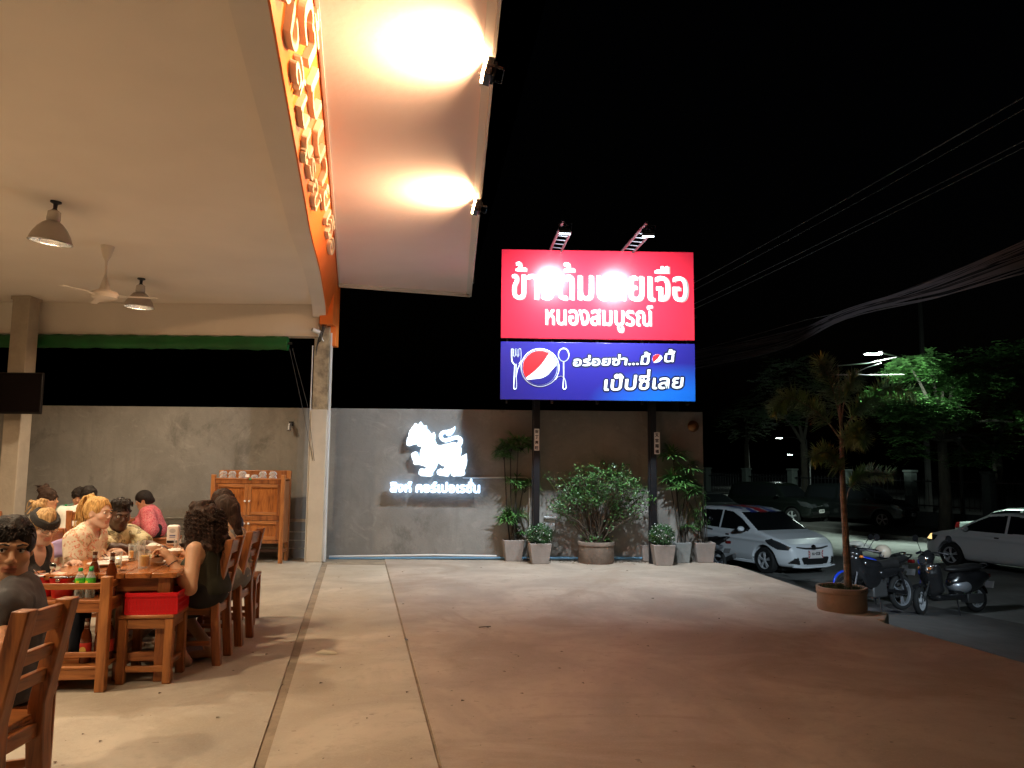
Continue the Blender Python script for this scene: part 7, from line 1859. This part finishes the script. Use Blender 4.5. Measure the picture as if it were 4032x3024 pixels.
    def face(s, brow, browr=.005, glasses=None):
        for q in (-1, 1):
            mb = MB(); mb.sphere(s.hx((q * .031, .0785, .0130)), .0118 * s.hs, 14, 10); mb.build('eye', m_eyew, s.t, smooth=True)
            mb = MB(); mb.sphere(s.hx((q * .031 + .002, .0846, .0130)), .0068 * s.hs, 10, 8); mb.build('iris', m_iris, s.t, smooth=True)
            mb = MB(); mb.tube([s.hx((q * .012, .100, .034)), s.hx((q * .030, .098, .040)), s.hx((q * .050, .082, .034))], [browr * .8, browr, browr * .4], 6, flat=.6); mb.build('eyebrow', brow, s.t, smooth=True)
            mb = MB(); mb.tube([s.hx((q * .016, .091, .018)), s.hx((q * .031, .0945, .0215)), s.hx((q * .046, .086, .017))], [.0018, .0026, .0018], 5); mb.build('eyelid', brow, s.t, smooth=True)
    def garment(s, name, mat, e=.012, sleeve=0.0, hem=None, neck=(.07, .02, .0), folds=.004, tank=False, low=None, back_low=0, seed=1, vox=None, vneck=0):
        a, b = s.bounds(); S = SDF(a, b, vox or s.vox); s.torso(S, e, not tank)
        if sleeve:
            for sg in (-1, 1): s.arm(S, sg, e + .006, 0, sleeve, .016)
        if folds: S.noise(folds, 22, seed, (1, 1, .45), 3)
        n0 = s.neck + V((0, .01, .02)); S.ell(n0 + V((0, neck[1], 0)), (neck[0], neck[0] * .95, .06 + neck[2]), .01, 's')
        if vneck: S.cap(n0 + V((0, .07, .0)), n0 + V((0, .13, -vneck)), .05, .012, .01, 's')
        if tank:
            for sg in (-1, 1):
                S.ell(s.sh[sg] + V((sg * .035, 0, -.01)), (.078, .14, .15), .012, 's')
            S.ell(s.neck + V((0, .06, -.01)), (.075, .09, .11 + neck[2]), .012, 's'); S.ell(s.neck + V((0, -.05, 0)), (.075, .08, .05 + back_low), .012, 's')
        if hem is not None: S.plane((0, 0, hem), (0, 0, -1), .004)
        for sg in (-1, 1):                                        # sleeve openings
            if sleeve and sleeve < 1:
                pass
        return S.build(name, mat, s.t)
    def trousers(s, mat, t1=2.0, e=.012, name='trousers', seed=2, top=None):
        a, b = s.bounds(); S = SDF(a, b, s.vox * 1.3); s.legs(S, e, min(t1, 1.97)); g = s.g
        S.ell(s.hip + V((0, -.01, .01)), (.168 * g + e, .128 * g + e, .125 + e), .05); S.noise(.004, 17, seed)
        S.plane((0, 0, (s.hip.z + .10) if top is None else top), (0, 0, 1), .004); return S.build(name, mat, s.t)
    def skirt(s, mat, name='skirt', drop=.22):
        a, b = s.bounds(); S = SDF(a, b, s.vox * 1.3); e = .015; s.legs(S, e, 1.0); g = s.g; S.ell(s.hip, (.175 * g, .135 * g, .13), .05)
        S.cap(s.kn[-1] + V((0, 0, -.01)), s.kn[1] + V((0, 0, -.01)), .06, .06, .05); S.cap(along(s.hp[-1], s.kn[-1], .5), along(s.hp[1], s.kn[1], .5), .09, .09, .05)
        S.box(along(s.hip, (s.kn[-1] + s.kn[1]) / 2, .62) + V((0, .02, -.10)), (.34 * g, .34, drop), .05, .05); S.noise(.006, 17, 4); S.plane((0, 0, s.hip.z + .12), (0, 0, 1), .004); return S.build(name, mat, s.t)
    def hair_sdf(s, S, grow=.014, line=.055,  low=-.03, side=.0, k=.01):
        H = s.H; z = s.hs; E = lambda c, r, k=.01, op='u': S.ell(s.hx(c), tuple(x * z for x in r), k * z, op, H)
        E((0, -.014, .038), (.076 + grow, .096 + grow, .088 + grow)); E((0, -.03, -.0), (.072 + grow, .076 + grow, .075 + grow * .5), .02)
        E((0, .098, -.030), (.064, .078, .082 + line), .012, 's')                    # the face
        S.plane(s.hx((0, 0, low)), s.H @ V((0, .45, -1)), .01)                        # nape
        for q in (-1, 1): E((q * .09, .012, -.02), (.03, .034, .040), .01, 's')
def s_ground(st): return st[0]
SK_W = skin('skin_fair', (.62, .40, .30)); SK_T = skin('skin_tan', (.52, .275, .155)); SK_O = skin('skin_olive', (.52, .29, .17)); SK_D = skin('skin_deep', (.075, .036, .022))
HB = hairm('hair_black', (.016, .011, .009), None, .5); HBr = hairm('hair_dark_brown', (.035, .018, .011)); HCurl = hairm('hair_curly_brown', (.022, .012, .008), (.04, .02, .012)); HBl = hairm('hair_blonde', (.42, .22, .065), (.62, .38, .14)); HBl2 = hairm('hair_ash_blonde', (.34, .20, .08), (.52, .34, .16))
def strand_set(pr, paths, r, mat, name, n_each=1, jitter=.012, seed=0, r1=None):
    rg = random.Random(seed); mb = MB()
    for P in paths:
        for _ in range(n_each):
            j = V((rg.gauss(0, jitter), rg.gauss(0, jitter), rg.gauss(0, jitter))); pts = spline([V(p) + j * (i / len(P)) for i, p in enumerate(P)], 5)
            mb.tube(pts, [r * (1 - .6 * i / len(pts)) for i in range(len(pts))], 5)
    return mb.build(name, mat, pr.t, smooth=True)

# 1 --- man in the left foreground
A = Per('person', 'man in a grey t-shirt at the left edge in front, looking to the right', (-.90, -.43), W(40, 2152, 3.5), lean=-7, bend=10, head_f=(.60, -.80), head_pitch=8, head_tilt=-4, girth=1.06, shoulder=.19, vox=.0065, head_s=1.12, skinm=SK_T, hands=[W(-260, 2560, 3.4), W(-20, 2540, 3.15)], elbow_out=(.6, .5))
A.body(low=.5, legs=False); A.face(HB, .005)
A.garment('t_shirt', M('grey_jersey', (.070, .070, .075), .85, var=.10, scale=30, bump=.2, bscale=260), .014, .66, .40, (.076, .012, .0), .009, seed=3)
S = SDF(A.head - V((.2, .2, .2)), A.head + V((.2, .2, .2)), .005); A.hair_sdf(S, .011, .004, -.045); S.noise(.0045, 85, 8, (1, 1, .35), 2); S.build('hair', HB, A.t)
mb = MB(); rg = random.Random(3)
for k in range(90):
    a = rg.uniform(-1.0, 1.0); e = rg.uniform(.30, .75); p0 = V((.086 * math.sin(a) * math.cos(e), -.014 + .106 * math.cos(a) * math.cos(e), .040 + .098 * math.sin(e))); tip = p0 * 1.03 + V((rg.uniform(-.012, .02), rg.uniform(0, .018), rg.uniform(-.028, .004)))
    mb.tube([A.hx(p0 * .97), A.hx(along(p0, tip, .5) * 1.012), A.hx(tip)], [.0042, .0034, .0008], 4)
mb.build('fringe', HB, A.t, smooth=True)


# 2 --- woman with the black headband
Bp = Per('person', 'blonde woman with a wide black headband and black tank top looking down', (.93, .0), W(172, 2068, 5.62), lean=14, bend=8, head_f=(.84, -.52), head_pitch=20, girth=1.16, shoulder=.185, head_s=1.0, fem=True, skinm=SK_W, bust=.035, hands=[W(262, 2238, 5.75), W(190, 2275, 5.30)], elbow_out=(.3, .8))
Bp.body(); Bp.face(HBl2, .003)
Bp.garment('tank_top', M('black_knit', (.010, .010, .011), .8, bump=.15, bscale=200), .012, 0, .50, (.06, .03, .02), .004, True, seed=4, back_low=.03); Bp.trousers(M('dark_denim', (.015, .018, .03), .85))
S = SDF(Bp.head - V((.2, .26, .2)), Bp.head + V((.2, .2, .24)), .006); Bp.hair_sdf(S, .012, .0, -.05)
for c, r in (((0, -.10, .12), .040), ((.01, -.135, .105), .035), ((-.01, -.115, .15), .03), ((0, -.155, .07), .026)): S.ell(Bp.hx(c), (r, r, r), .015)
S.noise(.006, 60, 5, (1, 1, .6)); S.build('hair', HBl2, Bp.t)
strand_set(Bp, [[Bp.hx((rg.uniform(-.02, .02), -.11, .11)), Bp.hx((rg.uniform(-.05, .05), -.17 + rg.uniform(-.02, .02), .13)), Bp.hx((rg.uniform(-.06, .06), -.19 + rg.uniform(-.03, .04), .06 + rg.uniform(-.03, .08)))] for _ in range(34)], .0045, HBl2, 'loose_bun', 1, .01, 2)
S = SDF(Bp.head - V((.2, .2, .2)), Bp.head + V((.2, .2, .2)), .006); S.ell(Bp.hx((0, -.012, .036)), (.098, .117, .110), 0, 'u', Bp.H); pl0 = Bp.H @ V((0, .32, 1)); S.plane(Bp.hx((0, .03, .088)), pl0); S.plane(Bp.hx((0, .03, .036)), -pl0); S.build('headband', M('black_ribbed', (.012, .011, .011), .75, bump=.4, bscale=120), Bp.t)
for q in (-1, 1):
    mb = MB(); mb.tube([Bp.hx((q * .031 + .024 * math.cos(a), .104 - .25 * abs(q * .031 + .024 * math.cos(a)), .010 + .019 * math.sin(a))) for a in np.linspace(0, 6.283, 19)], .0016, 5); mb.tube([Bp.hx((q * .055, .088, .014)), Bp.hx((q * .078, .0, .012))], .0016, 5); mb.build('glasses', m_dsteel, Bp.t)

# 3 --- blonde woman in a floral blouse
flor = pattern('floral_print', [(.30, (.62, .56, .42)), (.47, (.74, .66, .52)), (.55, (.72, .62, .48)), (.58, (.62, .12, .05)), (.615, (.70, .50, .36)), (.66, (.24, .26, .11)), (.72, (.70, .62, .48))], 15, .75, 1.6)
Cp = Per('person', 'blonde woman in a pale floral blouse with a ponytail, leaning on the table', (.92, .08), W(388, 2016, 6.25), lean=24, bend=-6, head_f=(.98, -.17), head_pitch=4, girth=1.10, shoulder=.19, head_s=1.0, fem=True, skinm=SK_W, bust=.03, hands=[W(432, 2180, 6.42), W(425, 2196, 6.15)], elbow_out=(.5, .5))
Cp.body(); Cp.face(HBl, .0022)
Cp.garment('blouse', flor, .020, .52, .47, (.072, .03, .03), .004, seed=6, vneck=.10); Cp.trousers(M('pale_trousers', (.45, .38, .26), .85, var=.2, scale=12))
S = SDF(Cp.head - V((.2, .2, .2)), Cp.head + V((.2, .2, .24)), .006); Cp.hair_sdf(S, .008, .024, -.03); S.noise(.004, 70, 5, (1, 1, .4)); S.ell(Cp.hx((0, -.085, .120)), (.03, .03, .03), .02); S.build('hair', HBl, Cp.t)
strand_set(Cp, [[Cp.hx((0, -.085, .125)), Cp.hx((rg.uniform(-.02, .02), -.135, .115)), Cp.hx((rg.uniform(-.04, .04), -.150 + rg.uniform(-.03, .02), .01)), Cp.hx((rg.uniform(-.05, .05), -.145 + rg.uniform(-.035, .04), -.12 + rg.uniform(-.05, .04)))] for _ in range(80)], .0055, HBl, 'ponytail', 1, .012, 4)
mb = MB(); mb.sphere(Cp.hx((.0, -.07, .145)), .012, 8, 6); mb.build('hair_clip', M('clip_gold', (.7, .55, .3), .3, .5), Cp.t)
w_ = Cp.wr[1]; mb = MB(); dd = Cp.hd[1]; o_ = dd.orthogonal().normalized(); q_ = dd.cross(o_)
for k in range(2): mb.tube([w_ - dd * (.005 + .02 * k) + (o_ * math.cos(a) + q_ * math.sin(a)) * .036 for a in np.linspace(0, 6.283, 15)], .004, 5)
mb.build('bracelet', M('bracelet_dark', (.06, .03, .02), .4), Cp.t)

# 4 --- man in the patterned shirt
pat = pattern('olive_print', [(.32, (.50, .45, .26)), (.46, (.62, .56, .36)), (.52, (.50, .44, .25)), (.56, (.10, .085, .06)), (.60, (.42, .38, .22)), (.66, (.16, .12, .09)), (.72, (.58, .54, .38))], 9, .7, 1.4)
Dp = Per('person', 'man with short black hair in an olive patterned shirt, looking down at his bowl', (.80, -.35), W(472, 2024, 6.85), lean=12, bend=10, head_f=(.62, -.66), head_pitch=14, girth=1.10, shoulder=.205, head_s=1.03, skinm=SK_D, hands=[W(648, 2166, 6.72), W(588, 2170, 6.52)], elbow_out=(.55, .6))
Dp.body(); Dp.face(HB, .005)
Dp.garment('shirt', pat, .020, .72, .47, (.074, .01, .0), .004, seed=8); Dp.trousers(M('dark_denim', (.015, .018, .03)))
S = SDF(Dp.head - V((.2, .2, .2)), Dp.head + V((.2, .2, .24)), .006); Dp.hair_sdf(S, .005, .012, .02); S.ell(Dp.hx((0, -.005, .105)), (.076, .086, .042), .02, 'u', Dp.H); S.ell(Dp.hx((0, .03, .108)), (.07, .055, .034), .02, 'u', Dp.H); S.noise(.008, 110, 7); S.build('hair', HB, Dp.t)

# 5 --- curly haired woman on the right side
Ep = Per('person', 'woman with long dark curly hair in a dark olive tank top, seen from behind', (-.96, .12), W(796, 2052, 5.92), lean=4, bend=5, head_f=(-.86, .40), head_pitch=8, girth=1.08, shoulder=.185, head_s=1.0, fem=True, skinm=SK_O, bust=.025, hands=[W(672, 2206, 5.62), W(668, 2196, 5.80)], elbow_out=(.35, .3), hand_curl=.8, feet=[(-.10, .12, .07), (.10, .02, .09)])
Ep.body()
Ep.garment('tank_top', M('dark_olive', (.022, .024, .012), .8, bump=.15, bscale=180), .012, 0, .52, (.06, .03, .02), .005, True, seed=9, back_low=.02); Ep.skirt(M('black_skirt', (.008, .008, .009), .85, bump=.1, bscale=60))
S = SDF(Ep.head - V((.27, .27, .42)), Ep.head + V((.27, .27, .22)), .008); Ep.hair_sdf(S, .034, -.02, -.10)
for c, r in (((0, -.07, -.05), (.125, .095, .13)), ((0, -.095, -.16), (.135, .085, .12)), ((.085, -.02, -.07), (.055, .075, .13)), ((-.085, -.02, -.07), (.055, .075, .13)), ((.09, .0, -.18), (.05, .07, .10)), ((-.09, .0, -.18), (.05, .07, .10))): S.ell(Ep.hx(c), r, .03, 'u', Ep.H)
S.noise(.016, 55, 11, oct=2); S.build('hair', HCurl, Ep.t)
mb = MB(); rg = random.Random(9)
for k in range(230):
    a = rg.uniform(0, 6.283); a0 = V((.105 * math.sin(a), -.03 + .115 * math.cos(a), rg.uniform(-.02, .10)))
    if a0.y > .045 and a0.z < .06: continue
    L_ = rg.uniform(.10, .30); rr = rg.uniform(.006, .012); ph = rg.uniform(0, 6.28); out = V((math.sin(a), math.cos(a) * .9, 0)); pts = []
    for i in range(26):
        u = i / 25; c = a0 + out * (.03 * math.sin(u * 2.2) + .012) + V((0, -.01 * u, -L_ * u)); pts.append(Ep.hx(c + V((rr * math.cos(u * L_ * 190 + ph), rr * math.sin(u * L_ * 190 + ph), 0))))
    mb.tube(pts, [.0042 * (1 - .55 * i / 25) for i in range(26)], 4)
mb.build('curls', HCurl, Ep.t, smooth=True)
mb = MB(); sh_ = Ep.sh[-1]
mb.tube([Ep.neck + V((-.06, -.085, .0)), Ep.chest + V((-.10, -.125, .06)), Ep.waist + V((-.12, -.13, .02))], .008, 6, flat=.4)
mb.build('bag_strap', M('strap_black', (.01, .01, .01), .5), Ep.t)
w_ = Ep.wr[-1]; dd = Ep.hd[-1]; o_ = dd.orthogonal().normalized(); q_ = dd.cross(o_); mb = MB(); mb.tube([w_ - dd * .03 + (o_ * math.cos(a) + q_ * math.sin(a)) * .035 for a in np.linspace(0, 6.283, 15)], .003, 5); mb.build('bracelet', M('strap_black', (.01, .01, .01)), Ep.t)

# 6 --- woman in overalls
Fp = Per('person', 'woman with straight brown hair in a cream top and grey overalls, next right', (-.97, .10), W(884, 2010, 6.55), lean=5, bend=4, head_f=(-.94, .30), head_pitch=6, girth=1.02, shoulder=.185, fem=True, skinm=SK_O, bust=.02, hands=[W(745, 2190, 6.3), W(735, 2180, 6.5)], elbow_out=(.3, .3))
Fp.body()
Fp.garment('cream_top', M('cream_jersey', (.62, .52, .36), .8, bump=.12, bscale=120), .012, 0, .54, (.062, .03, .02), .005, True, seed=12, back_low=.0)
Fp.trousers(M('grey_denim', (.22, .22, .21), .85, var=.12, scale=25, bump=.15, bscale=200), 2.0, .010, 'overalls', 5, top=Fp.waist.z + .02)
mb = MB()
for sg in (-1, 1): mb.tube([Fp.sh[sg] + V((-sg * .10, .03, .075)), Fp.sh[sg] + V((-sg * .09, -.065, .04)), Fp.chest + V((sg * .07, -.128, -.01)), Fp.waist + V((sg * .07, -.130, .0))], .017, 8, flat=.25)
mb.build('overall_straps', M('grey_denim', (.22, .22, .21)), Fp.t, smooth=True)
S = SDF(Fp.head - V((.2, .24, .36)), Fp.head + V((.2, .2, .2)), .007); Fp.hair_sdf(S, .016, -.018, -.04); S.chain([Fp.hx((0, -.08, .02)), Fp.hx((0, -.105, -.08)), Fp.hx((.01, -.11, -.19)), Fp.hx((.02, -.10, -.26))], [.06, .042, .035, .014], .03); S.noise(.004, 60, 3, (2, 2, .3)); S.build('hair', HBr, Fp.t)

# 7 --- man in the dark blue shirt
Gp = Per('person', 'man in a dark blue long sleeved shirt at the far end of the right side', (-.96, -.05), W(874, 1979, 7.25), lean=6, bend=4, head_f=(-.94, .15), head_pitch=6, girth=1.12, shoulder=.205, vox=.011, skinm=SK_O, hands=[W(770, 2165, 7.0), W(790, 2160, 7.3)], elbow_out=(.4, .3))
Gp.body(); Gp.garment('blue_shirt', pattern('indigo_stripe', [(.35, (.012, .022, .075)), (.5, (.022, .04, .12)), (.62, (.012, .02, .06))], 26), .022, 1.9, .45, (.07, .01, 0), .006, seed=14); Gp.trousers(M('khaki', (.33, .22, .12), .85, bump=.1, bscale=100))
S = SDF(Gp.head - V((.2, .2, .2)), Gp.head + V((.2, .2, .2)), .007); Gp.hair_sdf(S, .014, -.012, -.02); S.noise(.005, 80, 3); S.build('hair', HBr, Gp.t)

# 8 --- woman in the red patterned top by the wall
Hp = Per('person', 'woman with short black hair in a pink red patterned top sitting by the wall', (-.90, -.38), W(566, 1968, 10.75), lean=8, bend=8, head_f=(-.88, -.40), head_pitch=18, girth=1.28, shoulder=.195, vox=.012, fem=True, skinm=SK_T, bust=.05, belly=.06, hands=[W(520, 2090, 10.5), W(500, 2040, 10.6)], elbow_out=(.6, .3))
Hp.body(); Hp.face(HB, .004); Hp.garment('top', pattern('red_print', [(.36, (.42, .055, .075)), (.48, (.55, .10, .12)), (.55, (.60, .24, .24)), (.62, (.38, .05, .07))], 38), .026, .85, .46, (.075, .03, .02), .008, seed=15); Hp.trousers(M('black_cotton', (.010, .010, .011), .85), 2.0, .015)
S = SDF(Hp.head - V((.2, .2, .2)), Hp.head + V((.2, .2, .2)), .009); Hp.hair_sdf(S, .018, -.012, -.055); S.ell(Hp.hx((0, -.10, -.03)), (.05, .04, .04), .02); S.build('hair', HB, Hp.t)
# 9 --- woman with a bun
Ip = Per('person', 'woman with dark brown hair in a bun at the table by the wall', (.92, .25), W(192, 1966, 9.5), lean=8, bend=4, head_f=(.97, .12), head_pitch=2, girth=1.05, shoulder=.185, vox=.012, fem=True, skinm=SK_T, bust=.02, hands=[W(262, 2060, 9.6), W(270, 2060, 9.4)])
Ip.body(); Ip.face(HB, .004); Ip.garment('pale_top', M('pale_grey_cloth', (.40, .37, .32), .85, bump=.12, bscale=80), .016, .6, .46, (.07, .02, .01), .006, seed=16); Ip.trousers(M('dark_denim', (.015, .018, .03)))
S = SDF(Ip.head - V((.2, .24, .2)), Ip.head + V((.2, .2, .26)), .009); Ip.hair_sdf(S, .016, -.012, -.05)
for c, r in (((0, -.07, .14), .046), ((.02, -.10, .13), .03), ((-.02, -.06, .17), .03)): S.ell(Ip.hx(c), (r, r, r), .02)
S.noise(.006, 60, 2); S.build('hair', HBr, Ip.t)
strand_set(Ip, [[Ip.hx((0, -.08, .14)), Ip.hx((rg.uniform(-.06, .06), -.12, .17)), Ip.hx((rg.uniform(-.09, .09), -.15, .10 + rg.uniform(-.02, .1)))] for _ in range(14)], .004, HBr, 'loose_hair', 1, .01, 5)
# 10 --- man in the teal shirt
Jp = Per('person', 'man in a pale teal shirt facing the camera at the table by the wall', (.25, -.96), W(312, 1957, 10.35), lean=22, bend=2, head_f=(.30, -.95), head_pitch=12, girth=1.12, shoulder=.205, vox=.012, skinm=SK_T, hands=[W(345, 2040, 10.0), W(246, 2032, 9.85)], elbow_out=(.6, 1.2))
Jp.body(); Jp.face(HB, .005); Jp.garment('teal_shirt', M('teal_cotton', (.22, .36, .32), .85, var=.06, scale=20, bump=.12, bscale=80), .018, .85, .46, (.074, .01, 0), .007, seed=17); Jp.trousers(M('black_cotton', (.010, .010, .011)))
S = SDF(Jp.head - V((.2, .2, .2)), Jp.head + V((.2, .2, .2)), .009); Jp.hair_sdf(S, .018, -.012, -.03); S.noise(.005, 80, 3); S.build('hair', HB, Jp.t)
# 11 --- man in the white shirt seen from behind
Kp = Per('person', 'man in a white shirt with his back to the camera at the wall table', (-.10, .99), W(350, 1954, 9.35), lean=16, bend=8, head_f=(-.35, .94), head_pitch=8, girth=1.15, shoulder=.205, vox=.012, skinm=SK_T, hands=[W(300, 2060, 9.8), W(345, 2055, 9.8)], xlean=10)
Kp.body(); Kp.garment('white_shirt', M('white_cotton', (.72, .68, .62), .85, bump=.12, bscale=60), .018, .85, .46, (.074, -.005, 0), .008, seed=18); Kp.trousers(M('dark_denim', (.015, .018, .03)))
S = SDF(Kp.head - V((.2, .2, .2)), Kp.head + V((.2, .2, .2)), .009); Kp.hair_sdf(S, .015, -.012, -.03); S.noise(.004, 80, 4); S.build('hair', HB, Kp.t)
# 12 --- pedestrian in the street
pz = ROAD_Z
Lp = Per('person', 'person in a bright blue shirt standing in the street beyond the white hatchback', (.35, .93), (W(3108, 1938, 35.5).x, 35.5, 1.50), seat=.88, stand=(pz,), lean=0, girth=1.05, shoulder=.20, vox=.016, skinm=SK_T, hands=[('l', (-.26, .12, .86)), ('l', (.26, .12, .86))])
Lp.body(); Lp.garment('blue_shirt', M('royal_blue', (.015, .035, .38), .8), .02, .8, .85, (.074, 0, 0), .008, seed=19); Lp.trousers(M('dark_denim', (.015, .018, .03)))
S = SDF(Lp.head - V((.2, .2, .2)), Lp.head + V((.2, .2, .2)), .014); Lp.hair_sdf(S, .016, -.012, -.03); S.build('hair', HB, Lp.t)
